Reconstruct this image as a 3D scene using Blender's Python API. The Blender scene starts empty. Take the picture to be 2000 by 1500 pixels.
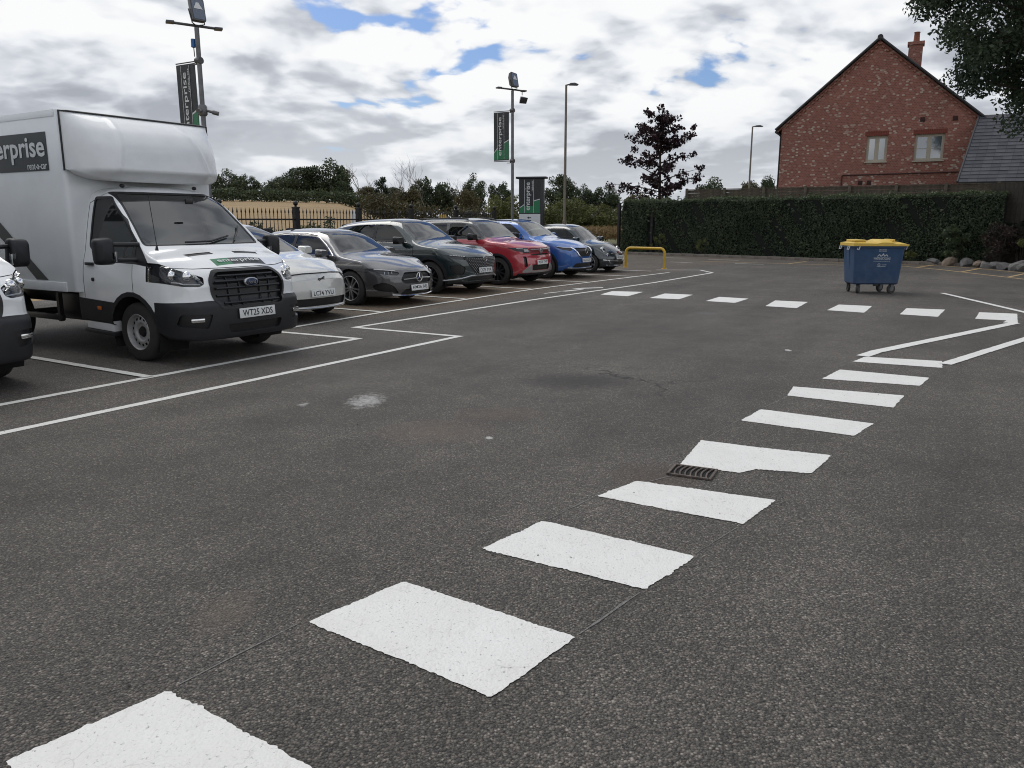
import bpy, bmesh, math, random
import numpy as np
from mathutils import Vector, Matrix

# ---------------------------------------------------------------- camera
SC = bpy.context.scene
COL = SC.collection
R = math.radians
cam_data = bpy.data.cameras.new('camera')
cam_data.sensor_width = 36.0
cam_data.lens = 27.9
cam_data.clip_start = 0.05
cam_data.clip_end = 6000.0
cam = bpy.data.objects.new('camera', cam_data)
COL.objects.link(cam)
cam.location = (0, 0, 1.6)
cam.rotation_euler = (R(90 - 11.66), 0, 0)
SC.camera = cam

# ---------------------------------------------------------------- sky, sun, exposure
SUN_AZ, SUN_EL = -42.0, 55.0          # azimuth right of the viewing direction, elevation
world = bpy.data.worlds.new('World')
SC.world = world
world.use_nodes = True
world.cycles.sampling_method = 'MANUAL'
world.cycles.sample_map_resolution = 512


class NT:
    """small helper to write node trees"""
    def __init__(s, tree):
        s.t = tree

    def n(s, typ, _in=None, **kw):
        nd = s.t.nodes.new(typ)
        for k, v in kw.items():
            setattr(nd, k, v)
        for k, v in (_in or {}).items():
            sock = nd.inputs[k]
            if isinstance(v, bpy.types.NodeSocket):
                s.t.links.new(v, sock)
            elif v is not None:
                sock.default_value = v
        return nd

    def math(s, op, a, b=None, c=None, clamp=False):
        nd = s.n('ShaderNodeMath', operation=op, use_clamp=clamp)
        for i, v in enumerate((a, b, c)):
            if v is None:
                continue
            if isinstance(v, bpy.types.NodeSocket):
                s.t.links.new(v, nd.inputs[i])
            else:
                nd.inputs[i].default_value = v
        return nd.outputs[0]

    def vmath(s, op, a, b=None, scale=None):
        nd = s.n('ShaderNodeVectorMath', operation=op)
        for i, v in enumerate((a, b)):
            if v is None:
                continue
            if isinstance(v, bpy.types.NodeSocket):
                s.t.links.new(v, nd.inputs[i])
            else:
                nd.inputs[i].default_value = v
        if scale is not None:
            if isinstance(scale, bpy.types.NodeSocket):
                s.t.links.new(scale, nd.inputs['Scale'])
            else:
                nd.inputs['Scale'].default_value = scale
        return nd.outputs['Value'] if op in ('LENGTH', 'DOT_PRODUCT', 'DISTANCE') else nd.outputs[0]

    def noise(s, vec, scale, detail=2.0, rough=0.5, dist=0.0, w=None, col=False):
        nd = s.n('ShaderNodeTexNoise', {'Scale': scale, 'Detail': detail, 'Roughness': rough, 'Distortion': dist})
        if vec is not None:
            s.t.links.new(vec, nd.inputs['Vector'])
        return nd.outputs['Color' if col else 'Fac']

    def ramp(s, fac, stops, interp='LINEAR'):
        nd = s.n('ShaderNodeValToRGB')
        cr = nd.color_ramp
        cr.interpolation = interp
        while len(cr.elements) > 1:
            cr.elements.remove(cr.elements[-1])
        for i, (p, c) in enumerate(stops):
            e = cr.elements[0] if i == 0 else cr.elements.new(p)
            e.position = p
            if not isinstance(c, (tuple, list)):
                c = (c, c, c)
            e.color = (*c, 1)
        s.t.links.new(fac, nd.inputs['Fac'])
        return nd.outputs['Color']

    def mix(s, fac, a, b, blend='MIX'):
        nd = s.n('ShaderNodeMix', data_type='RGBA', blend_type=blend)
        for i, v in ((0, fac), (6, a), (7, b)):
            if isinstance(v, bpy.types.NodeSocket):
                s.t.links.new(v, nd.inputs[i])
            else:
                if i and not isinstance(v, float) and len(v) == 3:
                    v = (*v, 1)
                nd.inputs[i].default_value = v
        return nd.outputs[2]

    def mapr(s, v, a, b, c=0.0, d=1.0, smooth=False):
        nd = s.n('ShaderNodeMapRange', {'From Min': a, 'From Max': b, 'To Min': c, 'To Max': d},
                 interpolation_type='SMOOTHSTEP' if smooth else 'LINEAR')
        s.t.links.new(v, nd.inputs['Value'])
        return nd.outputs[0]


def build_world():
    t = world.node_tree
    t.nodes.clear()
    g = NT(t)
    out = g.n('ShaderNodeOutputWorld')
    bg = g.n('ShaderNodeBackground', {'Strength': 0.1})
    t.links.new(bg.outputs[0], out.inputs[0])
    sky = g.n('ShaderNodeTexSky', sky_type='NISHITA', sun_disc=False, sun_elevation=R(SUN_EL),
              sun_rotation=R(SUN_AZ), air_density=1.0, dust_density=1.5, ozone_density=1.5)
    tc = g.n('ShaderNodeTexCoord')
    d = tc.outputs['Generated']
    sep = g.n('ShaderNodeSeparateXYZ', {0: d})
    z = g.math('MAXIMUM', sep.outputs[2], 0.0)
    inv = g.math('DIVIDE', 1.0, g.math('ADD', z, 0.30))     # cloud deck: puffs grow overhead, crowd at the horizon
    pos = g.vmath('ADD', g.vmath('MULTIPLY', g.vmath('SCALE', d, scale=inv), (1.0, 1.0, 1.55)), (CL_X, CL_Y, CL_Z))
    warp = g.noise(pos, 1.5, 2, 0.5, col=True)
    wv = g.vmath('SCALE', g.vmath('SUBTRACT', warp, (0.5, 0.5, 0.5)), scale=0.22)
    q = g.vmath('ADD', pos, wv)
    def puffs(v, fine):
        a = g.n('ShaderNodeTexVoronoi', {'Vector': v, 'Scale': 4.6}).outputs['Distance']
        b = g.n('ShaderNodeTexVoronoi', {'Vector': v, 'Scale': 11.0}).outputs['Distance']
        r = g.math('MULTIPLY_ADD', b, -0.075, g.math('MULTIPLY_ADD', a, -0.16, 0.115))
        if fine:
            c = g.n('ShaderNodeTexVoronoi', {'Vector': v, 'Scale': 26.0}).outputs['Distance']
            r = g.math('MULTIPLY_ADD', c, -0.034, g.math('ADD', r, 0.015))
        return r
    q = g.vmath('ADD', q, g.vmath('SCALE', g.vmath('SUBTRACT', g.noise(pos, 9.0, 3, 0.6, col=True), (0.5, 0.5, 0.5)), scale=0.035))
    big = g.math('ADD', g.noise(q, 1.55, 7, 0.52), puffs(q, True))
    # the same field one step up towards the sun: thicker there = this side in shade
    q2 = g.vmath('ADD', q, (math.sin(R(SUN_AZ)) * 0.02, math.cos(R(SUN_AZ)) * 0.02, 0.13))
    big2 = g.math('ADD', g.noise(q2, 1.55, 4, 0.50), puffs(q2, True))
    hole = g.mapr(z, 0.10, 0.40, -0.07, 0.06)
    dens = g.mapr(g.math('SUBTRACT', big, hole), 0.335, 0.385, smooth=True)
    lit = g.mapr(g.math('SUBTRACT', big, big2), -0.125, 0.125, smooth=True)
    thick = g.mapr(big, 0.42, 0.68)
    sh = g.math('MULTIPLY_ADD', thick, -0.50, g.math('MULTIPLY_ADD', lit, 1.05, 0.22), clamp=True)
    ccol = g.ramp(sh, [(0.0, (3.5, 3.75, 4.2)), (0.22, (4.5, 4.75, 5.25)), (0.45, (6.0, 6.3, 6.8)),
                       (0.70, (7.7, 7.95, 8.3)), (1.0, (8.9, 8.95, 9.0))])
    skyc = g.mix(1.0, sky.outputs[0], (0.66, 0.80, 1.05), 'MULTIPLY')
    col = g.mix(dens, skyc, ccol)
    hor = g.mapr(z, 0.0, 0.16, 1.0, 0.0, smooth=True)
    col = g.mix(g.math('MULTIPLY', hor, 0.55), col, (6.8, 7.05, 7.4))
    # below the horizon: plain ground bounce
    low = g.mapr(sep.outputs[2], -0.06, -0.03)
    col = g.mix(low, (1.2, 1.1, 0.95), col)
    t.links.new(col, bg.inputs[0])


CL_X, CL_Y, CL_Z = 151.0, 6.0, 2.0
build_world()
sun_data = bpy.data.lights.new('sun', 'SUN')
sun_data.energy = 1.5
sun_data.angle = R(45)
sun_data.color = (1.0, 0.96, 0.9)
sun = bpy.data.objects.new('sun', sun_data)
COL.objects.link(sun)
az, el = R(SUN_AZ), R(SUN_EL)
sun_dir = Vector((math.sin(az) * math.cos(el), math.cos(az) * math.cos(el), math.sin(el)))
sun.rotation_euler = sun_dir.to_track_quat('Z', 'Y').to_euler()
sun.location = sun_dir * 60
SC.view_settings.view_transform = 'Standard'
SC.view_settings.look = 'None'
SC.view_settings.exposure = 0.12
SC.view_settings.gamma = 1.0
SC.view_settings.use_curve_mapping = False
SC.cycles.max_bounces = 8
SC.cycles.transparent_max_bounces = 16
SC.cycles.use_denoising = True
SC.cycles.filter_width = 1.05
rnd = random.Random(7)

# ---------------------------------------------------------------- the lot's own axes: t along the parking row, n out of the bays
TH = R(31.3)
RV = Vector((math.sin(TH), math.cos(TH), 0))
HV = Vector((math.cos(TH), -math.sin(TH), 0))


def lot(t, n, z=0.0):
    v = RV * t + HV * n
    return Vector((v.x, v.y, z))


HEAD = -TH          # rotation of a vehicle whose nose points out of its bay

# ---------------------------------------------------------------- object helpers


def link(name, me, parent=None, mat=None):
    o = bpy.data.objects.new(name, me)
    COL.objects.link(o)
    if parent is not None:
        o.parent = parent
    if mat is not None and me is not None and not me.materials:
        me.materials.append(mat)
    return o


def tag(o, label=None, cat=None, group=None, kind=None):
    if label:
        o['label'] = label
    if cat:
        o['category'] = cat
    if group:
        o['group'] = group
    if kind:
        o['kind'] = kind
    return o


def thing(name, label, cat, loc=(0, 0, 0), rz=0.0, group=None):
    o = bpy.data.objects.new(name, None)
    o.empty_display_size = 0.3
    COL.objects.link(o)
    o.location = loc
    o.rotation_euler = (0, 0, rz)
    return tag(o, label, cat, group)


def copy_tree(o, parent=None):
    c = o.copy()
    COL.objects.link(c)
    if parent is not None:
        c.parent = parent
    for ch in list(o.children):
        copy_tree(ch, c)
    return c


class MB:
    """collects shapes and links them as one mesh object"""
    def __init__(s):
        s.v = []
        s.f = []

    def add(s, vs, fs):
        b = len(s.v)
        s.v += [tuple(p) for p in vs]
        s.f += [tuple(i + b for i in f) for f in fs]
        return s

    def box(s, c, d, m=None):
        x, y, z = d[0] / 2, d[1] / 2, d[2] / 2
        vs = [Vector((sx * x, sy * y, sz * z)) for sz in (-1, 1) for sy in (-1, 1) for sx in (-1, 1)]
        if m is not None:
            vs = [m @ p for p in vs]
        vs = [p + Vector(c) for p in vs]
        return s.add(vs, [(0, 2, 3, 1), (4, 5, 7, 6), (0, 1, 5, 4), (2, 6, 7, 3), (0, 4, 6, 2), (1, 3, 7, 5)])

    def tube(s, pts, rad, n=8, cap=True):
        pts = [Vector(p) for p in pts]
        rads = rad if isinstance(rad, (list, tuple)) else [rad] * len(pts)
        vs, fs = [], []
        up = None
        for i, p in enumerate(pts):
            d = (pts[min(i + 1, len(pts) - 1)] - pts[max(i - 1, 0)])
            if d.length < 1e-9:
                d = Vector((0, 0, 1))
            d.normalize()
            if up is None:
                up = Vector((0, 0, 1)) if abs(d.z) < 0.9 else Vector((1, 0, 0))
            a = d.cross(up)
            if a.length < 1e-6:
                a = d.orthogonal()
            a.normalize()
            b = a.cross(d).normalized()
            up = b
            for k in range(n):
                w = 2 * math.pi * k / n
                vs.append(p + (a * math.cos(w) + b * math.sin(w)) * rads[i])
        for i in range(len(pts) - 1):
            for k in range(n):
                k2 = (k + 1) % n
                fs.append((i * n + k, i * n + k2, (i + 1) * n + k2, (i + 1) * n + k))
        if cap:
            fs.append(tuple(range(n))[::-1])
            fs.append(tuple((len(pts) - 1) * n + k for k in range(n)))
        return s.add(vs, fs)

    def prism(s, poly, d0, d1, axis='z'):
        """polygon in the plane across the axis, extruded from d0 to d1"""
        n = len(poly)

        def P(u, v, w):
            return {'z': (u, v, w), 'y': (u, w, v), 'x': (w, u, v)}[axis]
        vs = [P(u, v, d0) for u, v in poly] + [P(u, v, d1) for u, v in poly]
        fs = [tuple(range(n))[::-1], tuple(range(n, 2 * n))]
        fs += [(i, (i + 1) % n, n + (i + 1) % n, n + i) for i in range(n)]
        return s.add(vs, fs)

    def lathe(s, prof, n=32, axis='y', c=(0, 0, 0), cap=False):
        """profile of (radius, along)"""
        vs, fs = [], []
        m = len(prof)
        for k in range(n):
            w = 2 * math.pi * k / n
            cw, sw = math.cos(w), math.sin(w)
            for r, a in prof:
                p = {'y': (r * cw, a, r * sw), 'z': (r * cw, r * sw, a), 'x': (a, r * cw, r * sw)}[axis]
                vs.append((p[0] + c[0], p[1] + c[1], p[2] + c[2]))
        for k in range(n):
            k2 = (k + 1) % n
            for i in range(m - 1):
                fs.append((k * m + i, k * m + i + 1, k2 * m + i + 1, k2 * m + i))
        if cap:
            fs.append(tuple(k * m for k in range(n)))
            fs.append(tuple(k * m + m - 1 for k in range(n))[::-1])
        return s.add(vs, fs)

    def ball(s, c, r, n=12, m=8, sc=(1, 1, 1)):
        prof = [(max(1e-4, r * math.sin(math.pi * i / m)), -r * math.cos(math.pi * i / m)) for i in range(m + 1)]
        b = MB().lathe(prof, n, 'z')
        return s.add([(p[0] * sc[0] + c[0], p[1] * sc[1] + c[1], p[2] * sc[2] + c[2]) for p in b.v], b.f)

    def mesh(s, name, mat=None, smooth=False, bevel=0.0, angle=40, seg=2):
        me = bpy.data.meshes.new(name)
        bm = bmesh.new()
        vv = [bm.verts.new(p) for p in s.v]
        for f in s.f:
            try:
                bm.faces.new([vv[i] for i in f])
            except ValueError:
                pass
        bmesh.ops.recalc_face_normals(bm, faces=bm.faces)
        if bevel:
            ed = [e for e in bm.edges if len(e.link_faces) == 2 and e.calc_face_angle(0) > R(30)]
            bmesh.ops.bevel(bm, geom=ed, offset=bevel, segments=seg, profile=0.6, affect='EDGES', clamp_overlap=True)
            smooth = True
        if smooth:
            for f in bm.faces:
                f.smooth = True
            for e in bm.edges:
                if len(e.link_faces) == 2 and e.calc_face_angle(0) > R(angle):
                    e.smooth = False
        bm.to_mesh(me)
        bm.free()
        if mat is not None:
            me.materials.append(mat)
        return me

    def build(s, name, mat=None, parent=None, **kw):
        return link(name, s.mesh(name, mat, **kw), parent)


def rounded(poly, r, k=2):
    """polygon with its corners rounded"""
    out = []
    n = len(poly)
    for i in range(n):
        p0, p, p1 = Vector(poly[i - 1]), Vector(poly[i]), Vector(poly[(i + 1) % n])
        a, b = p0 - p, p1 - p
        rr = min(r, a.length * 0.45, b.length * 0.45)
        A, B = p + a.normalized() * rr, p + b.normalized() * rr
        for j in range(k + 1):
            t = j / k
            q = A * (1 - t) ** 2 + p * 2 * t * (1 - t) + B * t * t
            out.append((q.x, q.y))
    return out


def rot(ax, deg):
    return Matrix.Rotation(R(deg), 3, ax)


def text_mesh(name, body, width, height, mat, depth=0.002, shear=0.0, bold=0.0):
    """lettering as a mesh in its own x-y plane, centred, fitted to width and height"""
    cu = bpy.data.curves.new(name, 'FONT')
    cu.body = body
    cu.align_x = 'CENTER'
    cu.shear = shear
    cu.offset = bold
    cu.resolution_u = 3
    ob = bpy.data.objects.new(name, cu)
    COL.objects.link(ob)
    dg = bpy.context.evaluated_depsgraph_get()
    me = bpy.data.meshes.new_from_object(ob.evaluated_get(dg))
    bpy.data.objects.remove(ob)
    co = np.empty(len(me.vertices) * 3)
    me.vertices.foreach_get('co', co)
    co = co.reshape(-1, 3)
    lo, hi = co.min(0), co.max(0)
    co[:, 0] = (co[:, 0] - (lo[0] + hi[0]) / 2) * width / (hi[0] - lo[0])
    co[:, 1] = (co[:, 1] - (lo[1] + hi[1]) / 2) * height / (hi[1] - lo[1])
    co[:, 2] = depth
    me.vertices.foreach_set('co', co.ravel())
    me.name = name
    me.materials.clear()
    me.materials.append(mat)
    me.update()
    return me


def at_plane(o, origin, xdir, ydir):
    """place an object whose mesh lies in x-y so that x -> xdir and y -> ydir"""
    x = Vector(xdir).normalized()
    y = Vector(ydir).normalized()
    z = x.cross(y)
    m = Matrix((x, y, z)).transposed().to_4x4()
    m.translation = Vector(origin)
    o.matrix_local = m
    return o

# ---------------------------------------------------------------- materials


MATS = {}


def mat(name, col, rough=0.5, metal=0.0, spec=0.5, coat=0.0, var=0.0, vscale=8.0, bump=0.0, bscale=60.0, ior=1.5,
        dirt=0.0, backing=None, sss=None):
    if name in MATS:
        return MATS[name]
    m = bpy.data.materials.new(name)
    m.use_nodes = True
    t = m.node_tree
    g = NT(t)
    b = t.nodes['Principled BSDF']
    b.inputs['Base Color'].default_value = (*col, 1)
    b.inputs['Roughness'].default_value = rough
    b.inputs['Metallic'].default_value = metal
    b.inputs['Specular IOR Level'].default_value = spec
    b.inputs['IOR'].default_value = ior
    b.inputs['Coat Weight'].default_value = coat
    b.inputs['Coat Roughness'].default_value = 0.03
    b.inputs['Coat IOR'].default_value = 1.75
    tc = g.n('ShaderNodeTexCoord').outputs['Object']
    src = None
    if var:
        nz = g.noise(tc, vscale, 5, 0.6)
        k = g.mapr(nz, 0.3, 0.7, 1 - var, 1 + var)
        src = g.mix(1.0, (*col, 1), g.n('ShaderNodeCombineColor', {0: k, 1: k, 2: k}).outputs[0], 'MULTIPLY')
    if dirt:
        nz = g.noise(tc, 3.0, 6, 0.65)
        sepz = g.n('ShaderNodeSeparateXYZ', {0: tc}).outputs[2]
        low = g.mapr(sepz, 1.1, 0.15)
        k = g.math('MULTIPLY', g.math('MULTIPLY', g.mapr(nz, 0.35, 0.75), low), dirt)
        src = g.mix(k, src if src is not None else (*col, 1), (0.16, 0.13, 0.10, 1))
        rr = g.math('ADD', g.math('MULTIPLY', k, 0.5), rough)
        t.links.new(rr, b.inputs['Roughness'])
    if backing is not None:
        geo = g.n('ShaderNodeNewGeometry')
        src = g.mix(geo.outputs['Backfacing'], src if src is not None else (*col, 1), (*backing, 1))
        t.links.new(g.math('SUBTRACT', coat, g.math('MULTIPLY', geo.outputs['Backfacing'], coat)), b.inputs['Coat Weight'])
        t.links.new(g.math('SUBTRACT', metal, g.math('MULTIPLY', geo.outputs['Backfacing'], metal)), b.inputs['Metallic'])
    if src is not None:
        t.links.new(src, b.inputs['Base Color'])
    if bump:
        nz = g.noise(tc, bscale, 4, 0.6)
        bp = g.n('ShaderNodeBump', {'Strength': bump, 'Distance': 0.01, 'Height': nz})
        t.links.new(bp.outputs[0], b.inputs['Normal'])
    MATS[name] = m
    return m


def glass(name, tint, refl=1.0, rough=0.0, base=1.5):
    m = bpy.data.materials.new(name)
    m.use_nodes = True
    t = m.node_tree
    t.nodes.clear()
    g = NT(t)
    out = g.n('ShaderNodeOutputMaterial')
    tr = g.n('ShaderNodeBsdfTransparent', {'Color': (*tint, 1)})
    gl = g.n('ShaderNodeBsdfGlossy', {'Color': (refl, refl, refl, 1), 'Roughness': rough})
    lw = g.n('ShaderNodeFresnel', {'IOR': base})
    mx = g.n('ShaderNodeMixShader', {0: lw.outputs[0], 1: tr.outputs[0], 2: gl.outputs[0]})
    t.links.new(mx.outputs[0], out.inputs[0])
    return m


WHITE = mat('white_paint', (0.80, 0.815, 0.82), 0.35, coat=0.6, dirt=0.25, backing=(0.03, 0.03, 0.032))
BLACKP = mat('black_plastic', (0.010, 0.011, 0.014), 0.5, var=0.15, dirt=0.07)
DARKP = mat('dark_trim', (0.010, 0.010, 0.011), 0.35)
RUBBER = mat('tyre_rubber', (0.018, 0.018, 0.018), 0.8, var=0.2, bump=0.2, dirt=0.18)
CHROME = mat('chrome', (0.75, 0.75, 0.76), 0.12, 1.0)
SILVER = mat('silver_trim', (0.48, 0.49, 0.50), 0.3, 0.8)
ALLOY = mat('alloy_rim', (0.36, 0.36, 0.37), 0.35, 0.9)
DALLOY = mat('dark_rim', (0.05, 0.05, 0.055), 0.35, 0.6)
STEELR = mat('steel_rim', (0.42, 0.42, 0.42), 0.5, 0.5, dirt=0.3)
INTER = mat('cabin_cloth', (0.02, 0.02, 0.022), 0.9)
PLATE = mat('plate_white', (0.72, 0.73, 0.72), 0.4)
INK = mat('plate_ink', (0.01, 0.01, 0.01), 0.6)
AMBER = mat('amber_lens', (0.5, 0.12, 0.02), 0.25)
WELL = mat('wheel_well', (0.008, 0.008, 0.008), 0.95)
WSGLASS = glass('windscreen_glass', (0.50, 0.54, 0.54), 1.0, 0.0, 2.0)
SDGLASS = glass('side_glass', (0.22, 0.25, 0.26), 1.0, 0.0, 1.55)
LENS = glass('lamp_lens', (0.85, 0.87, 0.88), 1.0, 0.02, 1.5)
REFLECT = mat('lamp_reflector', (0.8, 0.8, 0.8), 0.15, 1.0)
LAMPIN = mat('lamp_housing', (0.05, 0.05, 0.055), 0.35, 0.3)
DRL = mat('lamp_strip', (0.75, 0.76, 0.78), 0.25)
SIGNBLACK = mat('sign_black', (0.018, 0.022, 0.026), 0.4)
SIGNGREEN = mat('sign_green', (0.012, 0.16, 0.062), 0.4)
SIGNWHITE = mat('sign_white', (0.62, 0.64, 0.64), 0.45)
# ================================================================ ground


def terrain_z(x, y):
    """fields beyond the fence rise gently, more to the left"""
    d = math.hypot(x, y)
    a = math.degrees(math.atan2(x, y))
    k = min(1.0, max(0.0, (-5.0 - a) / 8.0))
    k = k * k * (3 - 2 * k)
    if abs(a) > 80:
        k *= max(0.0, 1 - (abs(a) - 80) / 30)
    rise = 0.055 * max(0.0, d - 31) if d < 95 else 3.52 + 1.9 * (1 - math.exp(-(d - 95) / 35.0))
    low = 0.012 * max(0.0, d - 45)
    if d > 200:
        low = 1.86
    return -0.12 + k * rise + (1 - k) * low


def m_field():
    m = bpy.data.materials.new('field_ground')
    m.use_nodes = True
    t = m.node_tree
    g = NT(t)
    b = t.nodes['Principled BSDF']
    b.inputs['Roughness'].default_value = 0.95
    pos = g.n('ShaderNodeTexCoord').outputs['Object']
    st = g.vmath('MULTIPLY', pos, (0.25, 1.2, 1.0))
    a = g.noise(st, 0.5, 5, 0.6)
    f = g.noise(pos, 9.0, 4, 0.7)
    gold = g.ramp(a, [(0.3, (0.23, 0.155, 0.075)), (0.55, (0.31, 0.215, 0.105)), (0.75, (0.37, 0.265, 0.135))])
    gold = g.mix(g.mapr(f, 0.3, 0.75, 0.0, 0.5), gold, (0.20, 0.14, 0.06))
    grn = g.mix(f, (0.05, 0.065, 0.025), (0.16, 0.14, 0.06))
    big = g.noise(pos, 0.02, 2, 0.5)
    sx = g.n('ShaderNodeSeparateXYZ', {0: pos})
    side = g.mapr(sx.outputs[0], -4.0, 6.0)
    k = g.math('MAXIMUM', g.mapr(big, 0.58, 0.62), side)
    t.links.new(g.mix(k, gold, grn), b.inputs['Base Color'])
    bp = g.n('ShaderNodeBump', {'Strength': 0.5, 'Distance': 0.1, 'Height': f})
    t.links.new(bp.outputs[0], b.inputs['Normal'])
    return m


def build_terrain():
    rads = [0.0] + [6 * 1.12 ** i for i in range(56)]
    angs = [(-180 + 4.0 * i) for i in range(90)]
    vs = [(0, 0, -0.12)]
    for rr in rads[1:]:
        for a in angs:
            x, y = rr * math.sin(R(a)), rr * math.cos(R(a))
            vs.append((x, y, terrain_z(x, y)))
    n = len(angs)
    fs = [(0, 1 + (k + 1) % n, 1 + k) for k in range(n)]
    for i in range(len(rads) - 2):
        for k in range(n):
            k2 = (k + 1) % n
            fs.append((1 + i * n + k, 1 + i * n + k2, 1 + (i + 1) * n + k2, 1 + (i + 1) * n + k))
    o = MB().add(vs, fs).build('terrain', m_field(), smooth=True)
    tag(o, kind='structure')


build_terrain()


def asphalt(name, base=1.0, stains=True):
    m = bpy.data.materials.new(name)
    m.use_nodes = True
    t = m.node_tree
    g = NT(t)
    b = t.nodes['Principled BSDF']
    pos = g.n('ShaderNodeTexCoord').outputs['Object']
    p2 = pos
    v1 = g.n('ShaderNodeTexVoronoi', {'Vector': p2, 'Scale': 96.0, 'Randomness': 1.0})
    v2 = g.n('ShaderNodeTexVoronoi', {'Vector': p2, 'Scale': 230.0, 'Randomness': 1.0})
    s1 = g.n('ShaderNodeSeparateColor', {0: v1.outputs['Color']}).outputs[0]
    s2 = g.n('ShaderNodeSeparateColor', {0: v2.outputs['Color']}).outputs[1]
    stone = g.ramp(s1, [(0.0, (0.020, 0.0195, 0.019)), (0.40, (0.066, 0.063, 0.059)), (0.72, (0.140, 0.130, 0.119)),
                        (0.93, (0.21, 0.195, 0.178)), (1.0, (0.34, 0.315, 0.29))])
    grit = g.ramp(s2, [(0.0, (0.024, 0.023, 0.022)), (0.7, (0.085, 0.079, 0.073)), (1.0, (0.19, 0.175, 0.16))])
    gap = g.mapr(v1.outputs['Distance'], 0.35, 0.75)
    col = g.mix(g.math('MULTIPLY', gap, 0.9), stone, g.mix(0.6, grit, (0.008, 0.008, 0.008)))
    col = g.mix(0.28, col, grit)
    # weathering at several sizes
    l1 = g.noise(pos, 0.33, 3, 0.6)
    l2 = g.noise(pos, 2.3, 3, 0.65)
    # paler worn wheel tracks along the lane and darker areas between
    lane = g.vmath('DOT_PRODUCT', pos, tuple(HV))
    along = g.vmath('DOT_PRODUCT', pos, tuple(RV))
    trk = g.noise(g.n('ShaderNodeCombineXYZ', {0: g.math('MULTIPLY', lane, 1.15), 1: g.math('MULTIPLY', along, 0.10)}).outputs[0], 1.0, 3, 0.6)
    k = g.math('ADD', g.mapr(l1, 0.3, 0.7, 0.90, 1.50), g.mapr(l2, 0.3, 0.7, -0.16, 0.16))
    k = g.math('ADD', k, g.mapr(trk, 0.3, 0.7, -0.20, 0.20))
    col = g.mix(1.0, col, g.n('ShaderNodeCombineColor', {0: k, 1: g.math('MULTIPLY', k, 0.965), 2: g.math('MULTIPLY', k, 0.915)}).outputs[0], 'MULTIPLY')
    if stains:
        tt = g.vmath('DOT_PRODUCT', pos, tuple(RV))
        nn = g.vmath('DOT_PRODUCT', pos, tuple(HV))
        # dry brown dust gathered in the bays
        bay = g.math('MULTIPLY', g.mapr(nn, -8.3, -9.6, smooth=True), g.mapr(tt, 8.5, 12.0, smooth=True))
        bay = g.math('MULTIPLY', bay, g.mapr(l2, 0.3, 0.62, 0.5, 0.95))
        bay = g.math('MULTIPLY', bay, g.mapr(tt, 16.0, 23.0, 1.0, 0.35))
        col = g.mix(bay, col, (0.135, 0.098, 0.062))
        # leaf litter along the hedge
        hd = g.vmath('DOT_PRODUCT', g.vmath('SUBTRACT', pos, (5.5, 40.1, 0)), (-0.70, -0.713, 0))
        lit = g.math('MULTIPLY', g.mapr(hd, 2.6, 0.5, smooth=True), g.mapr(l2, 0.35, 0.7, 0.1, 0.75))
        col = g.mix(lit, col, (0.085, 0.055, 0.035))
        n3 = g.noise(pos, 16.0, 3, 0.75)

        def blot(cx, cy, rx, ry, c, lo, hi, amt, src=None):
            dv = g.vmath('MULTIPLY', g.vmath('SUBTRACT', pos, (cx, cy, 0)), (1 / rx, 1 / ry, 0))
            dd = g.vmath('LENGTH', dv)
            f = g.math('SUBTRACT', g.mapr(dd, 0.0, 1.0, 1.0, 0.0, smooth=True), g.math('MULTIPLY', g.math('SUBTRACT', 1.0, src or n3), 0.9))
            return g.math('MULTIPLY', g.mapr(f, lo, hi), amt)
        for args in ((-1.32, 7.0, 0.55, 0.95, (0.55, 0.55, 0.53), 0.30, 0.60, 0.75), (-1.85, 6.86, 0.16, 0.30, (0.5, 0.5, 0.48), 0.34, 0.6, 0.6),
                     (-0.17, 5.75, 0.09, 0.12, (0.6, 0.6, 0.58), 0.25, 0.4, 0.8), (3.47, 9.85, 0.12, 0.22, (0.6, 0.6, 0.58), 0.25, 0.4, 0.8),
                     (-0.59, 5.95, 0.9, 0.7, (0.15, 0.11, 0.085), -0.1, 0.6, 0.42), (-0.1, 6.5, 0.75, 0.5, (0.15, 0.11, 0.085), -0.1, 0.6, 0.40),
                     (-1.2, 3.05, 0.26, 0.38, (0.17, 0.135, 0.105), -0.1, 0.65, 0.4), (0.9, 4.8, 0.6, 0.7, (0.075, 0.052, 0.038), 0.0, 0.6, 0.6),
                     (3.4, 13.9, 0.5, 0.7, (0.15, 0.15, 0.15), 0.1, 0.6, 0.45), (0.7, 7.9, 1.5, 1.0, (0.026, 0.025, 0.023), 0.05, 0.5, 0.75)):
            f = blot(args[0], args[1], args[2], args[3], args[4], args[5], args[6], args[7])
            col = g.mix(f, col, args[4])
        # hairline cracks around an old patch
        cw = g.vmath('ADD', pos, g.vmath('SCALE', g.noise(pos, 5.0, 2, 0.7, col=True), scale=0.35))
        cr = g.n('ShaderNodeTexVoronoi', {'Vector': cw, 'Scale': 0.55}, feature='DISTANCE_TO_EDGE')
        line = g.mapr(cr.outputs[0], 0.004, 0.014, 1.0, 0.0)
        zone = blot(0.75, 7.9, 2.6, 1.9, None, -0.1, 0.5, 0.85, src=l2)
        col = g.mix(g.math('MULTIPLY', line, zone), col, (0.010, 0.010, 0.010))
    t.links.new(col, b.inputs['Base Color'])
    hgt = g.math('MULTIPLY', v1.outputs['Distance'], -1.0)
    bp = g.n('ShaderNodeBump', {'Strength': 1.0, 'Distance': 0.012, 'Height': hgt})
    t.links.new(bp.outputs[0], b.inputs['Normal'])
    rgh = g.mapr(s1, 0.0, 1.0, 0.62, 0.9)
    t.links.new(rgh, b.inputs['Roughness'])
    b.inputs['Specular IOR Level'].default_value = 0.35
    return m


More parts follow.
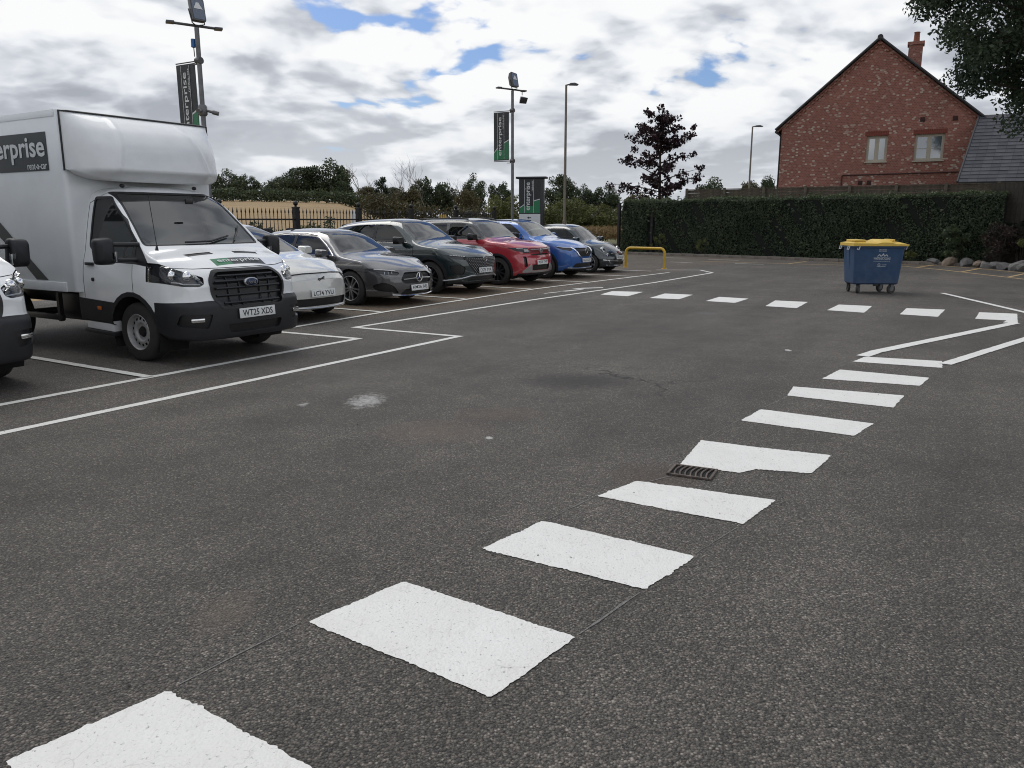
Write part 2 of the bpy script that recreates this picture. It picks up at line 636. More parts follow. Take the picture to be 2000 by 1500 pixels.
ASPHALT = asphalt('asphalt')


def lot_z(x, y):
    k = min(1.0, max(0.0, (y - 42.0) / 12.0))
    return 0.62 * k * k * (3 - 2 * k) if x < 30 else 0.0


def build_lot():
    # one sheet from behind the camera to the road beyond the entrance
    vs, fs = [], []
    ts = [-30 + 2 * i for i in range(46)]
    ns = [-16.6 + 2 * i for i in range(32)]
    for t in ts:
        for n in ns:
            p = lot(t, n)
            vs.append((p.x, p.y, lot_z(p.x, p.y)))
    w = len(ns)
    for i in range(len(ts) - 1):
        for k in range(w - 1):
            fs.append((i * w + k, (i + 1) * w + k, (i + 1) * w + k + 1, i * w + k + 1))
    return tag(MB().add(vs, fs).build('car_park', ASPHALT), kind='structure')


LOT = build_lot()


def paint(name, col, wear=0.12):
    m = bpy.data.materials.new(name)
    m.use_nodes = True
    t = m.node_tree
    g = NT(t)
    b = t.nodes['Principled BSDF']
    b.inputs['Roughness'].default_value = 0.6
    pos = g.n('ShaderNodeTexCoord').outputs['Object']
    v1 = g.n('ShaderNodeTexVoronoi', {'Vector': pos, 'Scale': 82.0})
    n1 = g.noise(pos, 3.0, 5, 0.6)
    n2 = g.noise(pos, 60.0, 4, 0.7)
    c = g.mix(g.mapr(n1, 0.3, 0.7, 0.0, 0.35), (*col, 1), (col[0] * 0.80, col[1] * 0.79, col[2] * 0.76, 1))
    # thin scuffs dragged across the paint
    scn = g.noise(g.vmath('MULTIPLY', pos, (9.0, 2.0, 1.0)), 3.0, 5, 0.7)
    c = g.mix(g.mapr(scn, 0.56, 0.78, 0.0, 0.5), c, (col[0] * 0.6, col[1] * 0.59, col[2] * 0.56, 1))
    # hairline crazing and one-way tyre rubs
    cz = g.n('ShaderNodeTexVoronoi', {'Vector': g.vmath('ADD', pos, g.vmath('SCALE', g.noise(pos, 7.0, 2, 0.6, col=True), scale=0.16)), 'Scale': 3.2}, feature='DISTANCE_TO_EDGE')
    c = g.mix(g.math('MULTIPLY', g.mapr(cz.outputs[0], 0.002, 0.010, 1.0, 0.0), g.mapr(n1, 0.45, 0.65, 0.0, 0.4)), c, (0.30, 0.29, 0.27, 1))
    pit = g.math('MULTIPLY', g.mapr(n2, 0.66 - wear, 0.80 - wear), g.mapr(v1.outputs['Distance'], 0.3, 0.6))
    c = g.mix(pit, c, (0.10, 0.095, 0.09, 1))
    t.links.new(c, b.inputs['Base Color'])
    hgt = g.math('ADD', g.math('MULTIPLY', v1.outputs['Distance'], -1.0), n2)
    bp = g.n('ShaderNodeBump', {'Strength': 0.55, 'Distance': 0.005, 'Height': hgt})
    t.links.new(bp.outputs[0], b.inputs['Normal'])
    return m


ROADWHITE = paint('road_paint_white', (0.70, 0.695, 0.67), 0.07)
LINEWHITE = paint('line_paint_white', (0.63, 0.63, 0.595), 0.10)
OLDYELLOW = paint('road_paint_yellow', (0.50, 0.35, 0.16), 0.15)
OLDLINE = paint('worn_line', (0.17, 0.165, 0.155), 0.35)
mrk = random.Random(3)


def marking(name, poly, m, z=0.004, jit=0.006, step=0.03):
    """painted sheet with a slightly ragged outline"""
    out = []
    n = len(poly)
    for i in range(n):
        a, b = Vector(poly[i]), Vector(poly[(i + 1) % n])
        L = (b - a).length
        k = max(1, min(170, int(L / step)))
        d = (b - a).normalized()
        nrm = Vector((-d.y, d.x))
        slow = [mrk.uniform(-1, 1) for _ in range(k // 5 + 2)]
        for j in range(k):
            u = j / 5
            s = slow[int(u)] * (1 - u % 1) + slow[int(u) + 1] * (u % 1)
            e = (mrk.uniform(-1, 1) * (0.25 + 1.2 * abs(s)) + s * 0.8) * jit
            p = a + (b - a) * (j / k) + nrm * e
            out.append((p.x, p.y, z))
    return MB().add(out, [tuple(range(len(out)))]).build(name, m, LOT)


def line(name, pts, w, m, z=0.004):
    """line of constant width along a path with mitred corners"""
    P = [Vector(p) for p in pts]
    L, Rr = [], []
    for i, p in enumerate(P):
        d0 = (p - P[i - 1]).normalized() if i else (P[1] - p).normalized()
        d1 = (P[i + 1] - p).normalized() if i < len(P) - 1 else d0
        b = (d0 + d1)
        b = b.normalized() if b.length > 1e-6 else d0
        nrm = Vector((-b.y, b.x))
        c = max(0.3, abs(Vector((-d0.y, d0.x)).dot(nrm)))
        L.append(p + nrm * (w / 2 / c))
        Rr.append(p - nrm * (w / 2 / c))
    return marking(name, L + Rr[::-1], m, z, 0.004, 0.06)


def lt(t, n):
    p = lot(t, n)
    return (p.x, p.y)


# the crossing running away to the right: bars half a metre deep
for q in ([(-1.53, 2.11), (-1.19, 2.48), (-0.45, 1.99), (-0.77, 1.60)],
          [(-0.83, 2.96), (-0.49, 3.33), (0.25, 2.84), (-0.07, 2.44)],
          [(-0.15, 3.69), (0.17, 4.07), (0.89, 3.60), (0.59, 3.25)],
          [(0.50, 4.46), (0.78, 4.74), (1.54, 4.39), (1.24, 4.02)],
          [(1.11, 5.06), (1.40, 5.68), (1.75, 5.50), (2.22, 5.29), (1.93, 4.89), (1.60, 4.98), (1.47, 4.90), (1.34, 4.96)],
          [(1.86, 6.27), (2.15, 6.66), (2.90, 6.17), (2.59, 5.80)],
          [(2.56, 7.21), (2.76, 7.62), (3.65, 7.21), (3.32, 6.72)],
          [(3.19, 8.01), (3.58, 8.52), (4.32, 8.06), (4.02, 7.65)],
          [(3.93, 9.02), (4.22, 9.35), (4.98, 9.05), (4.75, 8.62)],
          # the second crossing, across the lane
          [(1.94, 17.45), (2.30, 18.30), (2.99, 18.10), (2.48, 17.05)],
          [(2.88, 16.65), (3.40, 17.70), (3.96, 17.40), (3.45, 16.40)],
          [(3.91, 16.03), (4.41, 16.91), (4.92, 16.52), (4.40, 15.66)],
          [(4.81, 15.06), (5.35, 16.14), (5.90, 15.83), (5.28, 14.70)],
          [(5.71, 14.36), (6.32, 15.34), (6.84, 15.06), (6.21, 13.96)],
          [(6.72, 13.72), (7.32, 14.70), (7.90, 14.45), (7.19, 13.35)],
          [(7.66, 13.07), (8.28, 14.03), (8.81, 13.80), (8.02, 12.52), (7.83, 12.60), (8.05, 12.86)]):
    marking('crossing_bar', rounded(q, 0.015, 2), ROADWHITE, 0.004, 0.0052, 0.011)

# lines framing the walkway on the right
line('walkway_line', [(4.20, 9.38), (4.52, 9.72), (7.985, 12.53)], 0.15, ROADWHITE, 0.0075)
line('walkway_line', [(4.90, 8.84), (5.05, 8.98), (8.6, 12.2)], 0.13, ROADWHITE, 0.0075)
line('walkway_line', [(9.62, 17.8), (9.08, 14.05), (8.7, 12.0)], 0.12, ROADWHITE, 0.0075)
# thin guide strokes left where the crossing was set out
for a, b in (((0.52, 4.50), (-0.10, 3.72)), ((1.02, 4.84), (0.84, 4.72)), ((1.86, 6.30), (1.47, 5.76)), ((2.60, 7.24), (2.20, 6.74)), ((1.20, 3.98), (0.90, 3.64)),
             ((0.56, 3.22), (0.26, 2.86)), ((-0.87, 2.94), (-1.17, 2.52)), ((3.20, 8.04), (2.84, 7.64))):
    line('guide_stroke', [a, b], 0.007, OLDLINE, 0.003)

# parking-bay lines; n = distance out of the bays
W_ = 0.10
line('bay_line', [lt(-6, -7.36), lt(8.15, -7.44), lt(8.0, -10.2)], W_, LINEWHITE, 0.004)
line('bay_line', [lt(-6, -6.42), lt(9.06, -6.38), lt(9.02, -8.28), lt(14.0, -8.10), lt(19.8, -7.66), lt(24.45, -7.58), lt(25.6, -8.35), lt(24.9, -9.6)], W_, LINEWHITE, 0.004)
line('bay_line', [lt(8.05, -9.05), lt(11, -9.25), lt(16.3, -9.35), lt(19.0, -9.15), lt(23.8, -8.75)], W_, LINEWHITE, 0.0075)
for t, n in ((4.95, -7.36), (2.0, -7.36), (-1.0, -7.36), (10.8, -9.25), (13.55, -9.32), (16.33, -9.35), (18.95, -9.15), (21.6, -8.95), (24.1, -9.4)):
    line('bay_divider', [lt(t, n - 0.06), lt(t + (0.05 if t < 8 else 0.0), n - 4.8)], W_, LINEWHITE, 0.011)

# the foot of a painted walking figure beside the bays
for q in ([(16.2, -8.55), (16.9, -8.40), (16.9, -8.28), (16.2, -8.40)], [(16.9, -8.62), (17.3, -8.52), (17.7, -8.16), (17.5, -8.10), (17.15, -8.38), (16.9, -8.5)],
          [(15.5, -8.62), (16.1, -8.52), (16.1, -8.45), (15.5, -8.55)]):
    marking('painted_figure', [lt(*p) for p in q][::-1], LINEWHITE, 0.004)

# worn yellow hatching at the far edge of the lot
line('yellow_line', [(7.5, 31.9), (11.2, 29.5), (13.9, 28.2), (14.15, 26.5), (14.2, 18.0)], 0.11, OLDYELLOW, 0.004)
line('yellow_line', [(12.2, 31.2), (15.4, 28.6), (15.8, 26.5), (15.9, 20.0)], 0.09, OLDYELLOW, 0.004)
for a, b in (((13.95, 27.6), (15.5, 29.3)), ((14.15, 25.2), (15.8, 27.0)), ((14.15, 22.8), (15.85, 24.6)), ((12.4, 29.0), (13.6, 30.6)), ((10.4, 30.1), (11.6, 31.6)), ((14.15, 20.5), (15.85, 22.2))):
    line('yellow_hatch', [a, b], 0.10, OLDYELLOW, 0.0075)
for a, b in (((8.2, 33.6), (9.2, 32.6)), ((6.6, 35.2), (7.4, 34.4)), ((9.3, 29.6), (8.4, 30.2)), ((6.2, 31.4), (6.9, 30.6))):
    line('faded_line', [a, b], 0.09, LINEWHITE, 0.004)


# ---------------------------------------------------------------- the drain
def build_drain():
    c = Vector((1.165, 4.905, 0))
    ang = math.atan2(4.94 - 5.05, 1.34 - 1.11)
    root = thing('drain_grate', 'small rusty slotted drain grate in the asphalt beside a crossing bar', 'drain', c, ang)
    rust = mat('rusty_iron', (0.12, 0.098, 0.085), 0.75, 0.4, var=0.5, vscale=30, bump=0.5, bscale=120)
    L, Wd = 0.27, 0.21
    MB().prism([(-L / 2, -Wd / 2), (L / 2, -Wd / 2), (L / 2, Wd / 2), (-L / 2, Wd / 2)], 0.0035, 0.0045).build('drain_pit_shade', mat('drain_dark', (0.003, 0.003, 0.003), 0.9), root)  # near-black sheet stands in for the shaded pit; no hole is cut
    fr = MB()
    for sx in (-1, 1):
        fr.box((sx * L / 2, 0, 0.009), (0.016, Wd + 0.016, 0.014))
    for sy in (-1, 1):
        fr.box((0, sy * Wd / 2, 0.009), (L - 0.018, 0.014, 0.013))
    fr.build('frame', rust, root, bevel=0.002)
    for i in range(7):
        x = -L / 2 + L * (i + 1) / 8
        pts = [(x - 0.018 * math.cos(math.pi * (k / 6 - 0.5)) + 0.012, -Wd / 2 + Wd * k / 6, 0.010) for k in range(7)]
        MB().tube(pts, 0.006, 6).build('bar', rust, root, smooth=True)


build_drain()
# ================================================================ vehicles
from mathutils.bvhtree import BVHTree


def curve(pts):
    """monotone cubic through (x, y) pairs"""
    xs = np.array([p[0] for p in pts], float)
    ys = np.array([p[1] for p in pts], float)
    h = np.diff(xs)
    d = np.diff(ys) / h
    m = np.zeros(len(xs))
    m[0], m[-1] = d[0], d[-1]
    for i in range(1, len(xs) - 1):
        if d[i - 1] * d[i] > 0:
            w1, w2 = 2 * h[i] + h[i - 1], h[i] + 2 * h[i - 1]
            m[i] = (w1 + w2) / (w1 / d[i - 1] + w2 / d[i])

    def f(x):
        x = min(max(x, xs[0]), xs[-1])
        i = min(int(np.searchsorted(xs, x, 'right')) - 1, len(xs) - 2)
        i = max(i, 0)
        t = (x - xs[i]) / h[i]
        t2, t3 = t * t, t * t * t
        return float((2 * t3 - 3 * t2 + 1) * ys[i] + (t3 - 2 * t2 + t) * h[i] * m[i] + (-2 * t3 + 3 * t2) * ys[i + 1] + (t3 - t2) * h[i] * m[i + 1])
    return f


def sstep(x):
    x = min(1.0, max(0.0, x))
    return x * x * (3 - 2 * x)


def inpoly(u, v, poly):
    c = False
    j = len(poly) - 1
    for i in range(len(poly)):
        ui, vi = poly[i]
        uj, vj = poly[j]
        if (vi > v) != (vj > v) and u < (uj - ui) * (v - vi) / (vj - vi) + ui:
            c = not c
        j = i
    return c


def circle(cx, cy, r, n=22, sx=1.0, sy=1.0):
    return [(cx + r * sx * math.cos(2 * math.pi * k / n), cy + r * sy * math.sin(2 * math.pi * k / n)) for k in range(n)]


class Shell:
    """a body surface lofted from side, plan and front outlines, then divided into panels"""
    def __init__(s, p):
        s.p = p
        s.parts = ['body']
        zt, zb, hw, ml = curve(p['top']), curve(p['bot']), curve(p['front']), curve(p['plan'])
        dxf, dxr = curve(p['nose']), curve(p['tail'])
        ml2 = curve(p['plan_hi']) if 'plan_hi' in p else ml
        belt = p.get('belt', 1.0)
        x0, x1 = p['plan'][0][0], p['plan'][-1][0]
        Wm = max(q[1] for q in p['front'])
        rc = curve(p['corner'])
        crown = curve(p['crown'])
        NS, NA, NT_, NB = p.get('res', (22, 5, 6, 2))
        st = []
        n = p.get('rings', 60)
        for i in range(n + 1):
            u = i / n
            st.append(x0 + (x1 - x0) * u)
        for e in (0.006, 0.015, 0.03, 0.05, 0.08, 0.12):
            st += [x0 + e, x1 - e]
        st = sorted(set(round(v, 4) for v in st))
        lf, lr = p.get('lf', 0.8), p.get('lr', 0.5)
        pcf, pcr = p.get('pcf', 0.3), p.get('pcr', 0.12)

        def shear(x, y, z):
            wf = sstep((x - (x1 - lf)) / lf)
            wr = sstep(((x0 + lr) - x) / lr)
            yy = (abs(y) / Wm)
            return x - wf * (dxf(z) + pcf * yy ** p.get('pef', 2.3)) + wr * (dxr(z) + pcr * yy ** 2.3)
        rings = []
        for x in st:
            a, b = zb(x), zt(x)
            r = rc(x)
            m, mh = ml(x), ml2(x)

            def Y(z):
                k = sstep((z - belt + 0.1) / 0.3)
                return hw(z) * (m * (1 - k) + mh * k)
            ring = []
            rb = min(0.05, (b - a) * 0.2)
            ya = Y(a + rb)
            for k in range(NB):
                ring.append(((ya - 0.04) * k / NB, a))
            for k in range(4):
                t = k / 4
                ring.append(((1 - t) ** 2 * (ya - 0.04) + 2 * t * (1 - t) * ya + t * t * ya, (1 - t) ** 2 * a + 2 * t * (1 - t) * a + t * t * (a + rb)))
            r = min(r, (b - a) * 0.4)
            ztop = b - r
            for k in range(NS):
                z = a + rb + (ztop - a - rb) * k / NS
                ring.append((Y(z), z))
            cr = crown(x)
            yA, yC = Y(ztop), Y(b)
            yB = max(yC - r * 1.5, yC * 0.4)
            zC = b - cr
            for k in range(NA):
                t = k / NA
                zB = b - cr * (yB / max(yC, 1e-3)) ** 2
                ring.append(((1 - t) ** 2 * yA + 2 * t * (1 - t) * yC + t * t * yB, (1 - t) ** 2 * ztop + 2 * t * (1 - t) * zC + t * t * zB))
            for k in range(NT_ + 1):
                y = yB * (1 - k / NT_)
                ring.append((y, b - cr * (y / max(yC, 1e-3)) ** 2))
            rings.append([(shear(x, y, z), y, z) for y, z in ring])
        # close the ends: shrink the end ring towards the centre line
        m = len(rings[0])
        for end in (0, 1):
            base = rings[-1 if end else 0]
            xe = st[-1 if end else 0]
            ext = []
            for k in range(1, 11):
                q = 1 - k / 10
                ext.append([(shear(xe, y * q, z), y * q, z) for _, y, z in base])
            if end:
                rings = rings + ext
            else:
                rings = ext[::-1] + rings
        bm = bmesh.new()
        L = [[bm.verts.new((x, y, z)) for x, y, z in rg] for rg in rings]
        Rr = [[(bm.verts.new((x, -y, z)) if y > 1e-6 else L[i][j]) for j, (x, y, z) in enumerate(rg)] for i, rg in enumerate(rings)]
        for i in range(len(rings) - 1):
            for j in range(m - 1):
                for S, flip in ((L, False), (Rr, True)):
                    f = [S[i][j], S[i + 1][j], S[i + 1][j + 1], S[i][j + 1]]
                    f = [v for k, v in enumerate(f) if v not in f[:k]]
                    if len(f) < 3:
                        continue
                    try:
                        bm.faces.new(f[::-1] if flip else f)
                    except ValueError:
                        pass
        bmesh.ops.remove_doubles(bm, verts=bm.verts, dist=1e-5)
        bmesh.ops.dissolve_degenerate(bm, edges=bm.edges, dist=1e-5)
        bmesh.ops.recalc_face_normals(bm, faces=bm.faces)
        s.bm = bm
        s.lay = bm.faces.layers.int.new('part')
        bm.normal_update()
        s.bvh = BVHTree.FromBMesh(bm)

    def hit(s, o, d):
        loc, nrm, _, _ = s.bvh.ray_cast(Vector(o), Vector(d))
        return (loc, nrm) if loc is not None else (Vector(o), -Vector(d))

    @staticmethod
    def uv(co, view):
        if view == 'side':
            return (co.x, co.z)
        if view == 'top':
            return (co.x, co.y)
        return (co.y, co.z)

    def cut(s, name, poly, view, cond=None, over=('body',), both=True):
        """mark the area of the surface inside a polygon drawn in one view as its own panel"""
        polys = [poly]
        if view in ('front', 'rear') and both == 'mirror':
            polys.append([(-u, v) for u, v in poly][::-1])
        if view == 'top' and both == 'mirror':
            polys.append([(u, -v) for u, v in poly][::-1])
        if name is None:
            pid = -1
        else:
            if name not in s.parts:
                s.parts.append(name)
            pid = s.parts.index(name)
        ok = {s.parts.index(o) for o in over if o in s.parts}
        for pl in polys:
            us, vs = [q[0] for q in pl], [q[1] for q in pl]
            lo, hi = (min(us) - 0.02, min(vs) - 0.02), (max(us) + 0.02, max(vs) + 0.02)
            sel = []
            for f in s.bm.faces:
                if f[s.lay] not in ok:
                    continue
                q0 = s.uv(f.verts[0].co, view)
                if q0[0] < lo[0] - 0.3 or q0[0] > hi[0] + 0.3 or q0[1] < lo[1] - 0.3 or q0[1] > hi[1] + 0.3:
                    continue
                nv = f.normal
                if view == 'side' and (abs(nv.y) < 0.12):
                    continue
                if view == 'front' and nv.x < 0.04:
                    continue
                if view == 'rear' and nv.x > -0.04:
                    continue
                if view == 'top' and nv.z < 0.05:
                    continue
                c = f.calc_center_median()
                if both == 'right' and c.y > 0:
                    continue
                if cond and not cond(c):
                    continue
                p = [s.uv(v.co, view) for v in f.verts]
                if max(q[0] for q in p) < lo[0] or min(q[0] for q in p) > hi[0] or max(q[1] for q in p) < lo[1] or min(q[1] for q in p) > hi[1]:
                    continue
                sel.append(f)
            n = len(pl)
            for i in range(n):
                a, b = pl[i], pl[(i + 1) % n]
                du, dv = b[0] - a[0], b[1] - a[1]
                if abs(du) + abs(dv) < 1e-6:
                    continue
                co = {'side': (a[0], 0, a[1]), 'front': (0, a[0], a[1]), 'rear': (0, a[0], a[1]), 'top': (a[0], a[1], 0)}[view]
                no = {'side': (-dv, 0, du), 'front': (0, -dv, du), 'rear': (0, -dv, du), 'top': (-dv, du, 0)}[view]
                # only faces near this edge of the outline need splitting
                ex0, ex1 = min(a[0], b[0]) - 0.03, max(a[0], b[0]) + 0.03
                ey0, ey1 = min(a[1], b[1]) - 0.03, max(a[1], b[1]) + 0.03
                near, rest = [], []
                for f in sel:
                    p = [s.uv(v.co, view) for v in f.verts]
                    if max(q[0] for q in p) < ex0 or min(q[0] for q in p) > ex1 or max(q[1] for q in p) < ey0 or min(q[1] for q in p) > ey1:
                        rest.append(f)
                    else:
                        near.append(f)
                if not near:
                    continue
                ge = set()
                gv = set()
                for f in near:
                    ge.update(f.edges)
                    gv.update(f.verts)
                res = bmesh.ops.bisect_plane(s.bm, geom=near + list(ge) + list(gv), dist=1e-5, plane_co=co, plane_no=no)
                sel = rest + [g_ for g_ in res['geom'] if isinstance(g_, bmesh.types.BMFace)]
            kill = []
            for f in sel:
                if not f.is_valid or f[s.lay] not in ok:
                    continue
                u, v = s.uv(f.calc_center_median(), view)
                if inpoly(u, v, pl):
                    if pid < 0:
                        kill.append(f)
                    else:
                        f[s.lay] = pid
            if kill:
                bmesh.ops.delete(s.bm, geom=kill, context='FACES')
        return s

    def delete(s, name):
        pid = s.parts.index(name)
        bmesh.ops.delete(s.bm, geom=[f for f in s.bm.faces if f[s.lay] == pid], context='FACES')

    def split(s, mats, root, depth=None, names=None, parent_of=None):
        """one mesh object per panel (islands of a panel become their own objects)"""
        depth = depth or {}
        names = names or {}
        objs = {}
        s.bm.normal_update()
        s.bm.verts.index_update()
        vn = [v.normal.copy() for v in s.bm.verts]
        groups = {}
        for f in s.bm.faces:
            groups.setdefault(f[s.lay], []).append(f)
        for pid, name in enumerate(s.parts):
            fl = groups.get(pid, [])
            if not fl:
                continue
            islands = [fl]
            if name != 'body':
                seen = set()
                fs = set(fl)
                islands = []
                for f0 in fl:
                    if f0 in seen:
                        continue
                    st = [f0]
                    seen.add(f0)
                    isl = []
                    while st:
                        f = st.pop()
                        isl.append(f)
                        for e in f.edges:
                            for g_ in e.link_faces:
                                if g_ in fs and g_ not in seen:
                                    seen.add(g_)
                                    st.append(g_)
                    islands.append(isl)
                mx = max(sum(f.calc_area() for f in i) for i in islands)
                islands = [i for i in islands if sum(f.calc_area() for f in i) > mx * 0.12]
            for isl in islands:
                nb = bmesh.new()
                mp = {}
                d = depth.get(name, 0.0)
                for f in isl:
                    for v in f.verts:
                        if v not in mp:
                            mp[v] = nb.verts.new(v.co + vn[v.index] * d)
                    try:
                        nf = nb.faces.new([mp[v] for v in f.verts])
                        nf.smooth = True
                    except ValueError:
                        pass
                if abs(d) > 1e-6:
                    inv = {nv: v for v, nv in mp.items()}
                    be = [e for e in nb.edges if len(e.link_faces) == 1]
                    r_ = bmesh.ops.extrude_edge_only(nb, edges=be)
                    new = [g_ for g_ in r_['geom'] if isinstance(g_, bmesh.types.BMVert)]
                    old = {}
                    for e in nb.edges:
                        a, b = e.verts
                        if a in inv and b not in inv and (a.co - b.co).length < 1e-7:
                            old[b] = a
                        if b in inv and a not in inv and (a.co - b.co).length < 1e-7:
                            old[a] = b
                    for v in new:
                        if v in old:
                            o_ = inv[old[v]]
                            v.co = o_.co - vn[o_.index] * (0.002 if d > 0 else 0.0)
                    for f in nb.faces:
                        if not f.smooth:
                            pass
                    for e in be:
                        e.smooth = False
                for e in nb.edges:
                    if len(e.link_faces) == 2 and e.calc_face_angle(0) > R(42):
                        e.smooth = False
                me = bpy.data.meshes.new(names.get(name, name))
                nb.to_mesh(me)
                nb.free()
                par = root
                if parent_of and name in parent_of and parent_of[name] in objs:
                    par = objs[parent_of[name]][0]
                o = link(names.get(name, name), me, par, mats.get(name, mats['body']))
                objs.setdefault(name, []).append(o)
        s.bm.free()
        return objs


def wheel_mesh(r, w, kind):
    """tyre and rim meshes, axle along y, outer face towards -y"""
    rr = r * (0.62 if kind == 'steel' else 0.74)
    h = w / 2
    ty = MB().lathe([(rr * 0.97, -h * 0.80), (rr, -h * 0.98), (r * 0.90, -h * 1.0), (r * 0.97, -h * 0.86), (r, -h * 0.62), (r, -h * 0.34), (r * 0.988, -h * 0.32), (r * 0.988, -h * 0.28), (r, -h * 0.26),
                     (r, h * 0.02), (r * 0.988, h * 0.04), (r * 0.988, h * 0.08), (r, h * 0.10), (r, h * 0.62), (r * 0.97, h * 0.86), (r * 0.90, h), (rr, h * 0.98), (rr * 0.97, h * 0.8)], 40).mesh('tyre', RUBBER, smooth=True)
    rm = MB()
    bk = MB()
    if kind == 'steel':
        rm.lathe([(rr * 1.0, -h * 0.92), (rr * 0.97, -h * 1.0), (rr * 0.93, -h * 0.9), (rr * 0.90, -h * 0.45)], 40)
        # pressed steel face with round vents: ring sectors around the holes
        n = 14
        r0, r1 = rr * 0.62, rr * 0.90
        for k in range(n * 2):
            if k % 2:
                continue
            a0, a1 = 2 * math.pi * (k - 0.42) / (2 * n), 2 * math.pi * (k + 0.62) / (2 * n)
            P = lambda q, a, y: (q * math.cos(a), y, q * math.sin(a))
            rm.add([P(r0, a0, -h * 0.60), P(r1, a0, -h * 0.44), P(r1, a1, -h * 0.44), P(r0, a1, -h * 0.60)], [(0, 1, 2, 3)])
        rm.lathe([(rr * 0.90, -h * 0.45), (rr * 0.80, -h * 0.52)], 40)
        rm.lathe([(rr * 0.66, -h * 0.58), (rr * 0.58, -h * 0.66), (rr * 0.50, -h * 0.60), (rr * 0.44, -h * 0.40), (rr * 0.30, -h * 0.36)], 40)
        bk.lathe([(0.001, -h * 0.62), (rr * 0.22, -h * 0.60), (rr * 0.28, -h * 0.34), (rr * 0.95, -h * 0.30)], 30)
        rim, back = rm.mesh('rim', STEELR, smooth=True, angle=50), bk.mesh('hub', WELL, smooth=True)
    else:
        ns = {'five': 5, 'ten': 10, 'seven': 7}[kind]
        rm.lathe([(rr * 0.99, -h * 0.98), (rr * 0.96, -h * 1.02), (rr * 0.92, -h * 0.92), (rr * 0.90, -h * 0.3), (rr * 0.90, h * 0.3)], 40)
        for k in range(ns):
            a = 2 * math.pi * k / ns + 0.3
            m = Matrix.Rotation(a, 3, 'Y')
            tw = (0.10 if ns > 7 else 0.17) * rr
            for off in ((-1, 1) if kind == 'five' else (0,)):
                ww = tw * (0.55 if off else 1.0)
                vs = [m @ Vector(v) for v in ((rr * 0.12, -h * 0.78, off * tw * 0.35 - ww * 0.7), (rr * 0.12, -h * 0.78, off * tw * 0.35 + ww * 0.7),
                                              (rr * 0.94, -h * 0.90, off * tw * 1.15 + ww * 0.5), (rr * 0.94, -h * 0.90, off * tw * 1.15 - ww * 0.5),
                                              (rr * 0.12, -h * 0.50, off * tw * 0.35 - ww * 0.9), (rr * 0.12, -h * 0.50, off * tw * 0.35 + ww * 0.9),
                                              (rr * 0.94, -h * 0.60, off * tw * 1.15 + ww * 0.7), (rr * 0.94, -h * 0.60, off * tw * 1.15 - ww * 0.7))]
                rm.add(vs, [(0, 1, 2, 3), (0, 3, 7, 4), (1, 5, 6, 2), (2, 6, 7, 3)])
        rm.lathe([(0.001, -h * 0.82), (rr * 0.14, -h * 0.80), (rr * 0.20, -h * 0.70), (rr * 0.20, -h * 0.4)], 20)
        bk.lathe([(0.001, -h * 0.2), (rr * 0.62, -h * 0.2), (rr * 0.62, 0.0), (rr * 0.96, 0.0)], 30)
        rim, back = rm.mesh('rim', None, smooth=True, angle=35), bk.mesh('brake_disc', WELL, smooth=True)
    return ty, rim, back


def add_wheels(root, r, w, kind, track, wb, rimmat, rear=True):
    ty, rim, back = wheel_mesh(r, w, kind)
    if not rim.materials:
        rim.materials.append(rimmat)
    for x in ((0.0, -wb) if rear else (0.0,)):
        for sy in (-1, 1):
            o = link('wheel', ty, root)
            o.location = (x, sy * track / 2, r)
            if sy > 0:
                o.rotation_euler = (0, 0, math.pi)
            link('rim', rim, o)
            link('brake_disc', back, o)


def add_plate(root, text, x, z, y=0.0, tilt=6.0, scale=1.0):
    m = MB().box((0, 0, 0), (0.52 * scale, 0.111 * scale, 0.008)).build('number_plate', PLATE, root, bevel=0.002)
    at_plane(m, (x, y, z), (0, 1, 0), (-math.sin(R(tilt)), 0, math.cos(R(tilt))))
    t = link('lettering', text_mesh('lettering', text, 0.44 * scale, 0.074 * scale, INK, 0.0055, bold=0.012), m)
    return m


def seat(root, x, y, z=0.55, s=1.0):
    mb = MB()
    mb.box((x, y, z), (0.5 * s, 0.46 * s, 0.16))
    mb.box((x - 0.27 * s, y, z + 0.36 * s), (0.13, 0.44 * s, 0.62 * s), rot('Y', -12))
    mb.box((x - 0.36 * s, y, z + 0.76 * s), (0.08, 0.24 * s, 0.17 * s), rot('Y', -8))
    mb.build('seat', INTER, root, bevel=0.04)


def cabin(root, w, x_dash, z_dash, x_rear, z_floor=0.35, rear_seats=True, s=1.0):
    MB().box(((x_dash + x_rear) / 2, 0, z_floor), (x_dash - x_rear, 2 * w, 0.06)).build('cabin_floor', INTER, root)
    MB().prism([(x_dash - 0.55, z_dash - 0.42), (x_dash + 0.35, z_dash - 0.42), (x_dash + 0.30, z_dash - 0.05), (x_dash - 0.15, z_dash), (x_dash - 0.5, z_dash - 0.10)], -w, w, 'y').build('dashboard', INTER, root, bevel=0.03)
    for sy in (-1, 1):
        seat(root, x_dash - 1.15 * s, sy * w * 0.48, z_floor + 0.22, s)
        if rear_seats:
            seat(root, x_dash - 2.0 * s, sy * w * 0.45, z_floor + 0.24, s)
    sw = MB()
    c = Vector((x_dash - 0.52, -w * 0.48, z_dash + 0.02))
    m = rot('Y', -62)
    sw.tube([c + m @ Vector((0.18 * math.cos(a), 0.18 * math.sin(a), 0)) for a in [2 * math.pi * k / 20 for k in range(21)]], 0.014, 6)
    sw.box(c, (0.34, 0.04, 0.02), m)
    sw.box(c, (0.14, 0.12, 0.04), m)
    sw.build('steering_wheel', INTER, root, smooth=True)


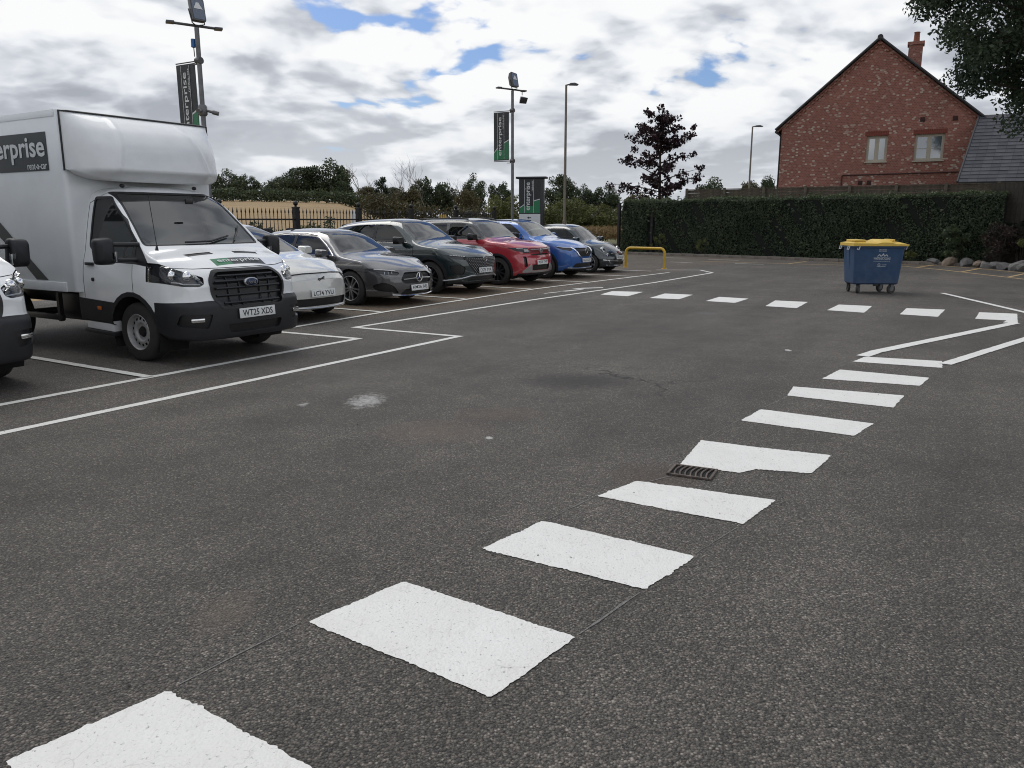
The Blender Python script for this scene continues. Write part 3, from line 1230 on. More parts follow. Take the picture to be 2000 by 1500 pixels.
def mirrors(root, x, y, z, m, s=1.0, tall=False):
    for sy in (-1, 1):
        mb = MB()
        hgt = 0.15 * s if not tall else 0.34
        wd = 0.24 * s if not tall else 0.24
        yc = sy * (y + wd * 0.62)
        prof = rounded([(yc - wd / 2, z - hgt / 2), (yc + wd / 2, z - hgt / 2 * 0.9), (yc + wd / 2 * 0.95, z + hgt / 2 * 0.9), (yc - wd / 2, z + hgt / 2)], 0.05, 3)
        n = len(prof)
        cx, cz = yc, z
        vs = [(x - 0.06, a, b) for a, b in prof] + [(x + 0.02, a, b) for a, b in prof] + [(x + 0.08, cx + (a - cx) * 0.72, cz + (b - cz) * 0.72) for a, b in prof]
        fs = [(i, (i + 1) % n, n + (i + 1) % n, n + i) for i in range(n)] + [(n + i, n + (i + 1) % n, 2 * n + (i + 1) % n, 2 * n + i) for i in range(n)]
        fs += [tuple(range(n))[::-1], tuple(range(2 * n, 3 * n))]
        mb.add(vs, fs)
        o = mb.build('wing_mirror', m, root, smooth=True, angle=50)
        MB().tube([(x + 0.02, sy * (y - 0.05), z - hgt * 0.45), (x, sy * (y + 0.08), z - hgt * 0.30)], 0.022 * s, 6).build('mirror_arm', BLACKP, o)


def paintmat(name, col, metal=0.35, rough=0.3):
    return mat(name, col, rough, metal, coat=1.0, dirt=0.12, backing=(0.02, 0.02, 0.022))


def bar_on(shell, root, name, pts, view, rad, m, lift=0.004, n=5):
    """a slim bar that follows the surface through points drawn in one view"""
    out = []
    for a, b in pts:
        if view == 'front':
            p, nv = shell.hit((6, a, b), (-1, 0, 0))
        elif view == 'right':
            p, nv = shell.hit((a, -4, b), (0, 1, 0))
        elif view == 'left':
            p, nv = shell.hit((a, 4, b), (0, -1, 0))
        else:
            p, nv = shell.hit((a, b, 6), (0, 0, -1))
        out.append(p + nv * lift)
    return MB().tube(out, rad, n).build(name, m, root, smooth=True)


def lerp_pts(pts, k=4):
    out = []
    for i in range(len(pts) - 1):
        for j in range(k):
            t = j / k
            out.append((pts[i][0] * (1 - t) + pts[i + 1][0] * t, pts[i][1] * (1 - t) + pts[i + 1][1] * t))
    return out + [pts[-1]]


def make_car(name, label, spec, loc, colour, yaw=0.0):
    root = thing(name, label, 'car', loc, HEAD + yaw, 'cars parked nose-out along the row')
    s = Shell(spec['shell'])
    wr, wb = spec['wheel_r'], spec['wb']
    mats = {'body': colour}
    depth, names, par = {}, {}, {}
    for a in (0.0, -wb):
        if spec.get('clad'):
            s.cut('arch_cladding', circle(a, wr, wr + spec['clad'], 26), 'side', lambda c: c.z > 0.12)
            mats['arch_cladding'] = BLACKP
            depth['arch_cladding'] = 0.006
        s.cut(None, circle(a, wr, wr + 0.045, 24), 'side', None, ('body', 'arch_cladding', 'sill'))
    for part, poly, view, both, m, d, cond in spec['cuts']:
        over = ('body', 'arch_cladding') if not part.startswith('+') else tuple(s.parts)
        part = part.lstrip('+')
        s.cut(part, poly, view, cond, over, both)
        mats[part] = m
        depth[part] = d
    for part, v in spec.get('names', {}).items():
        names[part] = v
    under = [f for f in s.bm.faces if f.normal.z < -0.5 and (abs(f.calc_center_median().x) < wr + 0.06 or abs(f.calc_center_median().x + wb) < wr + 0.06) and abs(f.calc_center_median().y) > spec['track'] / 2 - 0.16]
    bmesh.ops.delete(s.bm, geom=under, context='FACES')
    objs = s.split(mats, root, depth, names, spec.get('parent_of'))
    add_wheels(root, wr, spec.get('tyre_w', 0.21), spec['rim'], spec['track'], wb, spec.get('rimmat', ALLOY))
    for a in (0.0, -wb):
        for sy in (-1, 1):
            y1, y0 = sy * (spec['track'] / 2 + 0.06), sy * (spec['track'] / 2 - 0.26)
            rr = wr + 0.07
            pts = [(a + rr * math.cos(w), wr + rr * math.sin(w)) for w in [math.pi * (k / 12 * 1.3 - 0.15) for k in range(13)]]
            wl = MB()
            wl.add([(u, y1, v) for u, v in pts] + [(u, y0, v) for u, v in pts], [(k, k + 1, 14 + k, 13 + k) for k in range(12)])
            wl.add([(u, y0, v) for u, v in pts], [tuple(range(13))])
            wl.build('wheel_liner', WELL, root)
    spec['extra'](s, root, objs)
    return root


GLS = dict(ws=WSGLASS, sd=SDGLASS)
MESHM = mat('grille_mesh', (0.012, 0.012, 0.013), 0.5)


def mesh_grid(s, root, name, poly, du, dv, size, m, lift=0.002):
    """small studs over a grille, as the photograph's dotted mesh"""
    us, vs = [p[0] for p in poly], [p[1] for p in poly]
    mb = MB()
    v = min(vs)
    row = 0
    while v < max(vs):
        u = min(us) + (du / 2 if row % 2 else 0)
        while u < max(us):
            if inpoly(u, v, poly):
                p, nv = s.hit((6, u, v), (-1, 0, 0))
                mb.box(p + nv * lift, (0.006, size, size * 0.6))
            u += du
        v += dv
        row += 1
    return tag(mb.build(name, m, root), kind='stuff')


# ---------------------------------------------------------------- grey hatchback
GREY = paintmat('grey_paint', (0.085, 0.085, 0.09), 0.5)


def hatch_extra(s, root, objs):
    cabin(root, 0.72, -0.42, 0.93, -2.7)
    p, _ = s.hit((-0.62, -4, 0.90), (0, 1, 0))
    mirrors(root, -0.58, abs(p.y) + 0.0, 0.98, GREY)
    p, _ = s.hit((6, 0, 0.34), (-1, 0, 0))
    add_plate(root, 'KM26 BEJ', p.x + 0.012, 0.335)
    g0, _ = s.hit((6, 0, 0.53), (-1, 0, 0))
    st = MB()
    c = Vector((g0.x + 0.012, 0, 0.53))
    st.tube([c + Vector((0, 0.085 * math.cos(a), 0.085 * math.sin(a))) for a in [2 * math.pi * k / 24 for k in range(25)]], 0.009, 6)
    for a in (90, 210, 330):
        d = Vector((0, math.cos(R(a)), math.sin(R(a))))
        st.tube([c, c + d * 0.08], [0.014, 0.004], 6)
    st.build('star_badge', CHROME, root, smooth=True)
    for sy in (-1, 1):
        bar_on(s, root, 'grille_bar', lerp_pts([(sy * 0.09, 0.515), (sy * 0.40, 0.50)]), 'front', 0.011, SILVER)
        bar_on(s, root, 'headlamp_strip', lerp_pts([(sy * 0.50, 0.655), (sy * 0.64, 0.675), (sy * 0.80, 0.695)]), 'front', 0.008, DRL)
        for k in range(3):
            bar_on(s, root, 'lamp_fin', lerp_pts([(sy * (0.60 + 0.06 * k), 0.60), (sy * (0.575 + 0.06 * k), 0.645)]), 'front', 0.006, SILVER)
    bar_on(s, root, 'splitter_trim', lerp_pts([(-0.62, 0.215), (-0.3, 0.19), (0.3, 0.19), (0.62, 0.215)]), 'front', 0.010, CHROME)
    for sd in ('right', 'left'):
        bar_on(s, root, 'window_trim', lerp_pts([(-0.44, 0.925), (-0.72, 1.13), (-1.02, 1.305), (-1.4, 1.348), (-1.9, 1.345), (-2.3, 1.285), (-2.8, 1.10)], 6), sd, 0.009, CHROME)
        for x in (-1.42, -2.42):
            bar_on(s, root, 'door_handle', lerp_pts([(x - 0.1, 0.80), (x + 0.1, 0.80)], 3), sd, 0.014, GREY, 0.012)


def seam_side(x0, z0, x1, z1, w=0.010):
    d = Vector((x1 - x0, z1 - z0)).normalized()
    n = Vector((-d.y, d.x)) * (w / 2)
    return [(x0 + n.x, z0 + n.y), (x1 + n.x, z1 + n.y), (x1 - n.x, z1 - n.y), (x0 - n.x, z0 - n.y)]


def xgt(v):
    return lambda c: c.x > v


def ws_cond(xa, xb, z):
    return lambda c: xa < c.x < xb and c.z > z


HATCH = dict(
    wheel_r=0.325, wb=2.73, track=1.56, rim='five', rimmat=ALLOY, tyre_w=0.225,
    shell=dict(
        top=[(-3.50, 0.80), (-3.44, 1.02), (-3.30, 1.13), (-2.9, 1.29), (-2.4, 1.395), (-1.7, 1.44), (-1.2, 1.425), (-0.88, 1.36), (-0.55, 1.155), (-0.27, 0.975), (-0.1, 0.945), (0.3, 0.89), (0.6, 0.82), (0.80, 0.755), (0.92, 0.69), (0.985, 0.60)],
        bot=[(-3.5, 0.36), (-3.2, 0.24), (-2.7, 0.17), (0, 0.16), (0.7, 0.17), (0.985, 0.185)],
        front=[(0.1, 0.80), (0.25, 0.855), (0.45, 0.885), (0.70, 0.895), (0.82, 0.88), (0.92, 0.845), (1.0, 0.79), (1.2, 0.69), (1.36, 0.60), (1.46, 0.52)],
        plan=[(-3.5, 0.70), (-3.45, 0.83), (-3.3, 0.91), (-2.9, 0.98), (-2.2, 1.0), (0.1, 1.0), (0.45, 0.985), (0.68, 0.955), (0.84, 0.90), (0.93, 0.83), (0.985, 0.74)],
        plan_hi=[(-3.5, 0.72), (-2.8, 0.90), (-2.0, 0.98), (-1.2, 1.0), (0.985, 0.98)], belt=0.93,
        nose=[(0.1, 0.05), (0.22, 0.02), (0.35, 0.0), (0.55, 0.01), (0.68, 0.05), (0.8, 0.1)], tail=[(0.2, 0.06), (0.6, 0.0), (0.95, 0.05), (1.2, 0.2)],
        corner=[(-3.5, 0.08), (-1.2, 0.13), (-0.6, 0.09), (-0.2, 0.06), (0.985, 0.06)], crown=[(-3.5, 0.05), (-1.2, 0.045), (-0.6, 0.05), (0.2, 0.05), (0.985, 0.05)],
        lf=0.85, pcf=0.34),
    cuts=[
        ('windscreen', rounded([(-0.70, 0.985), (0.70, 0.985), (0.52, 1.375), (-0.52, 1.375)], 0.06), 'front', True, WSGLASS, -0.004, ws_cond(-1.2, 0.2, 0.9)),
        ('side_window', rounded([(-0.50, 0.94), (-1.56, 0.955), (-1.56, 1.325), (-1.08, 1.31), (-0.76, 1.13)], 0.04), 'side', True, SDGLASS, -0.004, lambda c: c.z > 0.9),
        ('side_window', rounded([(-1.64, 0.957), (-2.72, 1.0), (-2.62, 1.15), (-2.2, 1.285), (-1.64, 1.33)], 0.04), 'side', True, SDGLASS, -0.004, lambda c: c.z > 0.9),
        ('window_pillar', [(-1.56, 0.955), (-1.64, 0.957), (-1.64, 1.33), (-1.56, 1.325)], 'side', True, DARKP, 0.0, lambda c: c.z > 0.9),
        ('rear_window', rounded([(-0.55, 1.0), (0.55, 1.0), (0.48, 1.30), (-0.48, 1.30)], 0.06), 'rear', True, SDGLASS, -0.004, lambda c: c.x < -2.6),
        ('grille', rounded([(-0.40, 0.42), (0.40, 0.42), (0.47, 0.50), (0.36, 0.63), (-0.36, 0.63), (-0.47, 0.50)], 0.05), 'front', True, MESHM, -0.03, xgt(0.5)),
        ('headlight', rounded([(0.44, 0.625), (0.52, 0.575), (0.72, 0.595), (0.86, 0.675), (0.88, 0.71), (0.80, 0.712), (0.62, 0.685)], 0.02), 'front', 'mirror', LAMPIN, -0.012, xgt(0.2)),
        ('side_intake', rounded([(0.50, 0.24), (0.80, 0.30), (0.83, 0.40), (0.74, 0.46), (0.60, 0.38)], 0.03), 'front', 'mirror', DARKP, -0.03, xgt(0.3)),
        ('lower_intake', rounded([(-0.48, 0.215), (0.48, 0.215), (0.36, 0.32), (-0.36, 0.32)], 0.03), 'front', True, DARKP, -0.03, xgt(0.5)),
        ('seam', seam_side(-0.34, 0.28, -0.36, 0.90), 'side', True, DARKP, -0.004, None),
        ('seam', seam_side(-1.60, 0.26, -1.60, 0.95), 'side', True, DARKP, -0.004, None),
        ('sill', [(-2.35, 0.10), (-0.38, 0.10), (-0.38, 0.215), (-2.35, 0.215)], 'side', True, DARKP, 0.0, None),
        ('seam', [(-0.30, 0.70), (0.42, 0.63), (0.42, 0.638), (-0.30, 0.708)], 'side', True, DARKP, -0.003, None),
    ],
    names={'window_pillar': 'pillar_trim', 'seam': 'panel_gap'},
    extra=hatch_extra)


# ---------------------------------------------------------------- crossovers: one shell, two noses
def cross_shell(L=1.0):
    return dict(
        top=[(-3.52, 0.95), (-3.46, 1.14), (-3.30, 1.28), (-3.0, 1.46), (-2.6, 1.565), (-2.0, 1.62), (-1.4, 1.635), (-1.08, 1.60), (-0.75, 1.40), (-0.38, 1.15), (-0.2, 1.105), (0.2, 1.06), (0.5, 0.995), (0.72, 0.92), (0.84, 0.85), (0.90, 0.76)],
        bot=[(-3.52, 0.45), (-3.2, 0.32), (-2.7, 0.21), (0, 0.20), (0.6, 0.21), (0.90, 0.235)],
        front=[(0.15, 0.82), (0.3, 0.875), (0.5, 0.905), (0.8, 0.915), (0.98, 0.90), (1.07, 0.865), (1.15, 0.81), (1.35, 0.725), (1.52, 0.645), (1.66, 0.56)],
        plan=[(-3.52, 0.74), (-3.46, 0.86), (-3.3, 0.93), (-2.9, 0.985), (-2.2, 1.0), (0.1, 1.0), (0.4, 0.985), (0.62, 0.955), (0.78, 0.90), (0.86, 0.84), (0.90, 0.77)],
        plan_hi=[(-3.52, 0.74), (-2.8, 0.92), (-2.0, 0.985), (-1.2, 1.0), (0.90, 0.98)], belt=1.08,
        nose=[(0.15, 0.07), (0.3, 0.02), (0.5, 0.0), (0.75, 0.01), (0.88, 0.05), (1.0, 0.1)], tail=[(0.3, 0.06), (0.7, 0.0), (1.1, 0.06), (1.4, 0.3)],
        corner=[(-3.52, 0.10), (-1.2, 0.13), (-0.7, 0.09), (-0.3, 0.07), (0.90, 0.08)], crown=[(-3.52, 0.05), (-1.2, 0.04), (-0.6, 0.05), (0.2, 0.055), (0.90, 0.05)],
        lf=0.8, pcf=0.30)


CROSS_GLASS = [
    ('windscreen', rounded([(-0.74, 1.155), (0.74, 1.155), (0.59, 1.59), (-0.59, 1.59)], 0.06), 'front', True, WSGLASS, -0.004, ws_cond(-1.5, 0.1, 1.05)),
    ('side_window', rounded([(-0.66, 1.115), (-1.62, 1.12), (-1.62, 1.51), (-1.22, 1.50), (-0.92, 1.33)], 0.04), 'side', True, SDGLASS, -0.004, lambda c: c.z > 1.05),
    ('side_window', rounded([(-1.70, 1.12), (-2.62, 1.15), (-2.52, 1.40), (-2.3, 1.47), (-1.70, 1.51)], 0.04), 'side', True, SDGLASS, -0.004, lambda c: c.z > 1.05),
    ('side_window', rounded([(-2.68, 1.155), (-3.0, 1.19), (-2.6, 1.38)], 0.03), 'side', True, SDGLASS, -0.004, lambda c: c.z > 1.05),
    ('window_pillar', [(-1.62, 1.12), (-1.70, 1.12), (-1.70, 1.51), (-1.62, 1.51)], 'side', True, DARKP, 0.0, lambda c: c.z > 1.05),
    ('rear_window', rounded([(-0.55, 1.18), (0.55, 1.18), (0.50, 1.47), (-0.50, 1.47)], 0.06), 'rear', True, SDGLASS, -0.004, lambda c: c.x < -2.8),
    ('seam', seam_side(-0.42, 0.42, -0.45, 1.07), 'side', True, DARKP, -0.004, None),
    ('seam', seam_side(-1.66, 0.40, -1.66, 1.11), 'side', True, DARKP, -0.004, None),
    ('sill', [(-2.30, 0.12), (-0.40, 0.12), (-0.40, 0.36), (-2.30, 0.36)], 'side', True, BLACKP, 0.004, None),
]


def ring_badge(root, x, z, r, m, y=0.0, bar=True):
    c = Vector((x, y, z))
    b = MB().tube([c + Vector((0, r * math.cos(a), r * math.sin(a))) for a in [2 * math.pi * k / 24 for k in range(25)]], r * 0.13, 6)
    if bar:
        b.box(c, (r * 0.25, r * 2.5, r * 0.36))
    b.build('badge', m, root, smooth=True)


DKGREEN = paintmat('dark_green_paint', (0.006, 0.020, 0.024), 0.3)


def nis_extra(s, root, objs):
    cabin(root, 0.76, -0.55, 1.11, -3.0, 0.42)
    p, _ = s.hit((-0.8, -4, 1.08), (0, 1, 0))
    mirrors(root, -0.74, abs(p.y), 1.16, DARKP, 1.1)
    p, _ = s.hit((6, 0, 0.52), (-1, 0, 0))
    add_plate(root, 'DS75 TVA', p.x + 0.014, 0.515)
    q, _ = s.hit((6, 0, 0.76), (-1, 0, 0))
    ring_badge(root, q.x + 0.012, 0.76, 0.065, CHROME)
    G_ = [(-0.60, 0.80), (-0.36, 0.45), (0.36, 0.45), (0.60, 0.80)]
    mesh_grid(s, root, 'grille_stud', G_, 0.062, 0.032, 0.030, SILVER, 0.0)
    for sy in (-1, 1):
        for k in range(6):
            u = 0.56 + 0.045 * k
            bar_on(s, root, 'lamp_strip', lerp_pts([(sy * u, 0.815 + 0.006 * k), (sy * (u + 0.03), 0.822 + 0.006 * k)], 2), 'front', 0.007, DRL)
        bar_on(s, root, 'bumper_trim', lerp_pts([(sy * 0.86, 0.30), (sy * 0.70, 0.345), (sy * 0.45, 0.40), (sy * 0.0, 0.405)]), 'front', 0.017, SILVER)
    for sd in ('right', 'left'):
        bar_on(s, root, 'window_trim', lerp_pts([(-0.64, 1.10), (-1.6, 1.105), (-2.6, 1.135), (-3.0, 1.17)], 6), sd, 0.009, CHROME)
        for x in (-1.5, -2.42):
            bar_on(s, root, 'door_handle', lerp_pts([(x - 0.1, 0.98), (x + 0.1, 0.98)], 3), sd, 0.015, DKGREEN, 0.012)


CROSS_A = dict(
    wheel_r=0.355, wb=2.665, track=1.58, rim='five', rimmat=DALLOY, tyre_w=0.235, clad=0.105, shell=cross_shell(),
    cuts=CROSS_GLASS + [
        ('grille', rounded([(-0.62, 0.80), (-0.50, 0.60), (-0.36, 0.44), (0.36, 0.44), (0.50, 0.60), (0.62, 0.80)], 0.04), 'front', True, MESHM, -0.012, xgt(0.3)),
        ('headlight', rounded([(0.52, 0.79), (0.62, 0.74), (0.80, 0.775), (0.88, 0.85), (0.70, 0.845), (0.54, 0.825)], 0.02), 'front', 'mirror', LAMPIN, -0.010, xgt(0.1)),
        ('side_intake', rounded([(0.66, 0.42), (0.80, 0.44), (0.84, 0.62), (0.74, 0.66), (0.60, 0.58)], 0.03), 'front', 'mirror', DARKP, -0.02, xgt(0.2)),
        ('lower_intake', rounded([(-0.58, 0.29), (0.58, 0.29), (0.44, 0.375), (-0.44, 0.375)], 0.03), 'front', True, DARKP, -0.03, xgt(0.4)),
        ('skid_plate', rounded([(-0.70, 0.21), (0.70, 0.21), (0.74, 0.275), (-0.74, 0.275)], 0.02), 'front', True, BLACKP, 0.006, xgt(0.4)),
    ],
    names={'window_pillar': 'pillar_trim', 'seam': 'panel_gap'}, extra=nis_extra)

BLUE = paintmat('blue_paint', (0.008, 0.10, 0.38), 0.25)


def blue_extra(s, root, objs):
    cabin(root, 0.76, -0.55, 1.11, -3.0, 0.42)
    p, _ = s.hit((-0.8, -4, 1.08), (0, 1, 0))
    mirrors(root, -0.74, abs(p.y), 1.16, BLUE, 1.1)
    p, _ = s.hit((6, 0, 0.50), (-1, 0, 0))
    add_plate(root, 'BG73 CXV', p.x + 0.014, 0.50)
    q, _ = s.hit((6, 0, 0.76), (-1, 0, 0))
    ring_badge(root, q.x + 0.014, 0.755, 0.07, CHROME)
    for sy in (-1, 1):
        bar_on(s, root, 'grille_chevron', lerp_pts([(sy * 0.55, 0.86), (sy * 0.40, 0.66), (sy * 0.27, 0.57)]), 'front', 0.022, CHROME)
        bar_on(s, root, 'lamp_strip', lerp_pts([(sy * 0.58, 0.845), (sy * 0.75, 0.86), (sy * 0.86, 0.885)]), 'front', 0.008, DRL)
        bar_on(s, root, 'bumper_trim', lerp_pts([(sy * 0.72, 0.30), (sy * 0.4, 0.285), (0, 0.283)]), 'front', 0.012, SILVER)
    for sd in ('right', 'left'):
        for x in (-1.5, -2.42):
            bar_on(s, root, 'door_handle', lerp_pts([(x - 0.1, 0.98), (x + 0.1, 0.98)], 3), sd, 0.015, BLUE, 0.012)
        bar_on(s, root, 'window_trim', lerp_pts([(-0.64, 1.10), (-1.6, 1.105), (-2.6, 1.135), (-3.0, 1.17)], 6), sd, 0.009, CHROME)
    for sy in (-1, 1):
        bar_on(s, root, 'roof_rail', lerp_pts([(-1.25, sy * 0.56), (-2.0, sy * 0.56), (-2.8, sy * 0.53)], 5), 'top', 0.016, DARKP, 0.03)


CROSS_B = dict(
    wheel_r=0.35, wb=2.665, track=1.58, rim='five', rimmat=ALLOY, tyre_w=0.235, clad=0.10, shell=cross_shell(),
    cuts=CROSS_GLASS + [
        ('grille', rounded([(-0.47, 0.84), (-0.36, 0.66), (-0.24, 0.60), (0.24, 0.60), (0.36, 0.66), (0.47, 0.84)], 0.04), 'front', True, MESHM, -0.02, xgt(0.3)),
        ('headlight', rounded([(0.56, 0.80), (0.66, 0.76), (0.82, 0.80), (0.89, 0.885), (0.74, 0.87), (0.58, 0.855)], 0.02), 'front', 'mirror', LAMPIN, -0.010, xgt(0.1)),
        ('lower_intake', rounded([(-0.62, 0.31), (0.62, 0.31), (0.50, 0.42), (-0.50, 0.42)], 0.03), 'front', True, DARKP, -0.03, xgt(0.4)),
        ('skid_plate', rounded([(-0.74, 0.21), (0.74, 0.21), (0.78, 0.29), (-0.78, 0.29)], 0.02), 'front', True, BLACKP, 0.006, xgt(0.4)),
    ],
    names={'window_pillar': 'pillar_trim', 'seam': 'panel_gap'}, extra=blue_extra)

# ---------------------------------------------------------------- red boxy crossover with a black roof
RED = paintmat('red_paint', (0.42, 0.030, 0.046), 0.15)
BLACKROOF = paintmat('black_roof_paint', (0.010, 0.010, 0.011), 0.1)


def red_extra(s, root, objs):
    cabin(root, 0.74, -0.45, 1.10, -3.0, 0.42)
    p, _ = s.hit((-0.7, -4, 1.08), (0, 1, 0))
    mirrors(root, -0.64, abs(p.y), 1.19, DARKP, 1.15)
    p, _ = s.hit((6, 0, 0.56), (-1, 0, 0))
    add_plate(root, 'WJ75 TXP', p.x + 0.014, 0.56)
    q, _ = s.hit((6, 0, 0.84), (-1, 0, 0))
    ring_badge(root, q.x + 0.012, 0.84, 0.06, SILVER, bar=False)
    cv = MB()
    for dz in (-0.03, 0.012):
        cv.tube([(q.x + 0.014, -0.035, 0.835 + dz), (q.x + 0.014, 0, 0.865 + dz), (q.x + 0.014, 0.035, 0.835 + dz)], 0.008, 5)
    cv.build('badge_chevron', SILVER, root)
    for sy in (-1, 1):
        bar_on(s, root, 'grille_bar', lerp_pts([(sy * 0.10, 0.875), (sy * 0.44, 0.885)]), 'front', 0.012, SILVER)
        for dz in (0.83, 0.86, 0.89):
            bar_on(s, root, 'lamp_strip', lerp_pts([(sy * 0.52, dz), (sy * 0.66, dz + 0.004)]), 'front', 0.008, DRL)
        bar_on(s, root, 'lamp_strip', lerp_pts([(sy * 0.68, 0.90), (sy * 0.82, 0.91)]), 'front', 0.007, DRL)
        bar_on(s, root, 'roof_rail', lerp_pts([(-1.05, sy * 0.60), (-1.2, sy * 0.60), (-2.0, sy * 0.60), (-2.8, sy * 0.58), (-2.9, sy * 0.58)], 4), 'top', 0.022, DARKP, 0.045)
    for sd in ('right', 'left'):
        for x in (-1.45, -2.35):
            bar_on(s, root, 'door_handle', lerp_pts([(x - 0.1, 0.98), (x + 0.1, 0.98)], 3), sd, 0.015, RED, 0.012)


BOXY = dict(
    wheel_r=0.345, wb=2.67, track=1.56, rim='ten', rimmat=DALLOY, tyre_w=0.22, clad=0.10,
    shell=dict(
        top=[(-3.45, 1.00), (-3.40, 1.20), (-3.28, 1.40), (-3.1, 1.53), (-2.7, 1.61), (-2.0, 1.645), (-1.3, 1.65), (-0.95, 1.61), (-0.65, 1.40), (-0.36, 1.16), (-0.2, 1.125), (0.2, 1.095), (0.5, 1.045), (0.68, 0.99), (0.76, 0.945), (0.80, 0.86)],
        bot=[(-3.45, 0.45), (-3.2, 0.33), (-2.7, 0.22), (0, 0.21), (0.5, 0.22), (0.80, 0.26)],
        front=[(0.15, 0.82), (0.3, 0.865), (0.5, 0.89), (0.8, 0.90), (1.0, 0.89), (1.09, 0.86), (1.16, 0.82), (1.35, 0.76), (1.52, 0.70), (1.68, 0.62)],
        plan=[(-3.45, 0.82), (-3.40, 0.90), (-3.28, 0.95), (-2.9, 0.99), (-2.2, 1.0), (0.2, 1.0), (0.45, 0.985), (0.62, 0.955), (0.72, 0.92), (0.77, 0.88), (0.80, 0.83)],
        plan_hi=[(-3.45, 0.84), (-2.8, 0.95), (-2.0, 0.99), (-1.2, 1.0), (0.80, 0.98)], belt=1.10,
        nose=[(0.15, 0.10), (0.3, 0.03), (0.5, 0.0), (0.68, 0.02), (0.75, 0.05), (0.9, 0.05), (1.0, 0.09)], tail=[(0.3, 0.06), (0.7, 0.0), (1.1, 0.03), (1.5, 0.15)],
        corner=[(-3.45, 0.10), (-1.2, 0.11), (-0.7, 0.08), (-0.3, 0.07), (0.80, 0.08)], crown=[(-3.45, 0.04), (-1.2, 0.035), (-0.6, 0.045), (0.2, 0.045), (0.80, 0.04)],
        lf=0.65, pcf=0.19),
    cuts=[
        ('windscreen', rounded([(-0.76, 1.165), (0.76, 1.165), (0.63, 1.60), (-0.63, 1.60)], 0.06), 'front', True, WSGLASS, -0.004, ws_cond(-1.4, 0.1, 1.05)),
        ('side_window', rounded([(-0.60, 1.135), (-1.55, 1.135), (-1.55, 1.52), (-1.10, 1.52), (-0.84, 1.36)], 0.04), 'side', True, SDGLASS, -0.004, lambda c: c.z > 1.05),
        ('side_window', rounded([(-1.64, 1.135), (-2.50, 1.145), (-2.50, 1.49), (-1.64, 1.52)], 0.04), 'side', True, SDGLASS, -0.004, lambda c: c.z > 1.05),
        ('side_window', rounded([(-2.58, 1.15), (-3.0, 1.17), (-2.9, 1.42), (-2.58, 1.48)], 0.03), 'side', True, SDGLASS, -0.004, lambda c: c.z > 1.05),
        ('rear_window', rounded([(-0.60, 1.2), (0.60, 1.2), (0.54, 1.5), (-0.54, 1.5)], 0.06), 'rear', True, SDGLASS, -0.004, lambda c: c.x < -2.9),
        ('roof_panel', [(-3.42, 1.12), (-0.46, 1.12), (-0.40, 1.16), (-0.9, 1.75), (-3.42, 1.75)], 'side', True, BLACKROOF, 0.0, lambda c: c.z > 1.05),
        ('roof_panel', [(-3.42, -0.72), (-0.93, -0.72), (-0.93, 0.72), (-3.42, 0.72)], 'top', True, BLACKROOF, 0.0, lambda c: c.z > 1.3),
        ('seam', seam_side(-0.40, 0.42, -0.42, 1.07), 'side', True, DARKP, -0.004, None),
        ('seam', seam_side(-1.60, 0.40, -1.60, 1.11), 'side', True, DARKP, -0.004, None),
        ('sill', [(-2.32, 0.12), (-0.34, 0.12), (-0.34, 0.40), (-2.32, 0.40)], 'side', True, BLACKP, 0.004, None),
        ('headlight', rounded([(0.50, 0.795), (0.66, 0.80), (0.84, 0.855), (0.90, 0.935), (0.70, 0.935), (0.50, 0.925)], 0.02), 'front', 'mirror', LAMPIN, -0.012, xgt(0.1)),
        ('upper_grille', rounded([(-0.46, 0.80), (0.46, 0.80), (0.46, 0.915), (-0.46, 0.915)], 0.02), 'front', True, mat('grille_red_dark', (0.16, 0.012, 0.02), 0.4, coat=0.4), -0.008, xgt(0.3)),
        ('grille', rounded([(-0.42, 0.735), (0.42, 0.735), (0.42, 0.775), (-0.42, 0.775)], 0.012), 'front', True, DARKP, -0.02, xgt(0.3)),
        ('side_intake', rounded([(0.60, 0.47), (0.70, 0.46), (0.72, 0.72), (0.62, 0.72)], 0.02), 'front', 'mirror', DARKP, -0.03, xgt(0.2)),
        ('lower_intake', rounded([(-0.42, 0.37), (0.42, 0.37), (0.42, 0.51), (-0.42, 0.51)], 0.03), 'front', True, DARKP, -0.03, xgt(0.3)),
        ('skid_plate', rounded([(0.42, 0.345), (0.46, 0.52), (0.50, 0.52), (0.74, 0.36), (0.74, 0.32), (0.42, 0.32)], 0.015), 'front', 'mirror', SILVER, 0.010, xgt(0.2)),
        ('skid_bar', rounded([(-0.42, 0.31), (0.42, 0.31), (0.42, 0.36), (-0.42, 0.36)], 0.01), 'front', True, SILVER, 0.010, xgt(0.2)),
        ('bumper_base', rounded([(-0.80, 0.20), (0.80, 0.20), (0.80, 0.305), (-0.80, 0.305)], 0.01), 'front', True, BLACKP, 0.006, xgt(0.2)),
    ],
    names={'seam': 'panel_gap'}, extra=red_extra)

# ---------------------------------------------------------------- small rounded city car
NAVY = paintmat('dark_teal_paint', (0.008, 0.020, 0.028), 0.3)


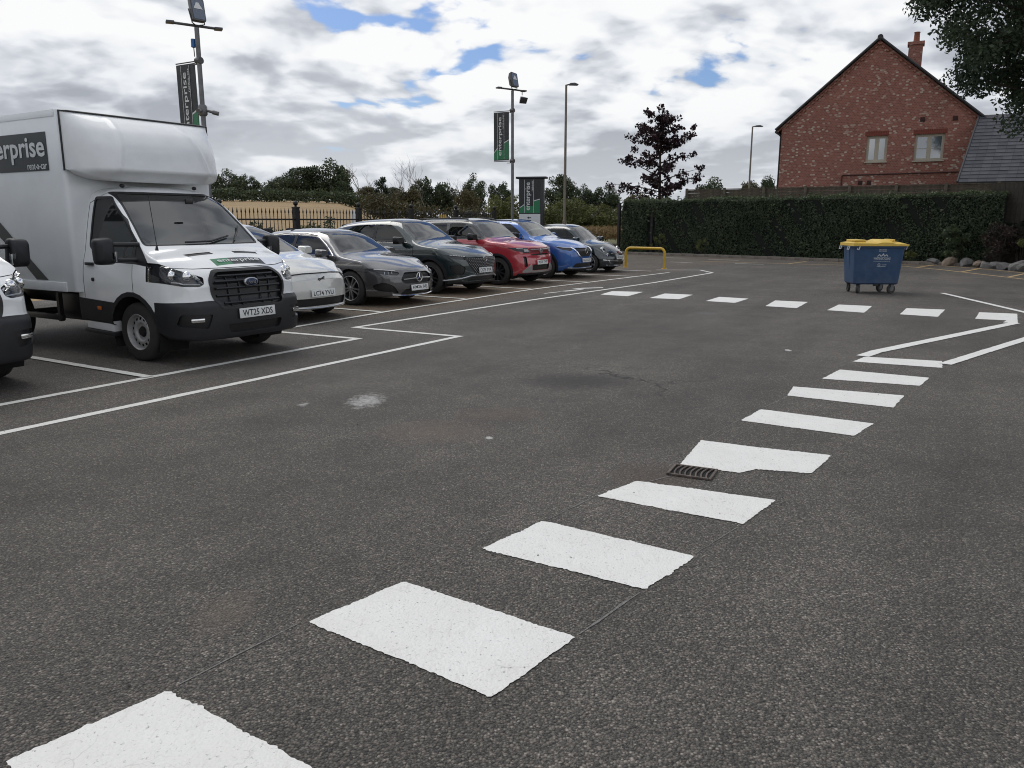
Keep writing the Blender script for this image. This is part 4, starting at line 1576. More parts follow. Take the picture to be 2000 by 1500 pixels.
def city_extra(s, root, objs):
    cabin(root, 0.62, -0.30, 0.96, -2.1, 0.35, s=0.9)
    p, _ = s.hit((-0.45, -4, 0.96), (0, 1, 0))
    mirrors(root, -0.40, abs(p.y), 1.02, NAVY, 0.95)
    p, _ = s.hit((6, 0, 0.47), (-1, 0, 0))
    add_plate(root, 'WR74 LKE', p.x + 0.014, 0.465)
    for sy in (-1, 1):
        for z, rr in ((0.715, 0.085), (0.545, 0.058)):
            y = sy * (0.56 if z > 0.6 else 0.54)
            q, nv = s.hit((6, y, z), (-1, 0, 0))
            nv = (nv + Vector((1.2, 0, 0.25))).normalized()
            a = nv.orthogonal().normalized()
            b = nv.cross(a)
            lamp = MB()
            vs, fs = [], []
            prof = [(rr * 1.12, -0.03), (rr * 1.12, 0.012), (rr * 0.98, 0.018), (rr * 0.9, 0.006)]
            n = 24
            for k in range(n):
                w = 2 * math.pi * k / n
                for r_, h_ in prof:
                    vs.append(q + (a * math.cos(w) + b * math.sin(w)) * r_ + nv * h_)
            for k in range(n):
                for j in range(3):
                    k2 = (k + 1) % n
                    fs.append((k * 4 + j, k * 4 + j + 1, k2 * 4 + j + 1, k2 * 4 + j))
            lo = lamp.add(vs, fs).build('headlight', CHROME, root, smooth=True)
            ds = MB()
            ds.add([q + nv * 0.004] + [q + (a * math.cos(2 * math.pi * k / n) + b * math.sin(2 * math.pi * k / n)) * rr * 0.92 + nv * 0.006 for k in range(n)], [(0, 1 + k, 1 + (k + 1) % n) for k in range(n)])
            ds.build('lamp_bowl', REFLECT, lo)
            MB().ball(q + nv * 0.012, rr * 0.45, 12, 8).build('lamp_projector', LAMPIN, lo, smooth=True)
        bar_on(s, root, 'bumper_trim', lerp_pts([(sy * 0.14, 0.36), (sy * 0.45, 0.375), (sy * 0.68, 0.40)]), 'front', 0.016, CHROME)
        bar_on(s, root, 'moustache_trim', lerp_pts([(sy * 0.08, 0.60), (sy * 0.40, 0.585)]), 'front', 0.014, CHROME)
        bar_on(s, root, 'moustache_trim', lerp_pts([(sy * 0.08, 0.64), (sy * 0.30, 0.63)]), 'front', 0.010, CHROME)
        q, nv = s.hit((6, sy * 0.52, 0.34), (-1, 0, 0))
        ring_badge(root, q.x + 0.01, 0.34, 0.05, CHROME, sy * 0.52, bar=False)
    q, nv = s.hit((6, 0, 0.62), (-1, 0, 0))
    MB().ball((q.x, 0, 0.615), 0.055, 14, 8, (0.3, 1.1, 0.9)).build('badge', mat('badge_red', (0.25, 0.02, 0.02), 0.3), root, smooth=True)
    bar_on(s, root, 'splitter_trim', lerp_pts([(-0.6, 0.235), (0, 0.215), (0.6, 0.235)]), 'front', 0.012, CHROME)
    for sd in ('right', 'left'):
        bar_on(s, root, 'door_handle', lerp_pts([(-1.35, 0.84), (-1.15, 0.84)], 3), sd, 0.014, CHROME, 0.012)


CITY = dict(
    wheel_r=0.295, wb=2.30, track=1.40, rim='seven', rimmat=ALLOY, tyre_w=0.19,
    shell=dict(
        top=[(-2.86, 0.85), (-2.82, 1.0), (-2.70, 1.16), (-2.4, 1.34), (-2.0, 1.44), (-1.5, 1.485), (-1.05, 1.475), (-0.78, 1.41), (-0.45, 1.16), (-0.22, 0.99), (-0.05, 0.955), (0.25, 0.895), (0.45, 0.825), (0.58, 0.75), (0.66, 0.66), (0.70, 0.54)],
        bot=[(-2.86, 0.40), (-2.6, 0.24), (-2.2, 0.17), (0, 0.16), (0.5, 0.17), (0.70, 0.19)],
        front=[(0.1, 0.72), (0.25, 0.775), (0.45, 0.805), (0.70, 0.81), (0.86, 0.79), (0.95, 0.755), (1.03, 0.71), (1.2, 0.645), (1.38, 0.57), (1.50, 0.48)],
        plan=[(-2.86, 0.72), (-2.80, 0.84), (-2.65, 0.92), (-2.3, 0.98), (-1.8, 1.0), (0.05, 1.0), (0.30, 0.98), (0.48, 0.94), (0.60, 0.88), (0.66, 0.81), (0.70, 0.72)],
        plan_hi=[(-2.86, 0.74), (-2.3, 0.92), (-1.6, 1.0), (0.70, 0.95)], belt=0.96,
        nose=[(0.1, 0.06), (0.25, 0.01), (0.4, 0.0), (0.55, 0.03), (0.7, 0.08), (0.85, 0.14)], tail=[(0.2, 0.06), (0.6, 0.0), (1.0, 0.08), (1.3, 0.25)],
        corner=[(-2.86, 0.12), (-1.2, 0.15), (-0.5, 0.10), (-0.2, 0.10), (0.70, 0.10)], crown=[(-2.86, 0.05), (-1.2, 0.05), (-0.5, 0.06), (0.2, 0.08), (0.70, 0.05)],
        lf=0.65, pcf=0.30),
    cuts=[
        ('windscreen', rounded([(-0.62, 1.0), (0.62, 1.0), (0.50, 1.41), (-0.50, 1.41)], 0.07), 'front', True, WSGLASS, -0.004, ws_cond(-1.1, 0.1, 0.93)),
        ('side_window', rounded([(-0.42, 0.97), (-1.50, 0.98), (-1.46, 1.36), (-0.98, 1.36), (-0.68, 1.18)], 0.05), 'side', True, SDGLASS, -0.004, lambda c: c.z > 0.93),
        ('side_window', rounded([(-1.58, 0.985), (-2.20, 1.02), (-2.0, 1.26), (-1.54, 1.35)], 0.05), 'side', True, SDGLASS, -0.004, lambda c: c.z > 0.93),
        ('rear_window', rounded([(-0.48, 1.0), (0.48, 1.0), (0.42, 1.3), (-0.42, 1.3)], 0.06), 'rear', True, SDGLASS, -0.004, lambda c: c.x < -2.0),
        ('lower_intake', rounded([(-0.34, 0.24), (0.34, 0.24), (0.38, 0.33), (-0.38, 0.33)], 0.03), 'front', True, DARKP, -0.03, xgt(0.2)),
        ('seam', seam_side(-0.33, 0.28, -0.33, 0.94), 'side', True, DARKP, -0.004, None),
        ('seam', seam_side(-1.54, 0.28, -1.54, 0.97), 'side', True, DARKP, -0.004, None),
        ('bumper_gap', [(-0.76, 0.415), (0.76, 0.415), (0.76, 0.424), (-0.76, 0.424)], 'front', True, DARKP, -0.004, xgt(0.1)),
        ('sill', [(-1.98, 0.10), (-0.32, 0.10), (-0.32, 0.22), (-1.98, 0.22)], 'side', True, DARKP, 0.0, None),
    ],
    names={'seam': 'panel_gap'}, extra=city_extra)

# ---------------------------------------------------------------- white electric crossover, half hidden by the van
PEARL = paintmat('pearl_white_paint', (0.60, 0.60, 0.57), 0.1)


def pearl_extra(s, root, objs):
    cabin(root, 0.76, -0.35, 1.02, -3.0, 0.40)
    p, _ = s.hit((-0.6, -4, 1.02), (0, 1, 0))
    mirrors(root, -0.52, abs(p.y), 1.08, PEARL, 1.0)
    p, _ = s.hit((6, 0, 0.46), (-1, 0, 0))
    add_plate(root, 'LC74 YVU', p.x + 0.016, 0.455)
    q, nv = s.hit((6, 0, 0.68), (-1, 0, 0))
    # galloping emblem
    pony = [(-0.085, 0.005), (-0.06, 0.018), (-0.03, 0.012), (0.0, 0.016), (0.03, 0.030), (0.055, 0.044), (0.06, 0.036), (0.085, 0.026), (0.08, 0.018), (0.055, 0.020), (0.04, 0.006),
            (0.075, -0.004), (0.07, -0.012), (0.03, -0.006), (0.01, -0.010), (-0.02, -0.014), (-0.045, -0.034), (-0.052, -0.028), (-0.035, -0.006), (-0.055, -0.002), (-0.075, -0.022), (-0.082, -0.016), (-0.065, 0.004)]
    e = MB().prism(pony, 0, 0.006).build('pony_badge', DARKP, root)
    at_plane(e, (q.x + 0.004, 0, 0.675), (0, 1, 0), (-0.12, 0, 1))
    bar_on(s, root, 'grille_outline', lerp_pts([(-0.70, 0.56), (-0.68, 0.66), (-0.60, 0.745), (-0.3, 0.765), (0.3, 0.765), (0.60, 0.745), (0.68, 0.66), (0.70, 0.56)], 5), 'front', 0.011, DARKP)
    for sy in (-1, 1):
        for k in range(3):
            bar_on(s, root, 'lamp_strip', lerp_pts([(sy * (0.70 + 0.05 * k), 0.72), (sy * (0.69 + 0.05 * k), 0.79)]), 'front', 0.008, DRL)
    bar_on(s, root, 'splitter_trim', lerp_pts([(-0.75, 0.235), (0, 0.215), (0.75, 0.235)]), 'front', 0.014, SILVER)


ELEC = dict(
    wheel_r=0.355, wb=2.97, track=1.62, rim='five', rimmat=DALLOY, tyre_w=0.23,
    shell=dict(
        top=[(-3.80, 0.95), (-3.74, 1.08), (-3.5, 1.22), (-3.0, 1.42), (-2.4, 1.53), (-1.8, 1.57), (-1.3, 1.54), (-0.95, 1.44), (-0.55, 1.22), (-0.2, 1.06), (0.0, 1.02), (0.35, 0.965), (0.60, 0.895), (0.75, 0.83), (0.82, 0.77), (0.86, 0.68)],
        bot=[(-3.8, 0.42), (-3.4, 0.26), (-2.9, 0.19), (0, 0.17), (0.6, 0.18), (0.86, 0.20)],
        front=[(0.1, 0.84), (0.25, 0.90), (0.5, 0.935), (0.75, 0.94), (0.90, 0.92), (1.0, 0.88), (1.08, 0.82), (1.3, 0.72), (1.46, 0.63), (1.6, 0.55)],
        plan=[(-3.8, 0.74), (-3.74, 0.85), (-3.5, 0.92), (-3.0, 0.98), (-2.2, 1.0), (0.05, 1.0), (0.38, 0.985), (0.60, 0.95), (0.75, 0.90), (0.82, 0.84), (0.86, 0.76)],
        plan_hi=[(-3.8, 0.74), (-3.0, 0.92), (-2.0, 1.0), (0.86, 0.97)], belt=1.0,
        nose=[(0.1, 0.05), (0.25, 0.01), (0.45, 0.0), (0.65, 0.02), (0.78, 0.06), (0.9, 0.1)], tail=[(0.2, 0.06), (0.7, 0.0), (1.1, 0.1), (1.3, 0.2)],
        corner=[(-3.8, 0.10), (-1.2, 0.13), (-0.5, 0.09), (0, 0.08), (0.86, 0.08)], crown=[(-3.8, 0.05), (-1.2, 0.045), (-0.5, 0.05), (0.2, 0.065), (0.86, 0.05)],
        lf=0.75, pcf=0.34),
    cuts=[
        ('windscreen', rounded([(-0.74, 1.075), (0.74, 1.075), (0.58, 1.49), (-0.58, 1.49)], 0.06), 'front', True, WSGLASS, -0.004, ws_cond(-1.5, 0.2, 1.0)),
        ('side_window', rounded([(-0.55, 1.04), (-1.55, 1.05), (-1.55, 1.44), (-1.2, 1.43), (-0.85, 1.26)], 0.04), 'side', True, SDGLASS, -0.004, lambda c: c.z > 1.0),
        ('side_window', rounded([(-1.63, 1.05), (-2.8, 1.09), (-2.4, 1.38), (-1.63, 1.44)], 0.04), 'side', True, SDGLASS, -0.004, lambda c: c.z > 1.0),
        ('headlight', rounded([(0.66, 0.70), (0.78, 0.70), (0.90, 0.82), (0.80, 0.825), (0.68, 0.80)], 0.02), 'front', 'mirror', LAMPIN, -0.010, xgt(0.0)),
        ('lower_intake', rounded([(-0.60, 0.25), (0.60, 0.25), (0.66, 0.375), (-0.66, 0.375)], 0.03), 'front', True, DARKP, -0.03, xgt(0.3)),
        ('seam', seam_side(-0.36, 0.30, -0.38, 1.0), 'side', True, DARKP, -0.004, None),
        ('sill', [(-2.6, 0.10), (-0.36, 0.10), (-0.36, 0.27), (-2.6, 0.27)], 'side', True, DARKP, 0.0, None),
    ],
    names={'seam': 'panel_gap'}, extra=pearl_extra)

make_car('parked_car', 'white electric crossover half hidden behind the white box van', ELEC, lot(9.40, -10.15), PEARL)
make_car('parked_car', 'grey hatchback with a three-pointed star on its grille', HATCH, lot(12.28, -10.55), GREY)
make_car('parked_car', 'dark green crossover with a studded grille beside the grey hatchback', CROSS_A, lot(15.05, -10.75), DKGREEN)
make_car('parked_car', 'red boxy crossover with a black roof and roof rails', BOXY, lot(17.85, -10.75), RED)
make_car('parked_car', 'bright blue crossover with a chrome chevron grille', CROSS_B, lot(20.5, -10.9), BLUE)
make_car('parked_car', 'small rounded dark city car with round headlamps, last in the row', CITY, lot(23.3, -10.9), NAVY)
# ================================================================ box vans
VANBOX = mat('box_white', (0.76, 0.785, 0.80), 0.4, coat=0.2, var=0.05, vscale=2.0, dirt=0.3)
FAIRING = mat('fairing_white', (0.74, 0.755, 0.765), 0.4, coat=0.25, var=0.06, vscale=3.0)
SIGNGREY = mat('van_sign_dark', (0.022, 0.028, 0.032), 0.45)


def van_shell():
    return dict(
        top=[(-1.02, 1.97), (-0.90, 2.00), (-0.70, 2.00), (-0.55, 1.965), (-0.42, 1.885), (-0.1, 1.605), (0.23, 1.31), (0.30, 1.275), (0.55, 1.20), (0.74, 1.13), (0.86, 1.07), (0.93, 1.01), (0.985, 0.90)],
        bot=[(-1.02, 0.42), (0.4, 0.36), (0.6, 0.30), (0.985, 0.285)],
        front=[(0.2, 0.86), (0.35, 0.905), (0.6, 0.925), (0.9, 0.925), (1.10, 0.905), (1.25, 0.865), (1.45, 0.825), (1.7, 0.77), (1.88, 0.715), (2.02, 0.62)],
        plan=[(-1.02, 1.0), (0.2, 1.0), (0.5, 0.985), (0.70, 0.96), (0.84, 0.925), (0.92, 0.885), (0.96, 0.85), (0.985, 0.80)],
        nose=[(0.2, 0.07), (0.32, 0.015), (0.5, 0.0), (0.66, 0.01), (0.72, 0.055), (0.95, 0.075), (1.1, 0.11)], tail=[(0.2, 0.0), (2.0, 0.0)],
        corner=[(-1.02, 0.11), (-0.55, 0.10), (-0.2, 0.06), (0.25, 0.05), (0.6, 0.07), (0.985, 0.07)], crown=[(-1.02, 0.03), (-0.6, 0.035), (-0.1, 0.05), (0.3, 0.06), (0.985, 0.05)],
        belt=1.2, lf=0.60, lr=0.1, pcf=0.20, pcr=0.0, pef=2.6, rings=52, res=(32, 7, 9, 3))


def make_van(label, loc, yaw=0.0):
    root = thing('box_van', label, 'van', loc, HEAD + yaw, 'white box vans')
    s = Shell(van_shell())
    wr = 0.34
    mats = {'body': WHITE}
    dp = {}
    s.cut('arch_trim', circle(0, wr, wr + 0.125, 26), 'side', lambda c: c.z > 0.3)
    s.cut(None, circle(0, wr, wr + 0.075, 26), 'side', None, ('body', 'arch_trim'))

    def C(name, poly, view, both, m, d, cond=None, over=('body',)):
        s.cut(name, poly, view, cond, over, both)
        mats[name] = m
        dp[name] = d
    mats['arch_trim'] = BLACKP
    dp['arch_trim'] = 0.008
    fr = lambda c: c.x > 0.35
    C('fog_recess', rounded([(0.56, 0.57), (0.84, 0.58), (0.86, 0.45), (0.62, 0.41)], 0.03, 4), 'front', 'mirror', DARKP, -0.02, fr)
    C('lower_intake', rounded([(-0.36, 0.345), (0.36, 0.345), (0.40, 0.445), (-0.40, 0.445)], 0.03, 4), 'front', True, DARKP, -0.03, fr)
    C('grille', rounded([(-0.40, 1.02), (0.40, 1.02), (0.50, 0.93), (0.50, 0.79), (0.42, 0.635), (-0.42, 0.635), (-0.50, 0.79), (-0.50, 0.93)], 0.05, 4), 'front', True, DARKP, -0.035, fr)
    C('grille_surround', rounded([(-0.43, 1.05), (0.43, 1.05), (0.535, 0.945), (0.535, 0.78), (0.45, 0.61), (-0.45, 0.61), (-0.535, 0.78), (-0.535, 0.945)], 0.06, 4), 'front', True, DARKP, 0.010, fr)
    C('headlight', rounded([(0.565, 0.975), (0.585, 0.90), (0.64, 0.875), (0.80, 0.885), (0.935, 0.93), (0.945, 1.165), (0.90, 1.14), (0.76, 1.06)], 0.02, 4), 'front', 'mirror', LAMPIN, -0.045, lambda c: c.x > 0.2)
    C('bumper', [(-1.0, 0.2), (1.0, 0.2), (1.0, 0.70), (0.60, 0.715), (-0.60, 0.715), (-1.0, 0.70)], 'front', True, BLACKP, 0.006, lambda c: c.x > 0.40, ('body',))
    C('bumper', [(0.40, 0.2), (1.2, 0.2), (1.2, 0.70), (0.44, 0.70)], 'side', True, BLACKP, 0.006, None, ('body',))
    C('side_skirt', [(-1.05, 0.3), (-0.30, 0.3), (-0.30, 0.665), (-1.05, 0.70)], 'side', True, BLACKP, 0.004, None)
    C('windscreen', rounded([(-0.79, 1.325), (0.79, 1.325), (0.66, 1.905), (-0.66, 1.905)], 0.05, 4), 'front', True, WSGLASS, -0.006, lambda c: -0.7 < c.x < 0.34 and c.z > 1.28)
    C('windscreen_edge', rounded([(-0.815, 1.312), (0.815, 1.312), (0.685, 1.93), (-0.685, 1.93)], 0.05, 4), 'front', True, DARKP, -0.002, lambda c: -0.75 < c.x < 0.36 and c.z > 1.26)
    C('side_window', rounded([(-0.80, 1.845), (-0.52, 1.845), (-0.20, 1.60), (0.07, 1.34), (0.07, 1.155), (-0.35, 1.155), (-0.64, 1.21), (-0.80, 1.32)], 0.04, 4), 'side', True, SDGLASS, -0.008, lambda c: c.z > 1.1)
    C('window_seal', rounded([(-0.825, 1.875), (-0.51, 1.875), (-0.17, 1.62), (0.10, 1.36), (0.36, 1.09), (0.10, 1.115), (-0.36, 1.125), (-0.66, 1.18), (-0.825, 1.30)], 0.04, 4), 'side', True, DARKP, -0.003, lambda c: c.z > 1.05)
    C('seam', seam_side(-0.90, 0.70, -0.90, 1.80, 0.009), 'side', True, DARKP, -0.004, None)
    C('seam', seam_side(0.045, 0.80, 0.045, 1.11, 0.009), 'side', True, DARKP, -0.004, None)
    C('seam', seam_side(-0.90, 1.80, -0.60, 1.925, 0.008), 'side', True, DARKP, -0.004, None)
    C('hood_vent', [(0.42, 0.16), (0.49, 0.15), (0.49, 0.50), (0.42, 0.52)], 'top', 'mirror', DARKP, -0.006, lambda c: c.z > 1.1)
    C('hood_gap', [(-0.80, 1.078), (-0.6, 1.062), (0.6, 1.062), (0.80, 1.078), (0.80, 1.084), (0.6, 1.070), (-0.6, 1.070), (-0.80, 1.084)], 'front', True, DARKP, -0.004, lambda c: c.x > 0.5)
    C('hood_decal_green', [(0.60, -0.30), (0.72, -0.30), (0.72, -0.06), (0.60, -0.06)], 'top', True, SIGNGREEN, 0.001, lambda c: c.z > 1.0)
    C('hood_decal_dark', [(0.60, -0.06), (0.72, -0.06), (0.72, 0.42), (0.60, 0.42)], 'top', True, SIGNGREY, 0.001, lambda c: c.z > 1.0)
    under = [f for f in s.bm.faces if f.normal.z < -0.5 and abs(f.calc_center_median().x) < wr + 0.08 and abs(f.calc_center_median().y) > 0.55]
    bmesh.ops.delete(s.bm, geom=under, context='FACES')
    bvh_s = s
    o = s.split(mats, root, dp, {'seam': 'panel_gap', 'body': 'cab_body', 'hood_decal_green': 'hood_decal', 'hood_decal_dark': 'hood_decal'})
    # lettering on the bonnet decal
    a, nv = bvh_s.hit((0.66, 0.06, 5), (0, 0, -1))
    b, _ = bvh_s.hit((0.62, 0.06, 5), (0, 0, -1))
    c, _ = bvh_s.hit((0.70, 0.06, 5), (0, 0, -1))
    par = o.get('hood_decal_dark', [root])[0]
    t = link('lettering', text_mesh('lettering', 'enterprise', 0.60, 0.085, SIGNWHITE, 0.006, bold=0.01), par)
    at_plane(t, a, (0, 1, 0), b - c)
    # headlamp lenses and bowls
    for hl in o['headlight']:
        sy = 1 if hl.data.vertices[0].co.y > 0 else -1
        for (y, z, r_) in ((0.70, 0.985, 0.062), (0.83, 1.0, 0.052)):
            q, nv2 = bvh_s.hit((6, sy * y, z), (-1, 0, 0))
            p0 = q - Vector((0.03, 0, 0))
            MB().ball(p0, r_, 14, 8, (0.55, 1, 1)).build('lamp_bowl', REFLECT, hl, smooth=True)
        bar_on(bvh_s, hl, 'lamp_strip', lerp_pts([(sy * 0.62, 0.91), (sy * 0.78, 0.915), (sy * 0.86, 0.93)]), 'front', 0.008, DRL, -0.025)
        bar_on(bvh_s, hl, 'indicator', lerp_pts([(sy * 0.60, 0.96), (sy * 0.635, 0.985)]), 'front', 0.016, DRL, -0.03)
        # clear cover following the body
        me = hl.data.copy()
        n = len(me.vertices)
        cover = link('lamp_lens', me, hl)
        me.materials.clear()
        me.materials.append(LENS)
        bm = bmesh.new()
        bm.from_mesh(me)
        bm.normal_update()
        side = [f for f in bm.faces if f.normal.dot(Vector((0.8, 0.6 * sy, 0.1)).normalized()) < 0.25]
        bmesh.ops.delete(bm, geom=side, context='FACES')
        for v in bm.verts:
            v.co += v.normal * 0.047
        bm.to_mesh(me)
        bm.free()
    for z in (0.685, 0.765, 0.845, 0.925, 0.985):
        w = 0.46 if 0.7 < z < 0.96 else 0.40
        bar_on(bvh_s, root, 'grille_bar', lerp_pts([(-w, z), (0, z), (w, z)], 6), 'front', 0.014, BLACKP, -0.008)
    for y in (-0.3, -0.15, 0.15, 0.3):
        bar_on(bvh_s, root, 'grille_rib', lerp_pts([(y, 0.65), (y, 1.0)], 4), 'front', 0.008, DARKP, -0.022)
    # oval badge
    q, _ = bvh_s.hit((6, 0, 0.905), (-1, 0, 0))
    bd = MB().lathe([(0.001, 0.018), (0.085, 0.014), (0.10, 0.006), (0.10, -0.01)], 28, 'x').build('oval_badge', SILVER, root, smooth=True)
    bd.location = (q.x + 0.01, 0, 0.90)
    bd.scale = (1, 1.0, 0.50)
    bl = MB().lathe([(0.001, 0.021), (0.078, 0.019), (0.086, 0.012)], 28, 'x').build('badge_field', mat('badge_blue', (0.012, 0.025, 0.07), 0.3), bd, smooth=True)
    tx = link('lettering', text_mesh('lettering', 'Ford', 0.115, 0.085, CHROME, 0.0, shear=0.25), bd)
    at_plane(tx, (0.024, 0, 0), (0, 1, 0), (0, 0, 1))
    # plate
    q, _ = bvh_s.hit((6, 0.0, 0.56), (-1, 0, 0))
    add_plate(root, 'WT25 XDS', q.x + 0.022, 0.555, 0.0, 3)
    # fog lamps
    for sy in (-1, 1):
        q, nv2 = bvh_s.hit((6, sy * 0.72, 0.51), (-1, 0, 0))
        f = MB().box((0, 0, 0), (0.02, 0.15, 0.045)).build('fog_lamp', REFLECT, root, bevel=0.01)
        f.location = q + Vector((-0.012, 0, 0))
        f.rotation_euler = (0, 0, math.atan2(nv2.y, nv2.x))
    # tall double-arm mirrors
    for sy in (-1, 1):
        y0 = 1.18
        pr = rounded([(y0 - 0.11, 1.12), (y0 + 0.10, 1.12), (y0 + 0.11, 1.40), (y0 - 0.08, 1.42)], 0.05, 4)
        n = len(pr)
        vs = []
        for (xx, k) in ((-0.09, 0.9), (-0.07, 1.0), (0.01, 1.0), (0.05, 0.86), (0.065, 0.6)):
            vs += [(xx, sy * (y0 + (u - y0) * k), 1.265 + (v - 1.265) * k) for u, v in pr]
        fs = []
        for j in range(4):
            fs += [(j * n + i, j * n + (i + 1) % n, (j + 1) * n + (i + 1) % n, (j + 1) * n + i) for i in range(n)]
        fs += [tuple(range(n))[::-1], tuple(range(4 * n, 5 * n))]
        mr = MB().add(vs, fs).build('wing_mirror', BLACKP, root, smooth=True, angle=50)
        for z in (1.165, 1.335):
            MB().tube([(-0.02, sy * (y0 - 0.08), z), (0.06, sy * 0.95, z), (0.12, sy * 0.84, z)], 0.024, 8).build('mirror_arm', BLACKP, mr, smooth=True)
        MB().box((0.045, sy * (y0 - 0.07), 1.20), (0.04, 0.075, 0.13)).build('mirror_indicator', LENS, mr, bevel=0.01)
        MB().box((0.035, sy * (y0 - 0.07), 1.20), (0.03, 0.06, 0.11)).build('indicator_bulb', DRL, mr, bevel=0.01)
        MB().box((-0.75, sy * 0.925, 1.10), (0.15, 0.03, 0.035)).build('door_handle', DARKP, root, bevel=0.008)
        MB().lathe([(0.001, -0.012), (0.022, -0.01), (0.022, 0.02)], 16, 'y', (-0.70, sy * 0.93, 0.92)).build('lock_cap', DARKP, root, smooth=True)
        MB().box((-0.62, sy * 0.932, 0.59), (0.07, 0.012, 0.04)).build('side_marker', AMBER, root, bevel=0.004)
        MB().prism([(-0.95, 0.335), (-0.42, 0.315), (-0.42, 0.44), (-0.95, 0.47)], sy * 0.80, sy * 0.905, 'y').build('step_panel', WHITE, root, bevel=0.01)
        MB().prism([(-0.97, 0.29), (-0.38, 0.265), (-0.38, 0.31), (-0.97, 0.33)], sy * 0.78, sy * 0.93, 'y').build('step', BLACKP, root, bevel=0.01)
    # wipers and aerial
    bar_on(bvh_s, root, 'wiper', lerp_pts([(-0.30, 1.335), (0.05, 1.34), (0.38, 1.40)], 4), 'front', 0.011, DARKP, 0.016)
    bar_on(bvh_s, root, 'wiper', lerp_pts([(0.42, 1.335), (0.60, 1.46), (0.66, 1.52)], 4), 'front', 0.011, DARKP, 0.016)
    MB().tube([(0.335, -0.78, 1.27), (0.34, -0.78, 1.33)], [0.02, 0.008], 8).build('aerial_base', DARKP, root)
    MB().tube([(0.34, -0.78, 1.32), (0.27, -0.78, 1.86)], 0.0045, 6).build('aerial', DARKP, root)
    for sy in (-1, 1):
        MB().ball((-0.62, sy * 0.50, 2.0), 0.03, 10, 6, (1, 1, 0.8)).build('roof_lamp', BLACKP, root, smooth=True)
    MB().box((-0.08, 0.0, 1.82), (0.03, 0.10, 0.06)).build('sensor_housing', DARKP, root, bevel=0.01)
    # cabin
    cabin(root, 0.76, -0.12, 1.20, -0.98, 0.60, False, 0.75)
    MB().box((-0.97, 0, 1.25), (0.03, 1.5, 1.3)).build('bulkhead', mat('bulkhead_grey', (0.10, 0.10, 0.105), 0.8), root)
    # wheels
    add_wheels(root, wr, 0.20, 'steel', 1.56, 0.0, STEELR, rear=False)
    ty, rim, back = wheel_mesh(wr, 0.20, 'steel')
    for sy in (-1, 1):
        for off in (0.0, 0.23):
            w = link('wheel', ty, root)
            w.location = (-3.1, sy * (0.86 - off), wr)
            if sy > 0:
                w.rotation_euler = (0, 0, math.pi)
            if off == 0:
                link('rim', rim, w)
                link('brake_disc', back, w)
    for sy in (-1, 1):
        rr = wr + 0.10
        pts = [(rr * math.cos(w), wr + rr * math.sin(w)) for w in [math.pi * (k / 12 * 1.3 - 0.15) for k in range(13)]]
        wl = MB()
        wl.add([(u, sy * 0.90, v) for u, v in pts] + [(u, sy * 0.52, v) for u, v in pts], [(k, k + 1, 14 + k, 13 + k) for k in range(12)])
        wl.add([(u, sy * 0.52, v) for u, v in pts], [tuple(range(13))])
        wl.build('wheel_liner', WELL, root)
    # chassis
    for sy in (-1, 1):
        MB().box((-2.4, sy * 0.42, 0.62), (3.4, 0.09, 0.16)).build('chassis_rail', DARKP, root)
        MB().box((-1.95, sy * 0.90, 0.42), (1.0, 0.05, 0.07)).build('side_guard', DARKP, root, bevel=0.01)
        MB().box((-1.5, sy * 0.90, 0.55), (0.05, 0.05, 0.35)).build('guard_post', DARKP, root)
    MB().box((-1.55, -0.62, 0.55), (0.55, 0.32, 0.34)).build('fuel_tank', DARKP, root, bevel=0.05)
    MB().box((-1.75, 0.6, 0.52), (0.6, 0.30, 0.30)).build('battery_box', DARKP, root, bevel=0.03)
    MB().lathe([(0.02, -0.98), (0.05, -0.95), (0.05, 0.95), (0.02, 0.98)], 12, 'y', (-3.1, 0, wr)).build('rear_axle', DARKP, root)
    # the box
    X0, X1, HWB, Z0, Z1 = -4.35, -0.93, 1.0, 0.76, 2.84
    pl = rounded([(X0, -HWB), (X1, -HWB), (X1, HWB), (X0, HWB)], 0.06, 5)
    bx = MB().prism(pl, Z0, Z1).build('box_body', VANBOX, root, bevel=0.018)
    for sy in (-1, 1):
        MB().box(((X0 + X1) / 2 - 0.06, sy * (HWB + 0.006), Z0 + 0.055), (X1 - X0 - 0.26, 0.018, 0.11)).build('lower_rail', VANBOX, bx, bevel=0.005)
        MB().box(((X0 + X1) / 2 - 0.03, sy * (HWB + 0.002), Z1 - 0.04), (X1 - X0 - 0.10, 0.012, 0.075)).build('upper_rail', VANBOX, bx, bevel=0.004)
        y = sy * (HWB + 0.004)
        sg = MB().prism([(-3.1, 2.17), (-1.22, 2.17), (-1.22, 2.605), (-3.1, 2.605)], min(y, y + sy * 0.003), max(y, y + sy * 0.003), 'y').build('box_sign', SIGNGREY, root)
        MB().prism([(-3.1, 2.17), (-2.72, 2.17), (-2.72, 2.605), (-3.1, 2.605)], min(y + sy * 0.003, y + sy * 0.005), max(y + sy * 0.003, y + sy * 0.005), 'y').build('sign_green_end', SIGNGREEN, sg)
        t1 = link('lettering', text_mesh('lettering', 'enterprise', 1.58, 0.30, SIGNWHITE, 0.0, bold=0.02), sg)
        at_plane(t1, (-2.05 if sy < 0 else -2.25, y + sy * 0.008, 2.405), (1 if sy < 0 else -1, 0, 0), (0, 0, 1))
        t2 = link('lettering', text_mesh('lettering', 'rent-a-car', 0.42, 0.07, SIGNWHITE, 0.0, bold=0.012), sg)
        at_plane(t2, (-1.45, y + sy * 0.008, 2.222), (1 if sy < 0 else -1, 0, 0), (0, 0, 1))
